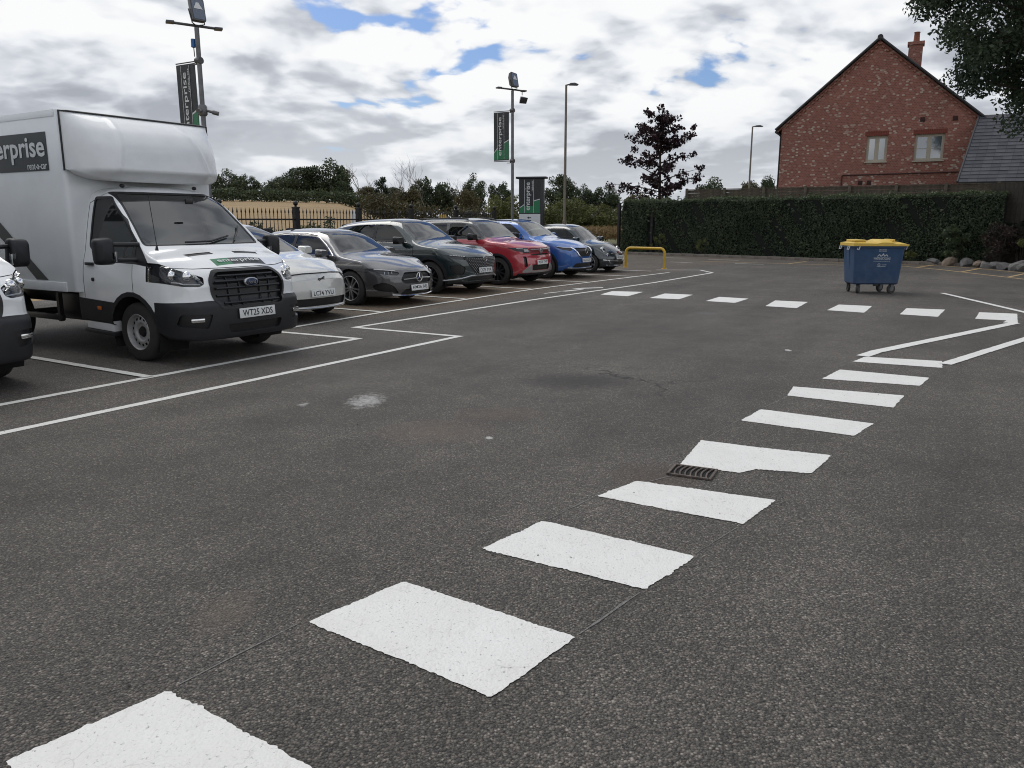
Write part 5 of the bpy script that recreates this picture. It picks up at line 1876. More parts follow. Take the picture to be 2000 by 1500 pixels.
        MB().prism([(-3.2, 2.0), (-2.75, 1.78), (-2.25, 1.42), (-1.80, 1.09), (-1.50, 0.885), (-1.76, 0.885), (-2.05, 1.10), (-2.6, 1.45), (-3.2, 1.70)], min(y, y + sy * 0.003), max(y, y + sy * 0.003), 'y').build('box_stripe', SIGNGREY, root)
    # the wind fairing over the cab
    nu, nvv = 72, 30
    vs, fs = [], []
    pz = curve([(0.0, 0.34), (0.08, 0.42), (0.155, 0.495), (0.165, 0.50), (0.175, 0.498), (0.5, 0.435), (0.72, 0.32), (0.88, 0.165), (0.97, 0.05), (1.0, 0.0)])
    for j in range(nvv + 1):
        v = j / nvv
        for i in range(nu + 1):
            u = -1 + 2 * i / nu
            uu = math.copysign(abs(u) ** 0.75, u)
            low = 2.045 + 0.13 * abs(uu) ** 7
            z = low + (2.815 - low) * v
            zr = (z - 2.045) / (2.815 - 2.045)
            fall = (1 - abs(uu) ** 4.5) ** 0.55
            x = pz(zr) * fall
            rid = abs(abs(uu) - (0.66 - 0.22 * v))
            x += 0.026 * max(0.0, 1 - rid / 0.045) * min(1.0, 6 * v * (1 - v))
            vs.append((X1 + 0.006 + x, uu * (HWB - 0.01), z))
    w = nu + 1
    for j in range(nvv):
        for i in range(nu):
            fs.append((j * w + i, j * w + i + 1, (j + 1) * w + i + 1, (j + 1) * w + i))
    b = len(vs)
    vs += [(X1 + 0.006, vs[i][1], vs[i][2] + 0.02) for i in range(w)]
    fs += [(i, b + i, b + i + 1, i + 1) for i in range(nu)]
    fo = MB().add(vs, fs).build('wind_fairing', FAIRING, root, smooth=True, angle=60)
    edge = [(X1 + 0.008, -(HWB - 0.004), z) for z in (2.16, 2.3, 2.5, 2.7, 2.822)] + [(X1 + 0.008, y, 2.826) for y in (-0.9, -0.5, 0, 0.5, 0.9)] + [(X1 + 0.008, HWB - 0.004, z) for z in (2.822, 2.7, 2.5, 2.3, 2.16)]
    MB().tube(edge, 0.012, 6).build('fairing_gap_line', DARKP, fo)  # dark tube stands in for the shaded gap between box and fairing
    return root


van1 = make_van('white box van with a wind fairing and its plate facing the lane', lot(6.38, -8.37))
van2 = copy_tree(van1)
van2.location = lot(3.33, -8.80)
van2['label'] = 'white van cut off by the left edge, only its front corner and mirror in view'
for ch in list(van2.children):
    if ch.name.startswith('number_plate'):
        for q in list(ch.children):
            bpy.data.objects.remove(q)
# ================================================================ yard furniture
IRON = mat('black_iron', (0.012, 0.012, 0.013), 0.5, 0.2)
GALV = mat('galvanised_steel', (0.16, 0.16, 0.165), 0.45, 0.6, var=0.2)
LAMPGREY = mat('lamp_grey', (0.09, 0.09, 0.095), 0.45, 0.4)
YELLOWP = mat('yellow_paint', (0.55, 0.34, 0.02), 0.4, var=0.12, dirt=0.2)


# ---------------------------------------------------------------- iron fence behind the cars
def build_fence():
    base = lot(5.55, -15.8)
    root = thing('iron_fence', 'black iron railing with ball-topped posts behind the parked cars', 'fence', base, math.pi / 2 - TH)
    post = MB()
    post.box((0, 0, 0.95), (0.12, 0.12, 1.9))
    post.box((0, 0, 1.92), (0.15, 0.15, 0.04))
    post.lathe([(0.035, 1.93), (0.03, 1.97)], 10, 'z')
    post.ball((0, 0, 2.03), 0.065, 12, 8)
    pm = post.mesh('post', IRON, smooth=True)
    pk = MB()
    pk.tube([(0, 0, 0.12), (0, 0, 1.78)], 0.010, 6)
    pk.tube([(0, 0, 1.76), (0, 0, 1.81), (0, 0, 1.91)], [0.009, 0.020, 0.001], 6)
    km = pk.mesh('picket', IRON)
    step = 2.40
    for i in range(9):
        o = link('post', pm, root)
        o.location = (i * step, 0, 0)
        if i == 8:
            break
        for z in (0.22, 1.62):
            MB().box((i * step + step / 2, 0, z), (step - 0.12, 0.012, 0.04)).build('rail', IRON, root)
        n = 18
        for k in range(n):
            q = link('picket', km, root)
            q.location = (i * step + 0.06 + (step - 0.12) * (k + 0.5) / n, 0, 0)
    return root


build_fence()

# slim boards standing beyond the fence
for k, (t, n) in enumerate(((19.25, -17.6), (19.40, -17.6), (19.55, -17.6))):
    o = MB().box((0, 0, 0.95), (0.10, 0.05, 1.9)).build('marker_post', mat('pale_post', (0.62, 0.64, 0.64), 0.6), bevel=0.006)
    o.location = lot(t, n)
    tag(o, ['white marker board behind the railing, leftmost of three', 'white marker board behind the railing, middle one of three', 'white marker board behind the railing, rightmost of three'][k], 'marker', 'white marker boards')
for k, t in enumerate((23.42, 23.62)):
    o = MB().box((0, 0, 0.9), (0.13, 0.05, 1.8)).build('marker_post', YELLOWP, bevel=0.006)
    o.location = lot(t, -17.2)
    tag(o, ['yellow marker board behind the railing, left of two', 'yellow marker board behind the railing, right of two'][k], 'marker', 'yellow marker boards')


# ---------------------------------------------------------------- banner
def swoosh_sign(par, W, H, y, face, dark, wavy=0.0):
    """dark upright sign with a green foot, a pale arc and upright lettering; lies in x-z at depth y, facing 'face'"""
    d = 0.002 * face

    def plate(name, poly, m, k):
        a, b = sorted((y + d * k, y + d * (k + 0.9)))
        return MB().prism(poly, a, b, 'y').build(name, m, par)
    plate('green_field', [(0.0, 0.02 * H), (0.98 * W, 0.02 * H), (0.98 * W, 0.40 * H), (0.72 * W, 0.36 * H), (0.45 * W, 0.30 * H), (0.22 * W, 0.24 * H), (0.02 * W, 0.16 * H)], SIGNGREEN, 1)
    arc = [(0.02, 0.18), (0.22, 0.265), (0.45, 0.325), (0.72, 0.385), (0.98, 0.43)]
    plate('pale_arc', [(u * W, v * H) for u, v in arc] + [(u * W, (v - 0.022) * H) for u, v in arc[::-1]], SIGNWHITE, 2)
    plate('lettering_panel', [(0.26 * W, 0.02 * H), (0.68 * W, 0.02 * H), (0.68 * W, 0.22 * H), (0.68 * W, 0.98 * H), (0.26 * W, 0.98 * H)], dark, 3)
    plate('lettering_foot', [(0.27 * W, 0.022 * H), (0.67 * W, 0.022 * H), (0.67 * W, 0.22 * H), (0.27 * W, 0.22 * H)], SIGNGREEN, 4)
    for u in (0.255, 0.685):
        plate('pale_rule', [((u - 0.008) * W, 0.02 * H), ((u + 0.008) * W, 0.02 * H), ((u + 0.008) * W, 0.98 * H), ((u - 0.008) * W, 0.98 * H)], SIGNWHITE, 5)
    t = link('lettering', text_mesh('lettering', 'enterprise', 0.80 * H, 0.27 * W, SIGNWHITE, 0.0, bold=0.012), par)
    at_plane(t, (0.44 * W, y + d * 6, 0.50 * H), (0, 0, 1), (-1 if face < 0 else 1, 0, 0))
    t = link('lettering', text_mesh('lettering', 'rent-a-car', 0.30 * H, 0.075 * W, SIGNWHITE, 0.0, bold=0.006), par)
    at_plane(t, (0.625 * W, y + d * 6, 0.80 * H), (0, 0, 1), (-1 if face < 0 else 1, 0, 0))


def flood_column(label, loc, zt, camera_box, second):
    """column with a T-bar, floodlights and banner arms; x points away from the bays"""
    root = thing('floodlight_column', label, 'lamp post', loc, HEAD, 'floodlight columns along the fence')
    MB().tube([(0, 0, 0), (0, 0, 1.2), (0, 0, 1.21), (0, 0, zt)], [0.075, 0.075, 0.057, 0.052], 14).build('column', GALV, root, smooth=True)
    MB().tube([(-0.28, -0.42, zt + 0.06), (0.22, 0.36, zt + 0.02)], 0.03, 8).build('cross_bar', LAMPGREY, root, smooth=True)
    for s_, q in ((-1, (-0.30, -0.45, zt + 0.065)), (1, (0.24, 0.39, zt + 0.015))):
        MB().box(q, (0.17, 0.20, 0.05), rot('Z', 58)).build('bar_end_lamp', LAMPGREY, root, bevel=0.012)
    # big floodlight, tilted up towards the yard
    m = rot('Z', -12) @ rot('Y', -14)
    c = Vector((0.02, 0.0, zt + 0.36))
    prof = rounded([(-0.15, -0.28), (0.15, -0.28), (0.17, 0.22), (-0.15, 0.26)], 0.04, 3)
    n = len(prof)
    vs = [c + m @ Vector((x, u * k, v * k)) for x, k in ((-0.14, 0.55), (-0.02, 0.95), (0.08, 1.0), (0.10, 0.98)) for u, v in prof]
    fs = []
    for j in range(3):
        fs += [(j * n + i, j * n + (i + 1) % n, (j + 1) * n + (i + 1) % n, (j + 1) * n + i) for i in range(n)]
    fs += [tuple(range(n))[::-1], tuple(range(3 * n, 4 * n))]
    fl = MB().add(vs, fs).build('floodlight', LAMPGREY, root, smooth=True)
    pane = [c + m @ Vector((0.104, u * 0.86, v * 0.86)) for u, v in prof]
    MB().add(pane, [tuple(range(n))]).build('flood_pane', mat('flood_glass', (0.30, 0.31, 0.31), 0.12, 0.5), fl)
    MB().add([c + m @ Vector((0.112, u, v)) for u, v in ((-0.10, -0.02), (0.10, -0.02), (0.03, 0.12), (-0.03, 0.12))], [(0, 1, 2, 3)]).build('flood_reflector', mat('flood_bright', (0.72, 0.72, 0.70), 0.3), fl)
    br = MB()
    for sy in (-1, 1):
        br.tube([c + m @ Vector((0, sy * 0.17, 0.0)), c + m @ Vector((0, sy * 0.14, -0.30)), (0.0, 0.0, zt + 0.04)], 0.014, 6)
    br.build('flood_bracket', LAMPGREY, fl)
    # banner hung on two arms
    W, H = 0.66, 1.72
    zb = zt - 0.72 - H
    for z in (zb - 0.03, zb + H + 0.03):
        MB().tube([(0, 0, z), (-0.15 - W, 0, z)], 0.014, 8).build('banner_arm', LAMPGREY, root)
        MB().tube([(0.07, 0, z), (-0.08, 0, z)], 0.075, 12).build('banner_clamp', LAMPGREY, root)
        MB().tube([(-0.02, 0, z - 0.07), (-0.22, 0, z - 0.07)], 0.012, 6).build('spring_rod', LAMPGREY, root)
    pts = []
    nx, nz = 8, 16
    for j in range(nz + 1):
        for i in range(nx + 1):
            u, v = i / nx, j / nz
            pts.append((u * W, 0.0, v * H))
    bn = MB().prism([(0, 0), (W, 0), (W, H), (0, H)], -0.002, 0.002, 'y').build('banner', mat('banner_cloth', (0.030, 0.034, 0.038), 0.6, var=0.35, vscale=5), root)
    bn.location = (-0.15 - W, 0, zb)
    swoosh_sign(bn, W, H, -0.002, -1, mat('banner_cloth', (0.03, 0.034, 0.038), 0.6))
    swoosh_sign(bn, W, H, 0.002, 1, mat('banner_cloth', (0.03, 0.034, 0.038), 0.6))
    if camera_box:
        MB().lathe([(0.075, -0.12), (0.10, -0.08), (0.10, 0.08), (0.075, 0.12)], 14, 'z', (0, 0, zt - 1.75)).build('camera_collar', GALV, root, smooth=True)
        for a, l in ((-60, 0.26), (40, 0.34), (150, 0.22)):
            d = Vector((math.cos(R(a)), math.sin(R(a)), -0.25))
            p0 = Vector((0, 0, zt - 1.73))
            MB().tube([p0 + d * 0.09, p0 + d * l * 0.6, p0 + d * l * 0.62, p0 + d * l], [0.03, 0.035, 0.05, 0.05], 10).build('security_camera', GALV, root, smooth=True)
        MB().tube([(-0.10, -0.03, zt - 0.60), (-0.11, -0.03, zt - 0.40)], 0.012, 6).build('beacon_stem', GALV, root)
        MB().lathe([(0.001, zt - 0.22), (0.05, zt - 0.23), (0.055, zt - 0.40), (0.03, zt - 0.41)], 12, 'z', (-0.11, -0.03, 0)).build('blue_beacon', mat('beacon_blue', (0.01, 0.10, 0.30), 0.2), root, smooth=True)
    if second:
        MB().tube([(0.22, 0.32, zt + 0.02), (0.22, 0.32, zt - 0.14)], 0.015, 6).build('hanger', LAMPGREY, root)
        sp = MB()
        m2 = rot('Z', -30) @ rot('Y', 35)
        sp.add([Vector((0.22, 0.32, zt - 0.26)) + m2 @ Vector(v) for v in ((-0.08, -0.05, -0.05), (-0.08, 0.05, -0.05), (-0.08, 0.05, 0.05), (-0.08, -0.05, 0.05), (0.14, -0.15, -0.12), (0.14, 0.15, -0.12), (0.14, 0.15, 0.12), (0.14, -0.15, 0.12))],
               [(0, 3, 2, 1), (4, 5, 6, 7), (0, 1, 5, 4), (1, 2, 6, 5), (2, 3, 7, 6), (3, 0, 4, 7)])
        sp.build('spot_lamp', LAMPGREY, root, bevel=0.012)
    return root


flood_column('floodlight column with a security camera collar and banner behind the box van', lot(12.45, -15.75), 5.78, True, False)
flood_column('floodlight column with a hanging spot lamp and banner behind the blue car', lot(26.02, -15.8), 6.22, False, True)


# ---------------------------------------------------------------- street lamps
def street_lamp(label, loc, h, arm, rz):
    root = thing('street_lamp', label, 'street lamp', loc, rz, 'road lighting columns')
    MB().tube([(0, 0, 0), (0, 0, 1.6), (0, 0, 1.62), (0, 0, h)], [0.10, 0.10, 0.075, 0.055], 12).build('column', mat('lamp_column', (0.19, 0.17, 0.145), 0.5, 0.5, var=0.25, vscale=2), root, smooth=True)
    MB().tube([(0, 0, h - 0.02), (arm * 0.3, 0, h + 0.03)], 0.035, 8).build('arm', LAMPGREY, root)
    MB().prism([(arm * 0.25, h - 0.02), (arm, h - 0.02), (arm * 1.02, h + 0.03), (arm * 0.7, h + 0.10), (arm * 0.3, h + 0.08)], -0.13, 0.13, 'y').build('lantern', LAMPGREY, root, bevel=0.02)
    return root


street_lamp('tall street lamp right of the entrance sign', (2.72, 42, 0.0), 8.25, 0.60, R(8))
street_lamp('far street lamp between the purple tree and the brick house', (17.7, 61, 0.1), 8.25, 0.75, R(4))


# ---------------------------------------------------------------- entrance totem
def build_totem():
    root = thing('entrance_sign', 'black entrance totem with a flat cap and green foot behind the blue car', 'sign', (0.68, 28, 0), R(-12))
    TB = mat('totem_black', (0.010, 0.011, 0.013), 0.35)
    MB().box((0, 0, 1.5), (0.86, 0.22, 3.0)).build('pillar', TB, root, bevel=0.01)
    MB().box((0, 0, 3.02), (1.06, 0.36, 0.07)).build('cap', TB, root, bevel=0.015)
    face = bpy.data.objects.new('sign_face', MB().prism([(0, 0), (0.74, 0), (0.74, 1.16), (0, 1.16)], -0.002, 0.002, 'y').mesh('sign_face', TB))
    COL.objects.link(face)
    face.parent = root
    face.location = (-0.42, -0.114, 1.82)
    swoosh_sign(face, 0.74, 1.16, -0.002, -1, TB)
    pn = MB().box((-0.05, -0.116, 1.62), (0.74, 0.008, 0.38)).build('entrance_panel', SIGNWHITE, root)
    t = link('lettering', text_mesh('lettering', 'Entrance', 0.36, 0.075, INK, 0.0, bold=0.01), pn)
    at_plane(t, (-0.03, -0.122, 1.54), (1, 0, 0), (0, 0, 1))
    ar = MB().prism([(-0.14, 1.685), (-0.08, 1.725), (-0.08, 1.70), (0.0, 1.70), (0.0, 1.67), (-0.08, 1.67), (-0.08, 1.645)], -0.124, -0.1215, 'y').build('arrow', INK, pn)


build_totem()

# ---------------------------------------------------------------- yellow hoop
hp = thing('hoop_barrier', 'yellow tubular hoop barrier at the end of the parking row', 'barrier', (3.94, 27.78, 0), math.atan2(26.89 - 27.78, 5.11 - 3.94))
w = math.hypot(5.11 - 3.94, 27.78 - 26.89)
path = [(0, 0, 0), (0, 0, 0.50)] + [(0.17 - 0.17 * math.cos(a), 0, 0.50 + 0.17 * math.sin(a)) for a in [math.pi / 2 * k / 6 for k in range(1, 7)]]
path = path + [(w - x, y, z) for x, y, z in path[::-1]]
MB().tube(path, 0.045, 12).build('hoop', YELLOWP, hp, smooth=True)
for x in (0, w):
    MB().lathe([(0.0, 0.012), (0.10, 0.012), (0.105, 0.0)], 14, 'z', (x, 0, 0.001)).build('base_plate', YELLOWP, hp)


# ---------------------------------------------------------------- wheeled bin
def build_bin():
    root = thing('wheeled_bin', 'blue four-wheeled waste bin with a yellow lid on the tarmac', 'bin', (8.10, 18.02, 0), R(-3))
    BB = mat('bin_blue', (0.015, 0.056, 0.135), 0.45, var=0.15, vscale=6, bump=0.1, bscale=25, dirt=0.35)
    YL = mat('bin_yellow', (0.62, 0.42, 0.07), 0.45, var=0.12, dirt=0.0)
    # tapering tub
    rows = [(0.20, 0.46, 0.29, 0.0), (0.23, 0.49, 0.32, 0.0), (0.60, 0.515, 0.345, 0.0), (1.00, 0.545, 0.37, 0.0), (1.01, 0.575, 0.40, 0.0), (1.07, 0.58, 0.405, 0.0)]
    vs, fs = [], []
    prof0 = None
    for z, hx, hy, _ in rows:
        pr = rounded([(-hx, -hy), (hx, -hy), (hx, hy), (-hx, hy)], 0.07, 5)
        n = len(pr)
        vs += [(u, v, z) for u, v in pr]
    for j in range(len(rows) - 1):
        fs += [(j * n + i, j * n + (i + 1) % n, (j + 1) * n + (i + 1) % n, (j + 1) * n + i) for i in range(n)]
    fs += [tuple(range(n))[::-1], tuple(range((len(rows) - 1) * n, len(rows) * n))]
    tub = MB().add(vs, fs).build('tub', BB, root, smooth=True, angle=35)
    # rib down the left end
    MB().prism([(-0.475, 0.24), (-0.565, 1.0), (-0.54, 1.0), (-0.45, 0.24)], -0.06, 0.06, 'y').build('end_rib', BB, tub, bevel=0.01)
    # lid: shallow dome with a raised middle and an upstand
    nx, ny = 26, 12
    lv, lf = [], []
    for j in range(ny + 1):
        for i in range(nx + 1):
            u, v = -1 + 2 * i / nx, -1 + 2 * j / ny
            z = 1.085 + 0.055 * (1 - abs(v) ** 3) * (1 - abs(u) ** 6)
            if -0.12 < u < 0.50:
                z += 0.038 * sstep(min(u + 0.12, 0.50 - u) / 0.1) * (1 - v * v * 0.3)
            lv.append((u * 0.595, v * 0.42, z + 0.012 * (1 - u)))
    wv = nx + 1
    for j in range(ny):
        for i in range(nx):
            lf.append((j * wv + i, j * wv + i + 1, (j + 1) * wv + i + 1, (j + 1) * wv + i))
    b = len(lv)
    rim = [i for i in range(wv)] + [j * wv + nx for j in range(1, ny + 1)] + [ny * wv + i for i in range(nx - 1, -1, -1)] + [j * wv for j in range(ny - 1, 0, -1)]
    lv += [(lv[i][0], lv[i][1], 1.045) for i in rim]
    m = len(rim)
    lf += [(rim[i], b + i, b + (i + 1) % m, rim[(i + 1) % m]) for i in range(m)]
    lid = MB().add(lv, lf).build('lid', YL, root, smooth=True, angle=50)
    MB().box((-0.42, -0.05, 1.158), (0.24, 0.55, 0.045)).build('lid_handle', YL, lid, bevel=0.02)
    MB().box((0.31, -0.05, 1.165), (0.05, 0.5, 0.05)).build('lid_rib', YL, lid, bevel=0.015)
    for x, y in ((-0.63, -0.25), (-0.48, -0.44), (0.63, -0.2), (-0.63, 0.25)):
        MB().tube([(x, y - 0.05, 1.04), (x - 0.02, y - 0.05, 0.97), (x - 0.02, y + 0.05, 0.97), (x, y + 0.05, 1.04)], 0.012, 6).build('lift_handle', SILVER, root, smooth=True)
    MB().box((0, -0.28, 0.19), (0.09, 0.06, 0.05)).build('drain_plug', DARKP, root)
    CR = mat('caster_rubber', (0.035, 0.033, 0.030), 0.7)
    for x, y, a in ((-0.36, -0.24, 55), (-0.40, 0.24, 85), (0.36, -0.24, 15), (0.30, 0.24, 30)):
        cw = MB().lathe([(0.03, -0.025), (0.09, -0.025), (0.10, -0.015), (0.10, 0.015), (0.09, 0.025), (0.03, 0.025)], 20, 'y').build('wheel', CR, root, smooth=True)
        cw.location = (x, y, 0.10)
        cw.rotation_euler = (0, 0, R(a))
        MB().lathe([(0.001, -0.03), (0.05, -0.028), (0.055, -0.02)], 14, 'y').build('hub', GALV, cw, smooth=True)
        fk = MB()
        for sy in (-1, 1):
            fk.prism([(-0.015, -0.02), (0.03, -0.02), (0.05, 0.12), (-0.04, 0.12)], sy * 0.034 - 0.003, sy * 0.034 + 0.003, 'y')
        fk.box((0, 0, 0.115), (0.10, 0.08, 0.012))
        fk.build('fork', GALV, cw)
        if y < 0:
            MB().box((0.08, 0, 0.02), (0.05, 0.03, 0.02)).build('brake_pedal', SILVER, cw)
    # printing on the front
    PR = mat('bin_print', (0.50, 0.53, 0.56), 0.5)
    lean = Vector((0, -0.0575, 1)).normalized()
    for txt, z, wd, ht in (('DRY MIXED', 0.965, 0.16, 0.022), ('RECYCLING', 0.935, 0.16, 0.022), ('WASTE RECYCLING', 0.775, 0.36, 0.05), ('www.wasterecycling.co.uk', 0.715, 0.36, 0.022), ('recycle', 0.635, 0.10, 0.028)):
        t = link('lettering', text_mesh('lettering', txt, wd, ht, PR, 0.0, bold=0.012), tub)
        y = -(0.345 + (z - 0.60) * (0.025 / 0.40)) - 0.004
        at_plane(t, (0.06 + (0.06 if txt == 'recycle' else 0), y, z), (1, 0, 0), lean)
    yy = lambda z: -(0.345 + (z - 0.60) * 0.0625) - 0.004
    for a in ((-0.03, 0.055), (0.05, 0.07), (0.12, 0.05)):
        z0 = 0.82
        MB().add([(0.02 + a[0] - 0.045, yy(z0), z0), (0.02 + a[0] - 0.02, yy(z0), z0), (0.02 + a[0] + 0.012, yy(z0 + a[1]), z0 + a[1]), (0.02 + a[0] + 0.05, yy(z0), z0), (0.02 + a[0] + 0.03, yy(z0), z0), (0.02 + a[0] + 0.008, yy(z0 + a[1] * 0.55), z0 + a[1] * 0.55)],
                 [(0, 1, 2), (2, 3, 4), (2, 4, 5), (2, 5, 1)]).build('peak_mark', PR, tub)
    MB().tube([(0.01 + 0.025 * math.cos(a), yy(0.635), 0.635 + 0.025 * math.sin(a)) for a in [2 * math.pi * k / 16 for k in range(17)]], 0.006, 5).build('ring_mark', PR, tub)
    MB().box((0.06, yy(0.60), 0.60), (0.19, 0.002, 0.006)).build('rule_mark', PR, tub)


build_bin()
# ================================================================ brick house, its wing, hedge and garden fence


def brick_mat(name='brick_wall', specks=1.0):
    m = bpy.data.materials.new(name)
    m.use_nodes = True
    t = m.node_tree
    g = NT(t)
    b = t.nodes['Principled BSDF']
    b.inputs['Roughness'].default_value = 0.9
    tc = g.n('ShaderNodeTexCoord').outputs['Object']
    sep = g.n('ShaderNodeSeparateXYZ', {0: tc})
    uv = g.n('ShaderNodeCombineXYZ', {0: g.math('ADD', sep.outputs[0], sep.outputs[1]), 1: sep.outputs[2]}).outputs[0]
    bt = g.n('ShaderNodeTexBrick', {'Vector': uv, 'Color1': (0.0, 0, 0, 1), 'Color2': (1, 1, 1, 1), 'Mortar': (0.5, 0.5, 0.5, 1), 'Scale': 1.0, 'Mortar Size': 0.006, 'Bias': 0.0, 'Brick Width': 0.118, 'Row Height': 0.075})
    r_ = g.n('ShaderNodeSeparateColor', {0: bt.outputs['Color']}).outputs[0]
    sp = g.math('ADD', g.math('MULTIPLY', g.math('SUBTRACT', g.noise(tc, 0.7, 2, 0.5), 0.5), 0.3), g.mapr(sep.outputs[2], 3.0, 9.0, 0.02, -0.05))
    r_ = g.math('ADD', r_, sp)
    col = g.ramp(r_, [(0.0, (0.235, 0.092, 0.070)), (0.40, (0.29, 0.112, 0.084)), (0.80, (0.33, 0.132, 0.098)), (0.86, (0.37, 0.20, 0.155)), (0.92, (0.44, 0.34, 0.275)), (1.0, (0.54, 0.45, 0.38))])
    big = g.noise(tc, 0.45, 4, 0.6)
    k = g.mapr(big, 0.3, 0.7, 0.86, 1.12)
    col = g.mix(1.0, col, g.n('ShaderNodeCombineColor', {0: k, 1: k, 2: k}).outputs[0], 'MULTIPLY')
    col = g.mix(bt.outputs['Fac'], col, (0.33, 0.21, 0.165))
    t.links.new(col, b.inputs['Base Color'])
    bp = g.n('ShaderNodeBump', {'Strength': 0.4, 'Distance': 0.01, 'Height': g.math('SUBTRACT', 1.0, bt.outputs['Fac'])})
    t.links.new(bp.outputs[0], b.inputs['Normal'])
    return m


BRICK = brick_mat()
SLATE = mat('slate', (0.050, 0.052, 0.060), 0.6, var=0.3, vscale=3.0)
TILE = mat('dark_roof_tile', (0.040, 0.040, 0.043), 0.7, var=0.3)
CREAMF = mat('cream_frame', (0.44, 0.40, 0.32), 0.5)
WGLASS = mat('house_window_glass', (0.10, 0.13, 0.15), 0.05, 0.0, spec=1.0, ior=2.2)


def build_house():
    # local x along the gable wall, y out of the wall towards the yard (-y), origin under the first pipe mark
    root = thing('brick_house', 'red brick gable house with speckled bricks and two cream windows', 'house', (16.53, 41.0, 0.0), math.atan2(-0.4417, 0.8972))
    xl, xr, xm, ze, zr = -3.05, 5.75, 1.20, 6.30, 10.05
    zr_off = 9.0
    wins = [(0.99, 1.92, 4.41, 5.63), (3.11, 4.37, 4.40, 5.62)]
    # wall with real openings: strips around the two windows
    xs = [xl, wins[0][0], wins[0][1], xm, wins[1][0], wins[1][1], xr]
    wall = MB()

    def top(x):
        return ze + (zr - ze) * (1 - abs(x - xm) / (xm - xl if x < xm else xr - xm))

    def quad(x0, x1, z0a, z0b, z1a, z1b):
        wall.add([(x0, 0, z0a), (x1, 0, z0b), (x1, 0, z1b), (x0, 0, z1a)], [(0, 1, 2, 3)])
    cuts = sorted(set([xl, xr, xm] + [w[0] for w in wins] + [w[1] for w in wins]))
    for a, b in zip(cuts, cuts[1:]):
        hit = [w for w in wins if a >= w[0] - 1e-6 and b <= w[1] + 1e-6]
        if hit:
            w = hit[0]
            quad(a, b, 0, 0, w[2], w[2])
            quad(a, b, w[3], w[3], top(a), top(b))
        else:
            quad(a, b, 0, 0, top(a), top(b))
    for w in wins:
        for (x0, z0, x1, z1) in ((w[0], w[2], w[0], w[3]), (w[1], w[3], w[1], w[2]), (w[0], w[3], w[1], w[3]), (w[1], w[2], w[0], w[2])):
            wall.add([(x0, 0, z0), (x1, 0, z1), (x1, 0.19, z1), (x0, 0.19, z0)], [(0, 1, 2, 3)])
    wall.add([(xl, 0, 0), (xl, 9, 0), (xl, 9, ze), (xl, 0, ze)], [(0, 1, 2, 3)])
    wall.add([(xr, 0, 0), (xr, 9, 0), (xr, 9, ze), (xr, 0, ze)], [(0, 1, 2, 3)])
    wall.add([(xl, 9, 0), (xr, 9, 0), (xr, 9, ze), (xm, 9, zr), (xl, 9, ze)], [(0, 1, 2, 3, 4)])
    wo = wall.build('wall', BRICK, root)
    # roof slopes
    for side, xe in ((-1, xl), (1, xr)):
        dx, dz = xe - xm, ze - zr
        L = math.hypot(dx, dz)
        d = Vector((dx / L, 0, dz / L))
        nrm = Vector((-d.z * (1 if side > 0 else -1), 0, abs(d.x)))
        e = Vector((xm, 0, zr)) + d * (L + 0.35)
        p = [Vector((xm, -0.10, zr)) + nrm * 0.02, e + Vector((0, -0.10, 0)) + nrm * 0.02, e + Vector((0, 9.1, 0)) + nrm * 0.02, Vector((xm, 9.1, zr)) + nrm * 0.02]
        q = [v + nrm * 0.10 for v in p]
        rf = MB().add(p + q, [(0, 1, 2, 3), (4, 7, 6, 5), (0, 4, 5, 1), (1, 5, 6, 2), (2, 6, 7, 3), (3, 7, 4, 0)]).build('roof_slope', TILE, root)
        # toothed brick course below the verge
        n = 44
        mb = MB().box((0, 0, 0), (0.115, 0.09, 0.075))
        me = mb.mesh('verge_brick', BRICK)
        for k in range(n):
            f = (k + 0.5) / n
            if k % 2:
                continue
            c = Vector((xm, 0, zr)) + d * (L * f) - nrm * 0.16
            vb = link('verge_brick', me, wo)
            vb.location = (c.x, -0.046, c.z)
            vb.rotation_euler = (0, -math.atan2(d.z, d.x) if side > 0 else -math.atan2(-d.z, -d.x), 0)
        ln = [Vector((xm, -0.03, zr)) - nrm * 0.055, e + Vector((0, -0.03, 0)) - nrm * 0.055]
        MB().tube(ln, 0.05, 4).build('verge_board', BRICK, root)
        MB().tube([Vector((xm, -0.13, zr)) + nrm * 0.07, e + Vector((0, -0.13, 0)) + nrm * 0.07], 0.06, 6).build('verge_tile', TILE, rf)
        # gutter and downpipe
        MB().tube([e + Vector((0, -0.1, -0.05)), e + Vector((0, 9.1, -0.05))], 0.07, 8).build('gutter', DARKP, root)
        if side < 0:
            MB().tube([e + Vector((0.05, 0.1, -0.05)), (xl - 0.05, 0.12, ze - 0.5), (xl - 0.05, 0.12, 0.0)], 0.045, 8).build('downpipe', DARKP, root)
    MB().tube([(xm, -0.16, zr + 0.10), (xm, 9.1, zr + 0.10)], 0.13, 10).build('ridge_tile', TILE, root, smooth=True)
    # chimney
    ch = MB()
    ch.box((2.75, 1.2, 9.2), (0.62, 0.62, 1.6))
    ch.box((2.75, 1.2, 9.93), (0.74, 0.74, 0.14))
    co = ch.build('chimney', BRICK, root)
    MB().lathe([(0.16, 10.0), (0.14, 10.05), (0.12, 10.42), (0.15, 10.46), (0.11, 10.48)], 14, 'z', (2.75, 1.2, 0)).build('chimney_pot', mat('terracotta', (0.25, 0.09, 0.055), 0.8, var=0.2), co, smooth=True)
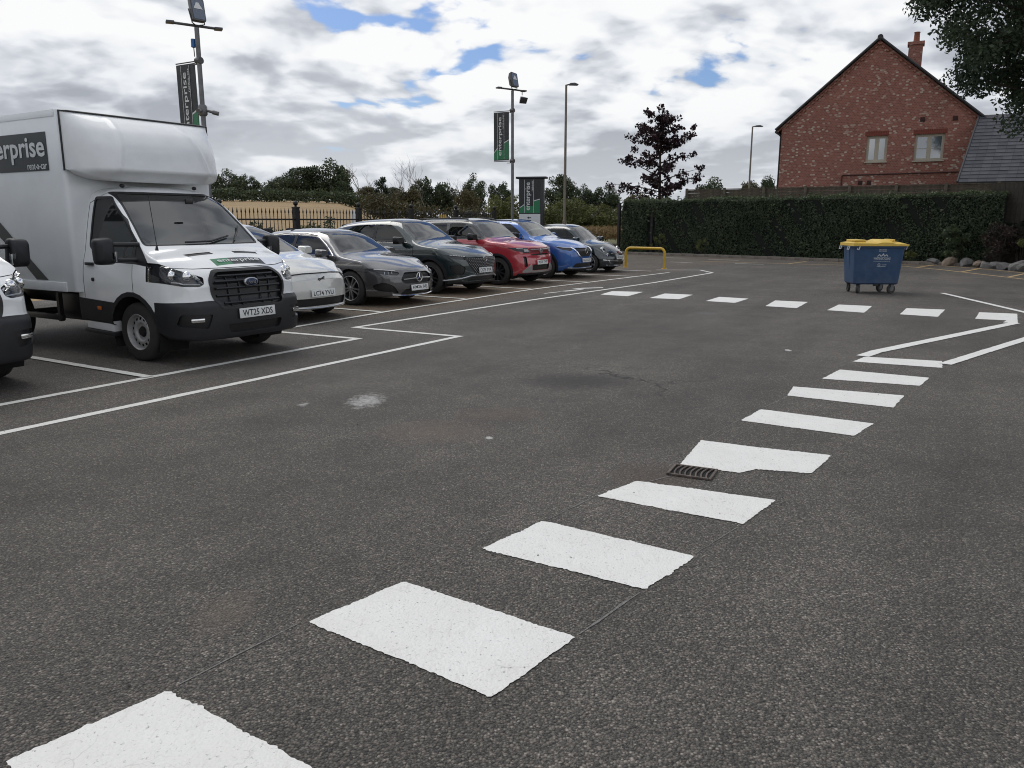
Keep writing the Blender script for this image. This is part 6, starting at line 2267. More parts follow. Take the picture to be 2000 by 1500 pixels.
    # casement windows
    for k, (x0, x1, z0, z1) in enumerate(wins):
        fr = MB()
        t = 0.055
        fr.box(((x0 + x1) / 2, 0.13, z0 + t / 2), (x1 - x0, 0.07, t)).box(((x0 + x1) / 2, 0.13, z1 - t / 2), (x1 - x0, 0.07, t))
        for x in (x0 + t / 2, x1 - t / 2, (x0 + x1) / 2):
            fr.box((x, 0.131, (z0 + z1) / 2), (t * (1.3 if x == (x0 + x1) / 2 else 1.0), 0.068, z1 - z0 - 2 * t))
        wn = fr.build('window', CREAMF, root)
        for sx in (0, 1):
            a, b = (x0 + t, (x0 + x1) / 2 - t * 0.65) if sx == 0 else ((x0 + x1) / 2 + t * 0.65, x1 - t)
            c = MB()
            s_ = 0.06
            za, zb = z0 + t, z1 - t
            c.box(((a + b) / 2, 0.122, za + s_ / 2), (b - a, 0.05, s_)).box(((a + b) / 2, 0.122, zb - s_ / 2), (b - a, 0.05, s_))
            for x in (a + s_ / 2, b - s_ / 2):
                c.box((x, 0.123, (za + zb) / 2), (s_, 0.048, zb - za - 2 * s_))
            if k == 1:
                c.box(((a + b) / 2, 0.124, za + (zb - za) * 0.46), (b - a - 2 * s_, 0.03, 0.022))
            c.build('casement', CREAMF, wn)
            MB().add([(a + s_, 0.14, za + s_), (b - s_, 0.14, za + s_), (b - s_, 0.14, zb - s_), (a + s_, 0.14, zb - s_)], [(0, 1, 2, 3)]).build('pane', WGLASS, wn)
        MB().box(((x0 + x1) / 2, 0.02, z0 - 0.025), (x1 - x0 + 0.1, 0.20, 0.05)).build('sill', CREAMF, wn)
        # soldier course over the opening
        hb = MB().box((0, 0, 0), (0.068, 0.02, 0.215)).mesh('header_brick', mat('header_brick', (0.20, 0.055, 0.038), 0.9, var=0.3))
        n = int((x1 - x0 + 0.2) / 0.076)
        for i in range(n):
            h = link('header_brick', hb, wo)
            h.location = (x0 - 0.1 + 0.038 + 0.076 * i, -0.006, z1 + 0.115)
    # waste pipe, vents
    MB().tube([(-0.02, -0.05, 3.25), (-0.02, -0.05, 3.76), (0.02, -0.05, 3.80), (5.15, -0.05, 3.84)], 0.03, 8).build('waste_pipe', mat('brown_pipe', (0.06, 0.025, 0.02), 0.5), root)
    for x, z in ((3.35, 6.30), (4.72, 6.28), (0.85, 3.42), (1.25, 3.42)):
        v = MB().box((x, -0.01, z), (0.21, 0.03, 0.21)).build('air_vent', mat('vent_brown', (0.055, 0.02, 0.016), 0.7), root, bevel=0.006)
        for i in range(4):
            MB().box((x, -0.03, z - 0.07 + 0.047 * i), (0.17, 0.012, 0.012)).build('vent_slat', mat('vent_brown', (0.055, 0.02, 0.016), 0.7), v)
    # the lower wing with a slate roof coming towards the yard
    bx0, bx1 = 5.0, 12.0
    y0, y1 = -2.4, -0.06
    zl, zh = 3.28, 6.35
    MB().box(((bx0 + 0.15 + bx1) / 2, (y0 + y1) / 2 + 0.25, 1.62), (bx1 - bx0 - 0.3, y1 - y0 - 0.5, 3.2)).build('wing_wall', BRICK, root)
    rows = 19
    up = Vector((0, y1 - y0, zh - zl))
    Ls = up.length
    u = up / Ls
    nn = Vector((0, -u.z, u.y))
    MB().add([Vector((bx0 + 0.02, y0 + 0.02, zl - 0.03)), Vector((bx1, y0 + 0.02, zl - 0.03)), Vector((bx1, y1, zh - 0.03)), Vector((bx0 + 0.72, y1, zh - 0.03))], [(0, 1, 2, 3)]).build('wing_roof', DARKP, root)
    wr_ = root.children[-1]
    h = Ls / rows
    ws = 0.36
    sl = [mat('slate_%s' % n, c, 0.55, var=0.25, vscale=4.0) for n, c in (('a', (0.066, 0.068, 0.080)), ('b', (0.082, 0.083, 0.094)), ('c', (0.055, 0.058, 0.070)))]
    m3 = Matrix((Vector((1, 0, 0)), u, nn)).transposed()
    mesh3 = [MB().add([m3 @ Vector(p) for p in ((-ws / 2 + 0.003, -h * 0.5 - 0.02, 0.022), (ws / 2 - 0.003, -h * 0.5 - 0.02, 0.022), (ws / 2 - 0.003, h * 0.5, 0.004), (-ws / 2 + 0.003, h * 0.5, 0.004),
                                                (-ws / 2 + 0.003, -h * 0.5 - 0.02, 0.004), (ws / 2 - 0.003, -h * 0.5 - 0.02, 0.004))], [(0, 1, 2, 3), (0, 4, 5, 1)]).mesh('slate', s_) for s_ in sl]
    rr = random.Random(5)
    for j in range(rows):
        x = bx0 + 0.70 * (j + 0.5) / rows + (ws / 2 if j % 2 else 0.0) + 0.02
        while x < bx0 + 5.4:
            o = link('slate', rr.choice(mesh3), wr_)
            p = Vector((x + ws / 2 - (ws / 2 if j % 2 else 0), y0, zl)) + u * (h * (j + 0.5)) + nn * rr.uniform(0, 0.004)
            o.location = p
            x += ws
    MB().box(((bx0 + 0.05 + bx1) / 2, y0 - 0.02, zl - 0.06), (bx1 - bx0, 0.10, 0.10)).build('wing_gutter', DARKP, root)
    MB().tube([(bx0 - 0.02, y0, zl), (bx0 + 0.68, y1, zh)], 0.05, 6).build('wing_verge', SLATE, root)


build_house()

# ---------------------------------------------------------------- garden fence showing above the hedge
WOOD = mat('weathered_wood', (0.105, 0.088, 0.066), 0.9, var=0.4, vscale=6, bump=0.4, bscale=30)


def build_garden_fence():
    a, b = Vector((9.3, 43.3, 0)), Vector((24.5, 33.2, 0))
    d = (b - a)
    L = d.length
    root = thing('timber_fence', 'weathered timber garden fence showing just above the hedge', 'fence', a, math.atan2(d.y, d.x))
    bays = 9
    w = L / bays
    pm = MB().box((0, 0, 1.62), (0.12, 0.12, 3.24)).mesh('post', WOOD, bevel=0.01)
    km = MB().box((0, 0, 0), (w - 0.02, 0.03, 0.145)).mesh('plank', WOOD)
    cm = MB().box((0, 0, 0), (w - 0.02, 0.09, 0.035)).mesh('capping', WOOD)
    fr = random.Random(4)
    for i in range(bays + 1):
        o = link('post', pm, root)
        o.location = (i * w, -0.06, 0)
        if i == bays:
            break
        for j in range(7):
            k = link('plank', km, root)
            k.location = (i * w + w / 2, 0.05 + fr.uniform(-0.006, 0.006), 3.08 - j * 0.155)
            k.rotation_euler = (R(6), 0, fr.uniform(-0.003, 0.003))
        c = link('capping', cm, root)
        c.location = (i * w + w / 2, 0.04, 3.18)


build_garden_fence()
# ================================================================ planting
NR = np.random.default_rng(11)


def leafmat(name, c0, c1, trans=0.25):
    m = bpy.data.materials.new(name)
    m.use_nodes = True
    t = m.node_tree
    g = NT(t)
    b = t.nodes['Principled BSDF']
    out = t.nodes['Material Output']
    at = g.n('ShaderNodeAttribute', attribute_name='tint').outputs['Fac']
    oi = g.n('ShaderNodeObjectInfo').outputs['Random']
    k = g.math('MULTIPLY_ADD', oi, 0.3, g.math('MULTIPLY', at, 0.8), clamp=True)
    col = g.mix(k, (*c0, 1), (*c1, 1))
    t.links.new(col, b.inputs['Base Color'])
    b.inputs['Roughness'].default_value = 0.6
    b.inputs['Specular IOR Level'].default_value = 0.3
    tr = g.n('ShaderNodeBsdfTranslucent', {'Color': col})
    mx = g.n('ShaderNodeMixShader', {0: trans, 1: b.outputs[0], 2: tr.outputs[0]})
    t.links.new(mx.outputs[0], out.inputs[0])
    return m


LEAF = {
    'A': leafmat('leaf_dark_green', (0.030, 0.044, 0.024), (0.082, 0.104, 0.052)),  # green lightened to put aerial haze into the far trees
    'B': leafmat('leaf_brown_green', (0.048, 0.048, 0.024), (0.115, 0.098, 0.050)),
    'E': leafmat('leaf_evergreen', (0.008, 0.016, 0.009), (0.026, 0.042, 0.020)),
    'S': leafmat('leaf_scrub', (0.045, 0.062, 0.018), (0.15, 0.16, 0.055)),
    'H': leafmat('leaf_hedge', (0.024, 0.042, 0.027), (0.11, 0.14, 0.065)),
    'P': leafmat('leaf_purple', (0.013, 0.007, 0.010), (0.048, 0.021, 0.028), 0.2),
    'T': leafmat('leaf_ash', (0.026, 0.044, 0.030), (0.085, 0.120, 0.065), 0.35),
    'D': leafmat('leaf_dark_shrub', (0.018, 0.012, 0.012), (0.055, 0.040, 0.032)),
    'Y': leafmat('grass_dry', (0.16, 0.11, 0.055), (0.36, 0.26, 0.13)),
}
BARK = mat('bark', (0.055, 0.045, 0.036), 0.95, var=0.4, vscale=12, bump=0.6, bscale=40)
PALEBARK = mat('bare_bark', (0.17, 0.155, 0.14), 0.95, var=0.3, vscale=8)


def leaves_mesh(name, C, size, m, normals=None, spread=1.0, aspect=0.55, rng=NR, tint=None):
    """kite-shaped leaves centred on C; size is one number or one per leaf"""
    C = np.asarray(C, float)
    n = len(C)
    sz = np.broadcast_to(np.asarray(size, float), (n,)) * rng.uniform(0.65, 1.25, n)
    N = rng.normal(size=(n, 3))
    if normals is not None:
        N = normals + N * spread
    N /= np.linalg.norm(N, axis=1)[:, None] + 1e-9
    A = np.cross(N, rng.normal(size=(n, 3)))
    A /= np.linalg.norm(A, axis=1)[:, None] + 1e-9
    B = np.cross(N, A)
    s = sz[:, None]
    v = np.empty((n, 4, 3))
    v[:, 0] = C - A * s * 0.5
    v[:, 1] = C + B * s * 0.5 * aspect - A * s * 0.05
    v[:, 2] = C + A * s * 0.5 + N * s * 0.10
    v[:, 3] = C - B * s * 0.5 * aspect - A * s * 0.05
    me = bpy.data.meshes.new(name)
    me.vertices.add(4 * n)
    me.vertices.foreach_set('co', v.ravel())
    me.loops.add(4 * n)
    me.loops.foreach_set('vertex_index', np.arange(4 * n, dtype=np.int32))
    me.polygons.add(n)
    me.polygons.foreach_set('loop_start', np.arange(0, 4 * n, 4, dtype=np.int32))
    me.update()
    at = me.attributes.new('tint', 'FLOAT', 'FACE')
    at.data.foreach_set('value', np.asarray(rng.uniform(0, 1, n) if tint is None else np.clip(tint + rng.normal(0, 0.18, n), 0, 1), np.float32))
    me.materials.append(m)
    return me


def ball_pts(n, rng=NR, shell=0.5):
    d = rng.normal(size=(n, 3))
    d /= np.linalg.norm(d, axis=1)[:, None]
    return d * (rng.uniform(0, 1, n) ** shell)[:, None]


def crown_points(clumps, per, rng=NR):
    P, T = [], []
    for c, r in clumps:
        k = max(6, int(per * r * r))
        q = ball_pts(k, rng, 0.42) * np.array([r, r, r * 0.8])
        P.append(q + np.array(c))
        T.append(np.full(k, rng.uniform(0.15, 0.8)))
    return np.vstack(P), np.concatenate(T)


# ---------------------------------------------------------------- trees beyond the fence: unit trees of a few builds
def unit_tree(kind, seed):
    rng = np.random.default_rng(seed)
    cl = []
    if kind == 'E':
        for i in range(46):
            h = rng.uniform(0.12, 1.0)
            rr = 0.46 * (1 - (h - 0.1) * 0.72) * rng.uniform(0.3, 1.0) ** 0.5
            a = rng.uniform(0, 2 * math.pi)
            cl.append(((rr * math.cos(a), rr * math.sin(a), h * 0.96), rng.uniform(0.09, 0.15)))
    else:
        for i in range(74):
            d = ball_pts(1, rng, 0.30)[0]
            if d[2] < -0.75:
                d[2] *= 0.5
            cl.append(((d[0] * 0.42, d[1] * 0.42, 0.52 + d[2] * 0.41), rng.uniform(0.085, 0.165)))
    P, T = crown_points(cl, 6200, rng)
    me = leaves_mesh('crown', P, 0.046, LEAF['A'], rng=rng, aspect=0.7, tint=T)
    tb = MB()
    tb.tube([(0, 0, -0.05), (0.01, 0, 0.18), (0.0, 0.01, 0.42), (0, 0, 0.7)], [0.035, 0.026, 0.018, 0.006], 7)
    for c, r in cl[:14]:
        tb.tube([(0, 0, 0.2 + 0.02 * len(tb.v) % 0.3), (c[0] * 0.5, c[1] * 0.5, c[2] * 0.75), c], [0.014, 0.009, 0.003], 5)
    return me, tb.mesh('trunk', BARK, smooth=True)


UNITS = {k: [unit_tree(k, s_) for s_ in seeds] for k, seeds in (('A', (1, 2, 3, 4)), ('B', (5, 6)), ('E', (8,)))}
tr = random.Random(21)
for i, (k, x, y, h, w, lab) in enumerate((
    ('A', -80.7, 230, 9.8, 11.0, 'dark tree rising right behind the box van fairing'),
    ('A', -87.4, 270, 11.0, 8.7, 'small far tree between the van and the big spreading tree'),
    ('A', -80.5, 280, 11.2, 12.6, 'rounded far tree left of the big spreading tree'),
    ('A', -60.4, 235, 11.3, 14.0, 'left half of the big spreading pair of trees on the skyline'),
    ('A', -54.4, 240, 13.2, 15.0, 'right and taller half of the big spreading pair on the skyline'),
    ('A', -48.8, 235, 7.8, 7.6, 'low tree at the right foot of the big spreading pair'),
    ('E', -19.3, 120, 4.8, 3.6, 'narrow dark evergreen beside the bare trees'),
    ('B', -23.2, 130, 3.4, 4.4, 'brownish low tree left of the narrow evergreen'),
    ('B', -16.4, 125, 5.1, 5.2, 'brownish tree right of the narrow evergreen'),
    ('A', -17.2, 160, 8.3, 6.8, 'dark round tree behind the dark green car'),
    ('A', -13.6, 165, 8.2, 6.2, 'dark round tree behind the red car'),
    ('A', -26.5, 180, 5.8, 7.0, 'distant dark tree between the bare trees'),
    ('A', -6.9, 150, 8.4, 5.2, 'tall dark tree behind the end of the railing'),
    ('B', -6.0, 110, 5.1, 3.7, 'brownish tree in front of the tall tree by the railing end'),
    ('A', -2.2, 155, 7.8, 5.2, 'dark tree just left of the second floodlight column'),
    ('A', 9.8, 160, 9.0, 7.4, 'tallest dark tree behind the tall street lamp'),
    ('A', 14.1, 165, 7.0, 5.5, 'lower tree right of the tall street lamp'),
    ('A', 18.8, 165, 7.1, 6.8, 'round dark tree between the street lamp and the purple tree'),
    ('A', 4.9, 170, 6.7, 5.0, 'low dark tree behind the entrance sign'),
    ('B', 18.7, 120, 4.7, 5.4, 'brownish low tree at the left foot of the purple tree'),
    ('A', 40.0, 160, 8.0, 9.5, 'broad tree right of the purple tree above the timber fence'),
    ('B', 30.5, 105, 6.0, 3.5, 'bushy brownish tree at the foot of the far street lamp'),
    ('A', 31.5, 100, 6.6, 2.8, 'green tree beside the brick house wall'),
)):
    root = thing('tree', lab, 'tree', (x, y, terrain_z(x, y)), tr.uniform(0, 6.28), 'trees beyond the fence')
    cm, tm = UNITS[k][i % len(UNITS[k])]
    sx = w / 0.98
    sz = h / 0.97
    o = link('crown', cm, root)
    o.scale = (sx, sx, sz)
    o.material_slots[0].link = 'OBJECT'
    o.material_slots[0].material = LEAF[k]
    o = link('trunk', tm, root)
    o.scale = (sx, sx, sz)


# ---------------------------------------------------------------- bare trees
def bare_tree(label, loc, h, seed):
    rng = random.Random(seed)
    root = thing('bare_tree', label, 'tree', loc, 0, 'leafless trees')
    mb = MB()
    tw = MB()

    def grow(p, d, l, r, lev):
        pts, q = [p], p
        dd = d
        for k in range(3):
            dd = (dd + Vector((rng.uniform(-1, 1), rng.uniform(-1, 1), rng.uniform(-0.3, 0.5))) * 0.22).normalized()
            q = q + dd * l / 3
            pts.append(q)
        (mb if lev < 2 else tw).tube(pts, [r, r * 0.85, r * 0.7, r * 0.5], 5 if lev < 2 else 3, cap=False)
        if lev < 4:
            for _ in range(3 if lev < 3 else 2):
                k = rng.choice((1, 2, 3, 3))
                nd = (dd + Vector((rng.uniform(-1, 1), rng.uniform(-1, 1), rng.uniform(-0.15, 0.7))) * 0.75).normalized()
                grow(pts[k], nd, l * rng.uniform(0.55, 0.85), r * 0.55, lev + 1)
    grow(Vector((0, 0, 0)), Vector((0, 0, 1)), h * 0.38, 0.11, 0)
    mb.build('trunk', PALEBARK, root, smooth=True)
    tag(tw.build('twigs', PALEBARK, root), kind='stuff')


for i, (x, y, h, lab) in enumerate(((-24.3, 130, 7.4, 'leafless tree with fanned pale branches, leftmost of the bare ones'), (-22.5, 132, 6.6, 'leafless tree leaning over the brownish low tree'), (-18.5, 132, 8.4, 'leafless tree with drooping twigs right of the evergreen'),
                                    (-15.6, 130, 9.2, 'leafless forked tree behind the dark green car'), (-14.2, 135, 10.8, 'tallest leafless tree with one spire branch'), (-8.2, 135, 9.2, 'thin leafless tree near the railing end'))):
    bare_tree(lab, (x, y, terrain_z(x, y)), h, 40 + i)


# ---------------------------------------------------------------- shrubs and scrub
def bush(name, label, loc, w, h, kind, n, leaf, group=None, seed=0, cat='shrub', clumps=26, up=0.0, stems=7):
    rng = np.random.default_rng(100 + seed)
    root = thing(name, label, cat, loc, 0, group)
    cl = []
    for i in range(clumps):
        d = ball_pts(1, rng, 0.4)[0]
        cl.append(((d[0] * w * 0.42, d[1] * w * 0.42, h * (0.52 + d[2] * 0.40)), rng.uniform(0.10, 0.20) * min(w, h)))
    per = n / sum(r * r for _, r in cl)
    P, T = crown_points(cl, per, rng)
    P = P[P[:, 2] > 0.02]
    T = T[:len(P)]
    link('foliage', leaves_mesh('foliage', P, leaf, LEAF[kind], rng=rng, tint=T), root)
    for k in range(stems):
        c = cl[k][0]
        MB().tube([(c[0] * 0.15, c[1] * 0.15, -0.1), (c[0] * 0.5, c[1] * 0.5, c[2] * 0.6), c], [0.03 * h / 2, 0.018 * h / 2, 0.006], 5).build('stem', BARK, root)
    return root


for i, (x, y, h, w, k, lab) in enumerate(((-7.3, 24, 1.75, 1.5, 'A', 'leafy shrub behind the railing next to the van windscreen'), (-6.7, 25.2, 1.6, 1.2, 'S', 'small pale shrub behind the railing left of the first post'),
                                          (-6.5, 27, 2.0, 1.8, 'A', 'full green shrub behind the railing between the first two posts'), (-5.9, 28.6, 1.7, 1.5, 'A', 'lower green shrub behind the second railing post'),
                                          (-4.6, 31, 1.6, 1.6, 'B', 'brownish shrub behind the railing above the dark green car'), (-3.2, 34, 1.7, 1.8, 'A', 'dark shrub behind the railing above the red car'), (-1.4, 36, 1.9, 1.6, 'S', 'pale shrub at the railing end'))):
    bush('shrub', lab, (x, y, terrain_z(x, y)), w, h, k, 2600, 0.10, 'shrubs behind the railing', i)
for i, (x, y, h, w, k, lab) in enumerate(((-0.3, 41, 2.6, 2.6, 'S', 'light green scrub left of the entrance sign'), (1.0, 47, 2.2, 2.6, 'S', 'light green scrub right behind the entrance sign'), (2.3, 52, 2.6, 2.8, 'S', 'light green scrub at the tall street lamp'),
                                          (3.9, 56, 3.0, 3.0, 'S', 'tallest light green scrub right of the street lamp'), (5.0, 55, 2.5, 2.6, 'S', 'light green scrub over the small dark car'), (6.2, 54.5, 2.3, 2.4, 'S', 'light green scrub beside the hedge corner'), (7.4, 56, 2.4, 2.6, 'S', 'light green scrub behind the hedge corner'))):
    bush('scrub_bush', lab, (x, y, 0.35), w, h, k, 2600, 0.16, 'scrub along the road', 20 + i)

# distant hedgerows crossing the fields
def hedgerow(label, pts, h, n, kind, seed, leaf=0.35):
    rng = np.random.default_rng(seed)
    root = thing('field_hedge', label, 'hedge', (0, 0, 0), 0, 'hedgerows in the fields')
    P = []
    for (x0, y0), (x1, y1) in zip(pts, pts[1:]):
        k = int(n / (len(pts) - 1))
        u = rng.uniform(0, 1, k)
        x, y = x0 + (x1 - x0) * u, y0 + (y1 - y0) * u
        z = np.array([terrain_z(a, b) for a, b in zip(x, y)])
        wob = 0.75 + 0.25 * np.sin(u * 40 + seed) * np.sin(u * 13 + 1)
        P.append(np.stack([x + rng.normal(0, 0.5, k), y + rng.normal(0, 0.6, k), z + rng.uniform(0, 1, k) ** 0.7 * h * wob], 1))
    P = np.vstack(P)
    tag(link('foliage', leaves_mesh('foliage', P, leaf, LEAF[kind], rng=rng), root), kind='stuff')


hedgerow('dark hedgerow crossing the golden field behind the railing', [(-48, 96), (-34, 99), (-20, 100), (-14, 98)], 1.7, 9000, 'A', 1)
hedgerow('far hedgerow below the skyline trees', [(-95, 200), (-60, 205), (-30, 190)], 1.7, 5000, 'A', 2, 0.7)
hedgerow('low dark hedgerow behind the parked cars and railing', [(-14, 78), (-6, 74), (1, 72), (9, 74), (20, 82)], 3.0, 15000, 'B', 3, 0.30)
hedgerow('dark hedgerow along the right horizon behind the scrub', [(-4, 120), (15, 118), (40, 120), (60, 112)], 3.0, 6000, 'A', 4, 0.5)

# dry grass verge by the entrance
rg = np.random.default_rng(77)
n = 9000
gx, gy = rg.uniform(1.0, 9.5, n), rg.uniform(47.5, 54, n)
gp = np.stack([gx, gy, 0.55 + rg.uniform(0, 0.55, n)], 1)
tag(link('dry_grass', leaves_mesh('dry_grass', gp, 0.5, LEAF['Y'], np.tile([0.0, -1.0, 0.1], (n, 1)), 0.5, 0.12, rg)), 'tall dry grass on the verge beyond the entrance', 'grass', kind='stuff')


# ---------------------------------------------------------------- the clipped hedge
def build_hedge():
    a, b = Vector((5.45, 40.15, 0)), Vector((17.3, 28.5, 0))
    d = b - a
    L = d.length
    H, DP = 2.52, 1.5
    root = thing('clipped_hedge', 'long clipped dark green hedge at the back of the car park', 'hedge', a, math.atan2(d.y, d.x))
    core = MB()
    nx, nz = 60, 10
    rr = random.Random(9)
    vs = []
    core.box((L / 2, DP / 2, H / 2 - 0.03), (L - 0.14, DP - 0.16, H - 0.12))
    core.build('branch_core', mat('hedge_inside', (0.006, 0.009, 0.006), 1.0), root)
    rng = np.random.default_rng(5)

    def wave(u, v):
        return 0.08 * np.sin(u * 1.3 + np.sin(v * 2.2)) + 0.05 * np.sin(u * 5.3 + v * 4.1) + 0.03 * np.sin(u * 11 + v * 7)
    n = 42000
    u, v = rng.uniform(0, L, n), rng.uniform(0, 1, n) * H
    keep = ~((np.abs(u - 1.75 - 0.04 * np.sin(v * 5)) < 0.22) & (v < 1.75))
    u, v = u[keep], v[keep]
    P1 = np.stack([u, -wave(u, v) + rng.uniform(-0.04, 0.10, len(u)), v], 1)
    N1 = np.tile([0, -1.0, 0.25], (len(u), 1))
    n2 = 17000
    u2, w2 = rng.uniform(0, L, n2), rng.uniform(0, DP, n2)
    P2 = np.stack([u2, w2, H + wave(u2, w2) * 0.7 + rng.uniform(-0.06, 0.05, n2)], 1)
    N2 = np.tile([0, 0, 1.0], (n2, 1))
    n3 = 5000
    w3, v3 = rng.uniform(0, DP, n3), rng.uniform(0, H, n3)
    P3 = np.stack([-wave(w3, v3) + rng.uniform(-0.05, 0.08, n3), w3, v3], 1)
    N3 = np.tile([-1.0, 0, 0.2], (n3, 1))
    # stray shoots the shears missed
    sh = []
    for _ in range(170):
        u0, w0, hh = rng.uniform(0, L), rng.uniform(0, DP), rng.uniform(0.05, 0.24)
        k = int(5 + hh * 40)
        t_ = rng.uniform(0, 1, k)
        sh.append(np.stack([u0 + rng.normal(0, 0.025, k), w0 + rng.normal(0, 0.025, k), H + t_ * hh], 1))
    for _ in range(150):
        u0, z0, hh = rng.uniform(0, L), rng.uniform(0.2, H), rng.uniform(0.04, 0.14)
        k = 9
        t_ = rng.uniform(0, 1, k)
        sh.append(np.stack([u0 + rng.normal(0, 0.03, k), -0.08 - t_ * hh, z0 + t_ * hh * 0.6 + rng.normal(0, 0.02, k)], 1))
    P4 = np.vstack(sh)
    N4 = np.tile([0, -0.5, 0.5], (len(P4), 1))
    P = np.vstack([P1, P2, P3, P4])
    N = np.vstack([N1, N2, N3, N4])
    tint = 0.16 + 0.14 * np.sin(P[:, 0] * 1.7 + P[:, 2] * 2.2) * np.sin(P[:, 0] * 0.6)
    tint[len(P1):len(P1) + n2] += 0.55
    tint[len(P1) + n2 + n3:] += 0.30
    tag(link('foliage', leaves_mesh('foliage', P, 0.085, LEAF['H'], N, 0.75, 0.6, rng, tint), root), kind='stuff')
    PT = mat('dark_post', (0.016, 0.015, 0.018), 0.8)
    for x, y in ((-0.16, -0.02), (1.78, 0.03)):
        MB().box((x, y, 1.1 if x > 0 else 1.22), (0.13, 0.13, 2.2 if x > 0 else 2.44)).build('post', PT, root, bevel=0.01)
    # sprigs that escaped the shears
    return root


build_hedge()
# kerb of pale setts below the hedge
KERB = mat('kerb_stone', (0.17, 0.15, 0.13), 0.9, var=0.35, vscale=5, bump=0.4)
kb = thing('kerb', 'low pale stone kerb along the foot of the hedge', 'kerb', (5.2, 39.2, 0), math.atan2(28.0 - 39.2, 16.6 - 5.2))
kl = math.hypot(16.6 - 5.2, 39.2 - 28.0)
ks = MB().box((0, 0, 0.05), (0.59, 0.15, 0.13)).mesh('kerb_stone', KERB, bevel=0.012)
for i in range(int(kl / 0.6)):
    o = link('kerb_stone', ks, kb)
    o.location = (0.3 + 0.6 * i, rnd.uniform(-0.006, 0.006), rnd.uniform(-0.008, 0.004))

# ivy and seedlings at the foot of the hedge
for i, (x, y, h, w, lab) in enumerate(((8.6, 36.3, 0.9, 0.7, 'ivy tuft climbing the left part of the hedge'), (14.9, 30.0, 0.5, 0.5, 'small seedling at the hedge foot left of the bin'), (6.9, 38.0, 1.1, 0.8, 'ivy tuft by the dark slot in the hedge'))):
    bush('ivy', lab, (x, y, 0.03), w, h, 'S', 260, 0.09, None, 60 + i, 'plant', 10, stems=3)

# ---------------------------------------------------------------- stone-edged bed with shrubs on the right
STONE = [mat('rock_%s' % n_, c_, 0.9, var=0.35, vscale=7, bump=0.6, bscale=18) for n_, c_ in (('grey', (0.15, 0.145, 0.14)), ('brown', (0.16, 0.125, 0.095)), ('dark', (0.09, 0.088, 0.09)))]


def rock(label, loc, s, seed):
    rng = random.Random(seed)
    bm = bmesh.new()
    bmesh.ops.create_icosphere(bm, subdivisions=2, radius=1.0)
    ax = [Vector((rng.gauss(0, 1), rng.gauss(0, 1), rng.gauss(0, 1))).normalized() for _ in range(9)]
    lim = [rng.uniform(0.40, 0.75) for _ in ax]
    for v in bm.verts:
        for q, l in zip(ax, lim):
            e = v.co.dot(q)
            if e > l:
                v.co -= q * (e - l)
        v.co.x *= s[0]
        v.co.y *= s[1]
        v.co.z *= s[2]
    me = bpy.data.meshes.new('rock')
    bm.to_mesh(me)
    bm.free()
    me.materials.append(rng.choice(STONE))
    o = link('rock', me)
    o.location = loc
    o.rotation_euler = (0, 0, rng.uniform(0, 3))
    tag(o, label, 'rock', 'rockery stones edging the bed')


rk = random.Random(31)
ORD = ('first second third fourth fifth sixth seventh eighth ninth tenth eleventh twelfth thirteenth fourteenth fifteenth sixteenth seventeenth eighteenth').split()
pth = [(15.4, 29.4), (16.2, 28.2), (16.35, 26.6), (16.3, 25.2), (16.3, 23.8), (16.35, 22.4)]
for i in range(len(pth) - 1):
    for k in range(3):
        f = (k + rk.uniform(0.25, 0.75)) / 3
        x = pth[i][0] * (1 - f) + pth[i + 1][0] * f + rk.uniform(-0.08, 0.08)
        y = pth[i][1] * (1 - f) + pth[i + 1][1] * f
        s = rk.uniform(0.24, 0.40)
        rock(ORD[i * 3 + k] + ' rockery stone of the bed edge, counted from the hedge end', (x, y, s * 0.32), (s, s * rk.uniform(0.7, 1.0), s * rk.uniform(0.55, 0.85)), 300 + i * 3 + k)
bed = MB().add([(16.1, 21.0, 0.012), (22.0, 20.0, 0.12), (22.0, 29.0, 0.12), (17.6, 29.4, 0.05), (16.2, 28.2, 0.012)], [(0, 1, 2, 3, 4)]).build('bed_soil', mat('soil', (0.045, 0.032, 0.022), 1.0, var=0.4, bump=0.8, bscale=25))
tag(bed, kind='structure')
for i, (x, y, h, w, k, lab, lf) in enumerate(((15.9, 28.9, 1.55, 0.95, 'H', 'slim green shrub with bare lower stems at the hedge end', 0.09), (16.75, 27.6, 1.65, 1.35, 'D', 'dark purple-brown rounded shrub in the stone-edged bed', 0.08),
                                              (17.2, 26.4, 1.9, 1.1, 'S', 'yellow-green shrub topping the dark shrub in the bed', 0.09), (17.6, 25.2, 1.7, 1.5, 'H', 'green shrub at the right edge of the picture', 0.09), (17.9, 28.2, 2.1, 1.4, 'E', 'dark shrub against the timber fence in the corner', 0.1))):
    bush('garden_shrub', lab, (x, y, 0.03), w, h, k, 3200, lf, 'shrubs in the stone-edged bed', 80 + i, stems=5)

# dark timber screen behind the bed
sc_ = thing('timber_screen', 'dark boarded timber screen closing the right end of the hedge', 'fence', (17.3, 29.3, 0), R(-55))
bd_ = MB().box((0, 0, 1.45), (0.145, 0.03, 2.9)).mesh('board', mat('dark_board', (0.045, 0.038, 0.030), 0.9, var=0.3))
for i in range(34):
    o = link('board', bd_, sc_)
    o.location = (0.15 * i, rnd.uniform(-0.006, 0.006), rnd.uniform(-0.02, 0.02))
for z in (0.5, 1.5, 2.5):
    MB().box((2.5, 0.045, z), (5.1, 0.05, 0.09)).build('rail', WOOD, sc_)


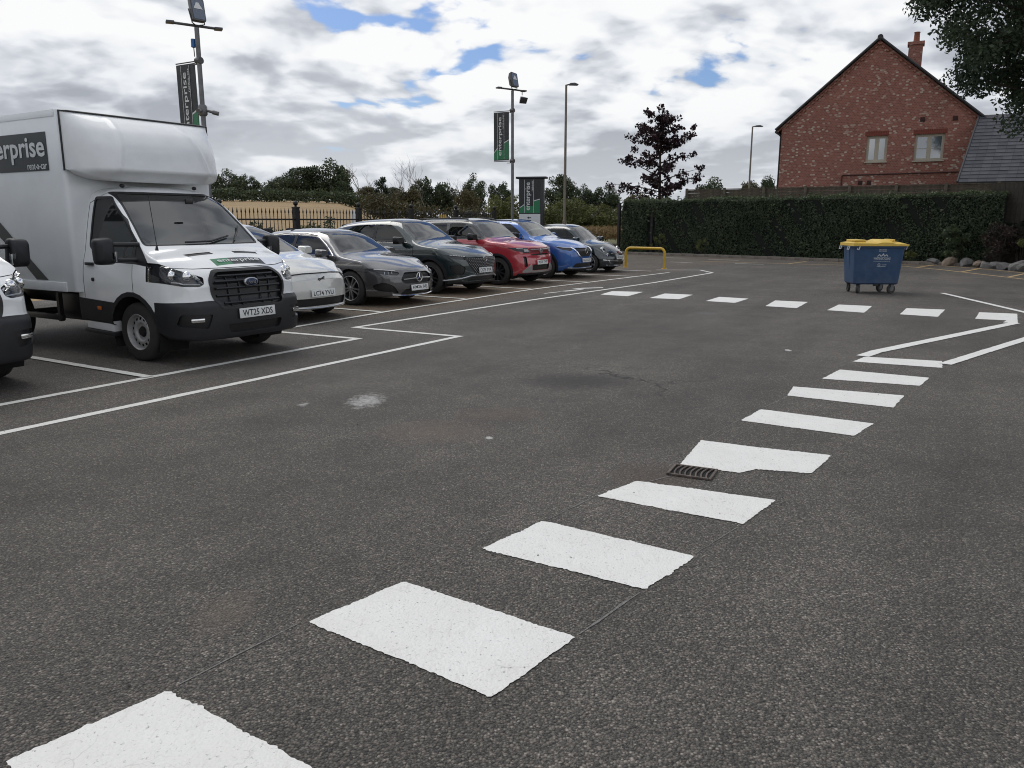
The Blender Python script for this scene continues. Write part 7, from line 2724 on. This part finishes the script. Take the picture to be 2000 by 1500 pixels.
# ---------------------------------------------------------------- purple-leaved maple
def purple_tree():
    rng = random.Random(12)
    root = thing('purple_tree', 'young purple-leaved tree standing behind the left end of the hedge', 'tree', (7.95, 44.0, 0.1))
    wood = MB()
    wood.tube([(0, 0, 0), (0.03, 0, 2.2), (-0.02, 0.02, 4.6), (0.0, 0, 7.35)], [0.11, 0.09, 0.055, 0.012], 8)
    wood.build('trunk', BARK, root, smooth=True)
    P, T = [], []
    limbs = []
    for i in range(26):
        h = 1.9 + 5.0 * (i / 26) ** 0.95
        a = i * 2.399 + rng.uniform(-0.3, 0.3)
        l = (2.35 - 0.27 * (h - 1.9)) * rng.uniform(0.7, 1.25)
        limbs.append((h, a, max(0.45, l), rng.uniform(0.25, 0.6)))
    limbs += [(3.0, math.pi * 0.98, 2.5, 0.28), (3.1, 0.05, 2.3, 0.35), (4.9, 0.05, 1.55, 0.75), (5.0, 0.0, 1.7, 0.80), (4.3, math.pi, 1.8, 0.35), (5.4, math.pi * 1.02, 1.15, 0.7)]
    for h, a, l, rise in limbs:
        pts = []
        for k in range(6):
            f = k / 5
            pts.append(Vector((math.cos(a) * l * f, math.sin(a) * l * f, h + l * rise * f - 0.12 * l * f * f)))
        MB().tube(pts, [0.035, 0.03, 0.024, 0.018, 0.012, 0.006], 5).build('limb', BARK, root)
        for k in range(1, 6):
            for _ in range(2):
                c = pts[k] + Vector((rng.gauss(0, 0.14), rng.gauss(0, 0.14), rng.gauss(0, 0.10)))
                n = 17
                q = ball_pts(n, NR, 0.5) * np.array([0.24, 0.24, 0.17]) + np.array(c)
                P.append(q)
                T.append(np.full(n, rng.uniform(0.1, 0.8)))
    for k in range(14):
        z = 5.6 + 1.9 * k / 14
        q = ball_pts(16, NR, 0.5) * 0.22 + np.array([rng.gauss(0, 0.12), rng.gauss(0, 0.12), z])
        P.append(q)
        T.append(np.full(16, rng.uniform(0.2, 0.8)))
    P, T = np.vstack(P), np.concatenate(T)
    link('crown', leaves_mesh('crown', P, 0.17, LEAF['P'], np.tile([0, 0, -0.2], (len(P), 1)), 1.0, 0.75, NR, T), root)


purple_tree()


# ---------------------------------------------------------------- big tree overhanging from the right
def big_tree():
    rng = np.random.default_rng(44)
    root = thing('overhanging_tree', 'large dark tree overhanging the house from the top right corner', 'tree', (19.6, 27.0, 0.0))
    C = np.array([0.25, 0.0, 10.05])
    RAD = np.array([6.9, 5.2, 5.9])
    MB().tube([(0.0, 0, -0.1), (0.05, 0, 2.5), (-0.1, 0, 5.5), (-0.3, 0.1, 9), (-0.2, 0, 13)], [0.42, 0.33, 0.26, 0.16, 0.05], 12).build('trunk', BARK, root, smooth=True)
    cl = []
    while len(cl) < 520:
        d = ball_pts(1, rng, 0.30)[0]
        c = C + d * RAD
        if c[2] < 4.1 or c[2] > 12.0 or c[0] > 0.5:
            continue
        cl.append((c, rng.uniform(0.42, 0.82)))
    P, T = crown_points(cl, 360, rng)
    # drooping sprays along the lower left edge
    link('crown', leaves_mesh('crown', P, 0.165, LEAF['T'], np.tile([0, 0, 0.3], (len(P), 1)), 1.0, 0.5, rng, T), root)
    for i, (c, r) in enumerate(cl[:46]):
        p0 = Vector((-0.1, 0, 4.0 + (i % 9) * 0.8))
        c = Vector(c)
        mid = p0.lerp(c, 0.5) + Vector((0, 0, 0.5))
        MB().tube([p0, mid, c], [0.11, 0.06, 0.015], 6).build('limb', BARK, root)


big_tree()

# loose chippings and leaf litter on the tarmac
n = 700
lx, ly = rg.uniform(-6, 9, n), rg.uniform(2.2, 16, n)
lp = np.stack([lx, ly, np.full(n, 0.006)], 1)
tag(link('loose_grit', leaves_mesh('loose_grit', lp, 0.013, mat('grit_dark', (0.016, 0.015, 0.014), 0.9), np.tile([0, 0, 1.0], (n, 1)), 0.25, 0.8, rg)), 'dark loose grit scattered on the tarmac', 'grit', kind='stuff')
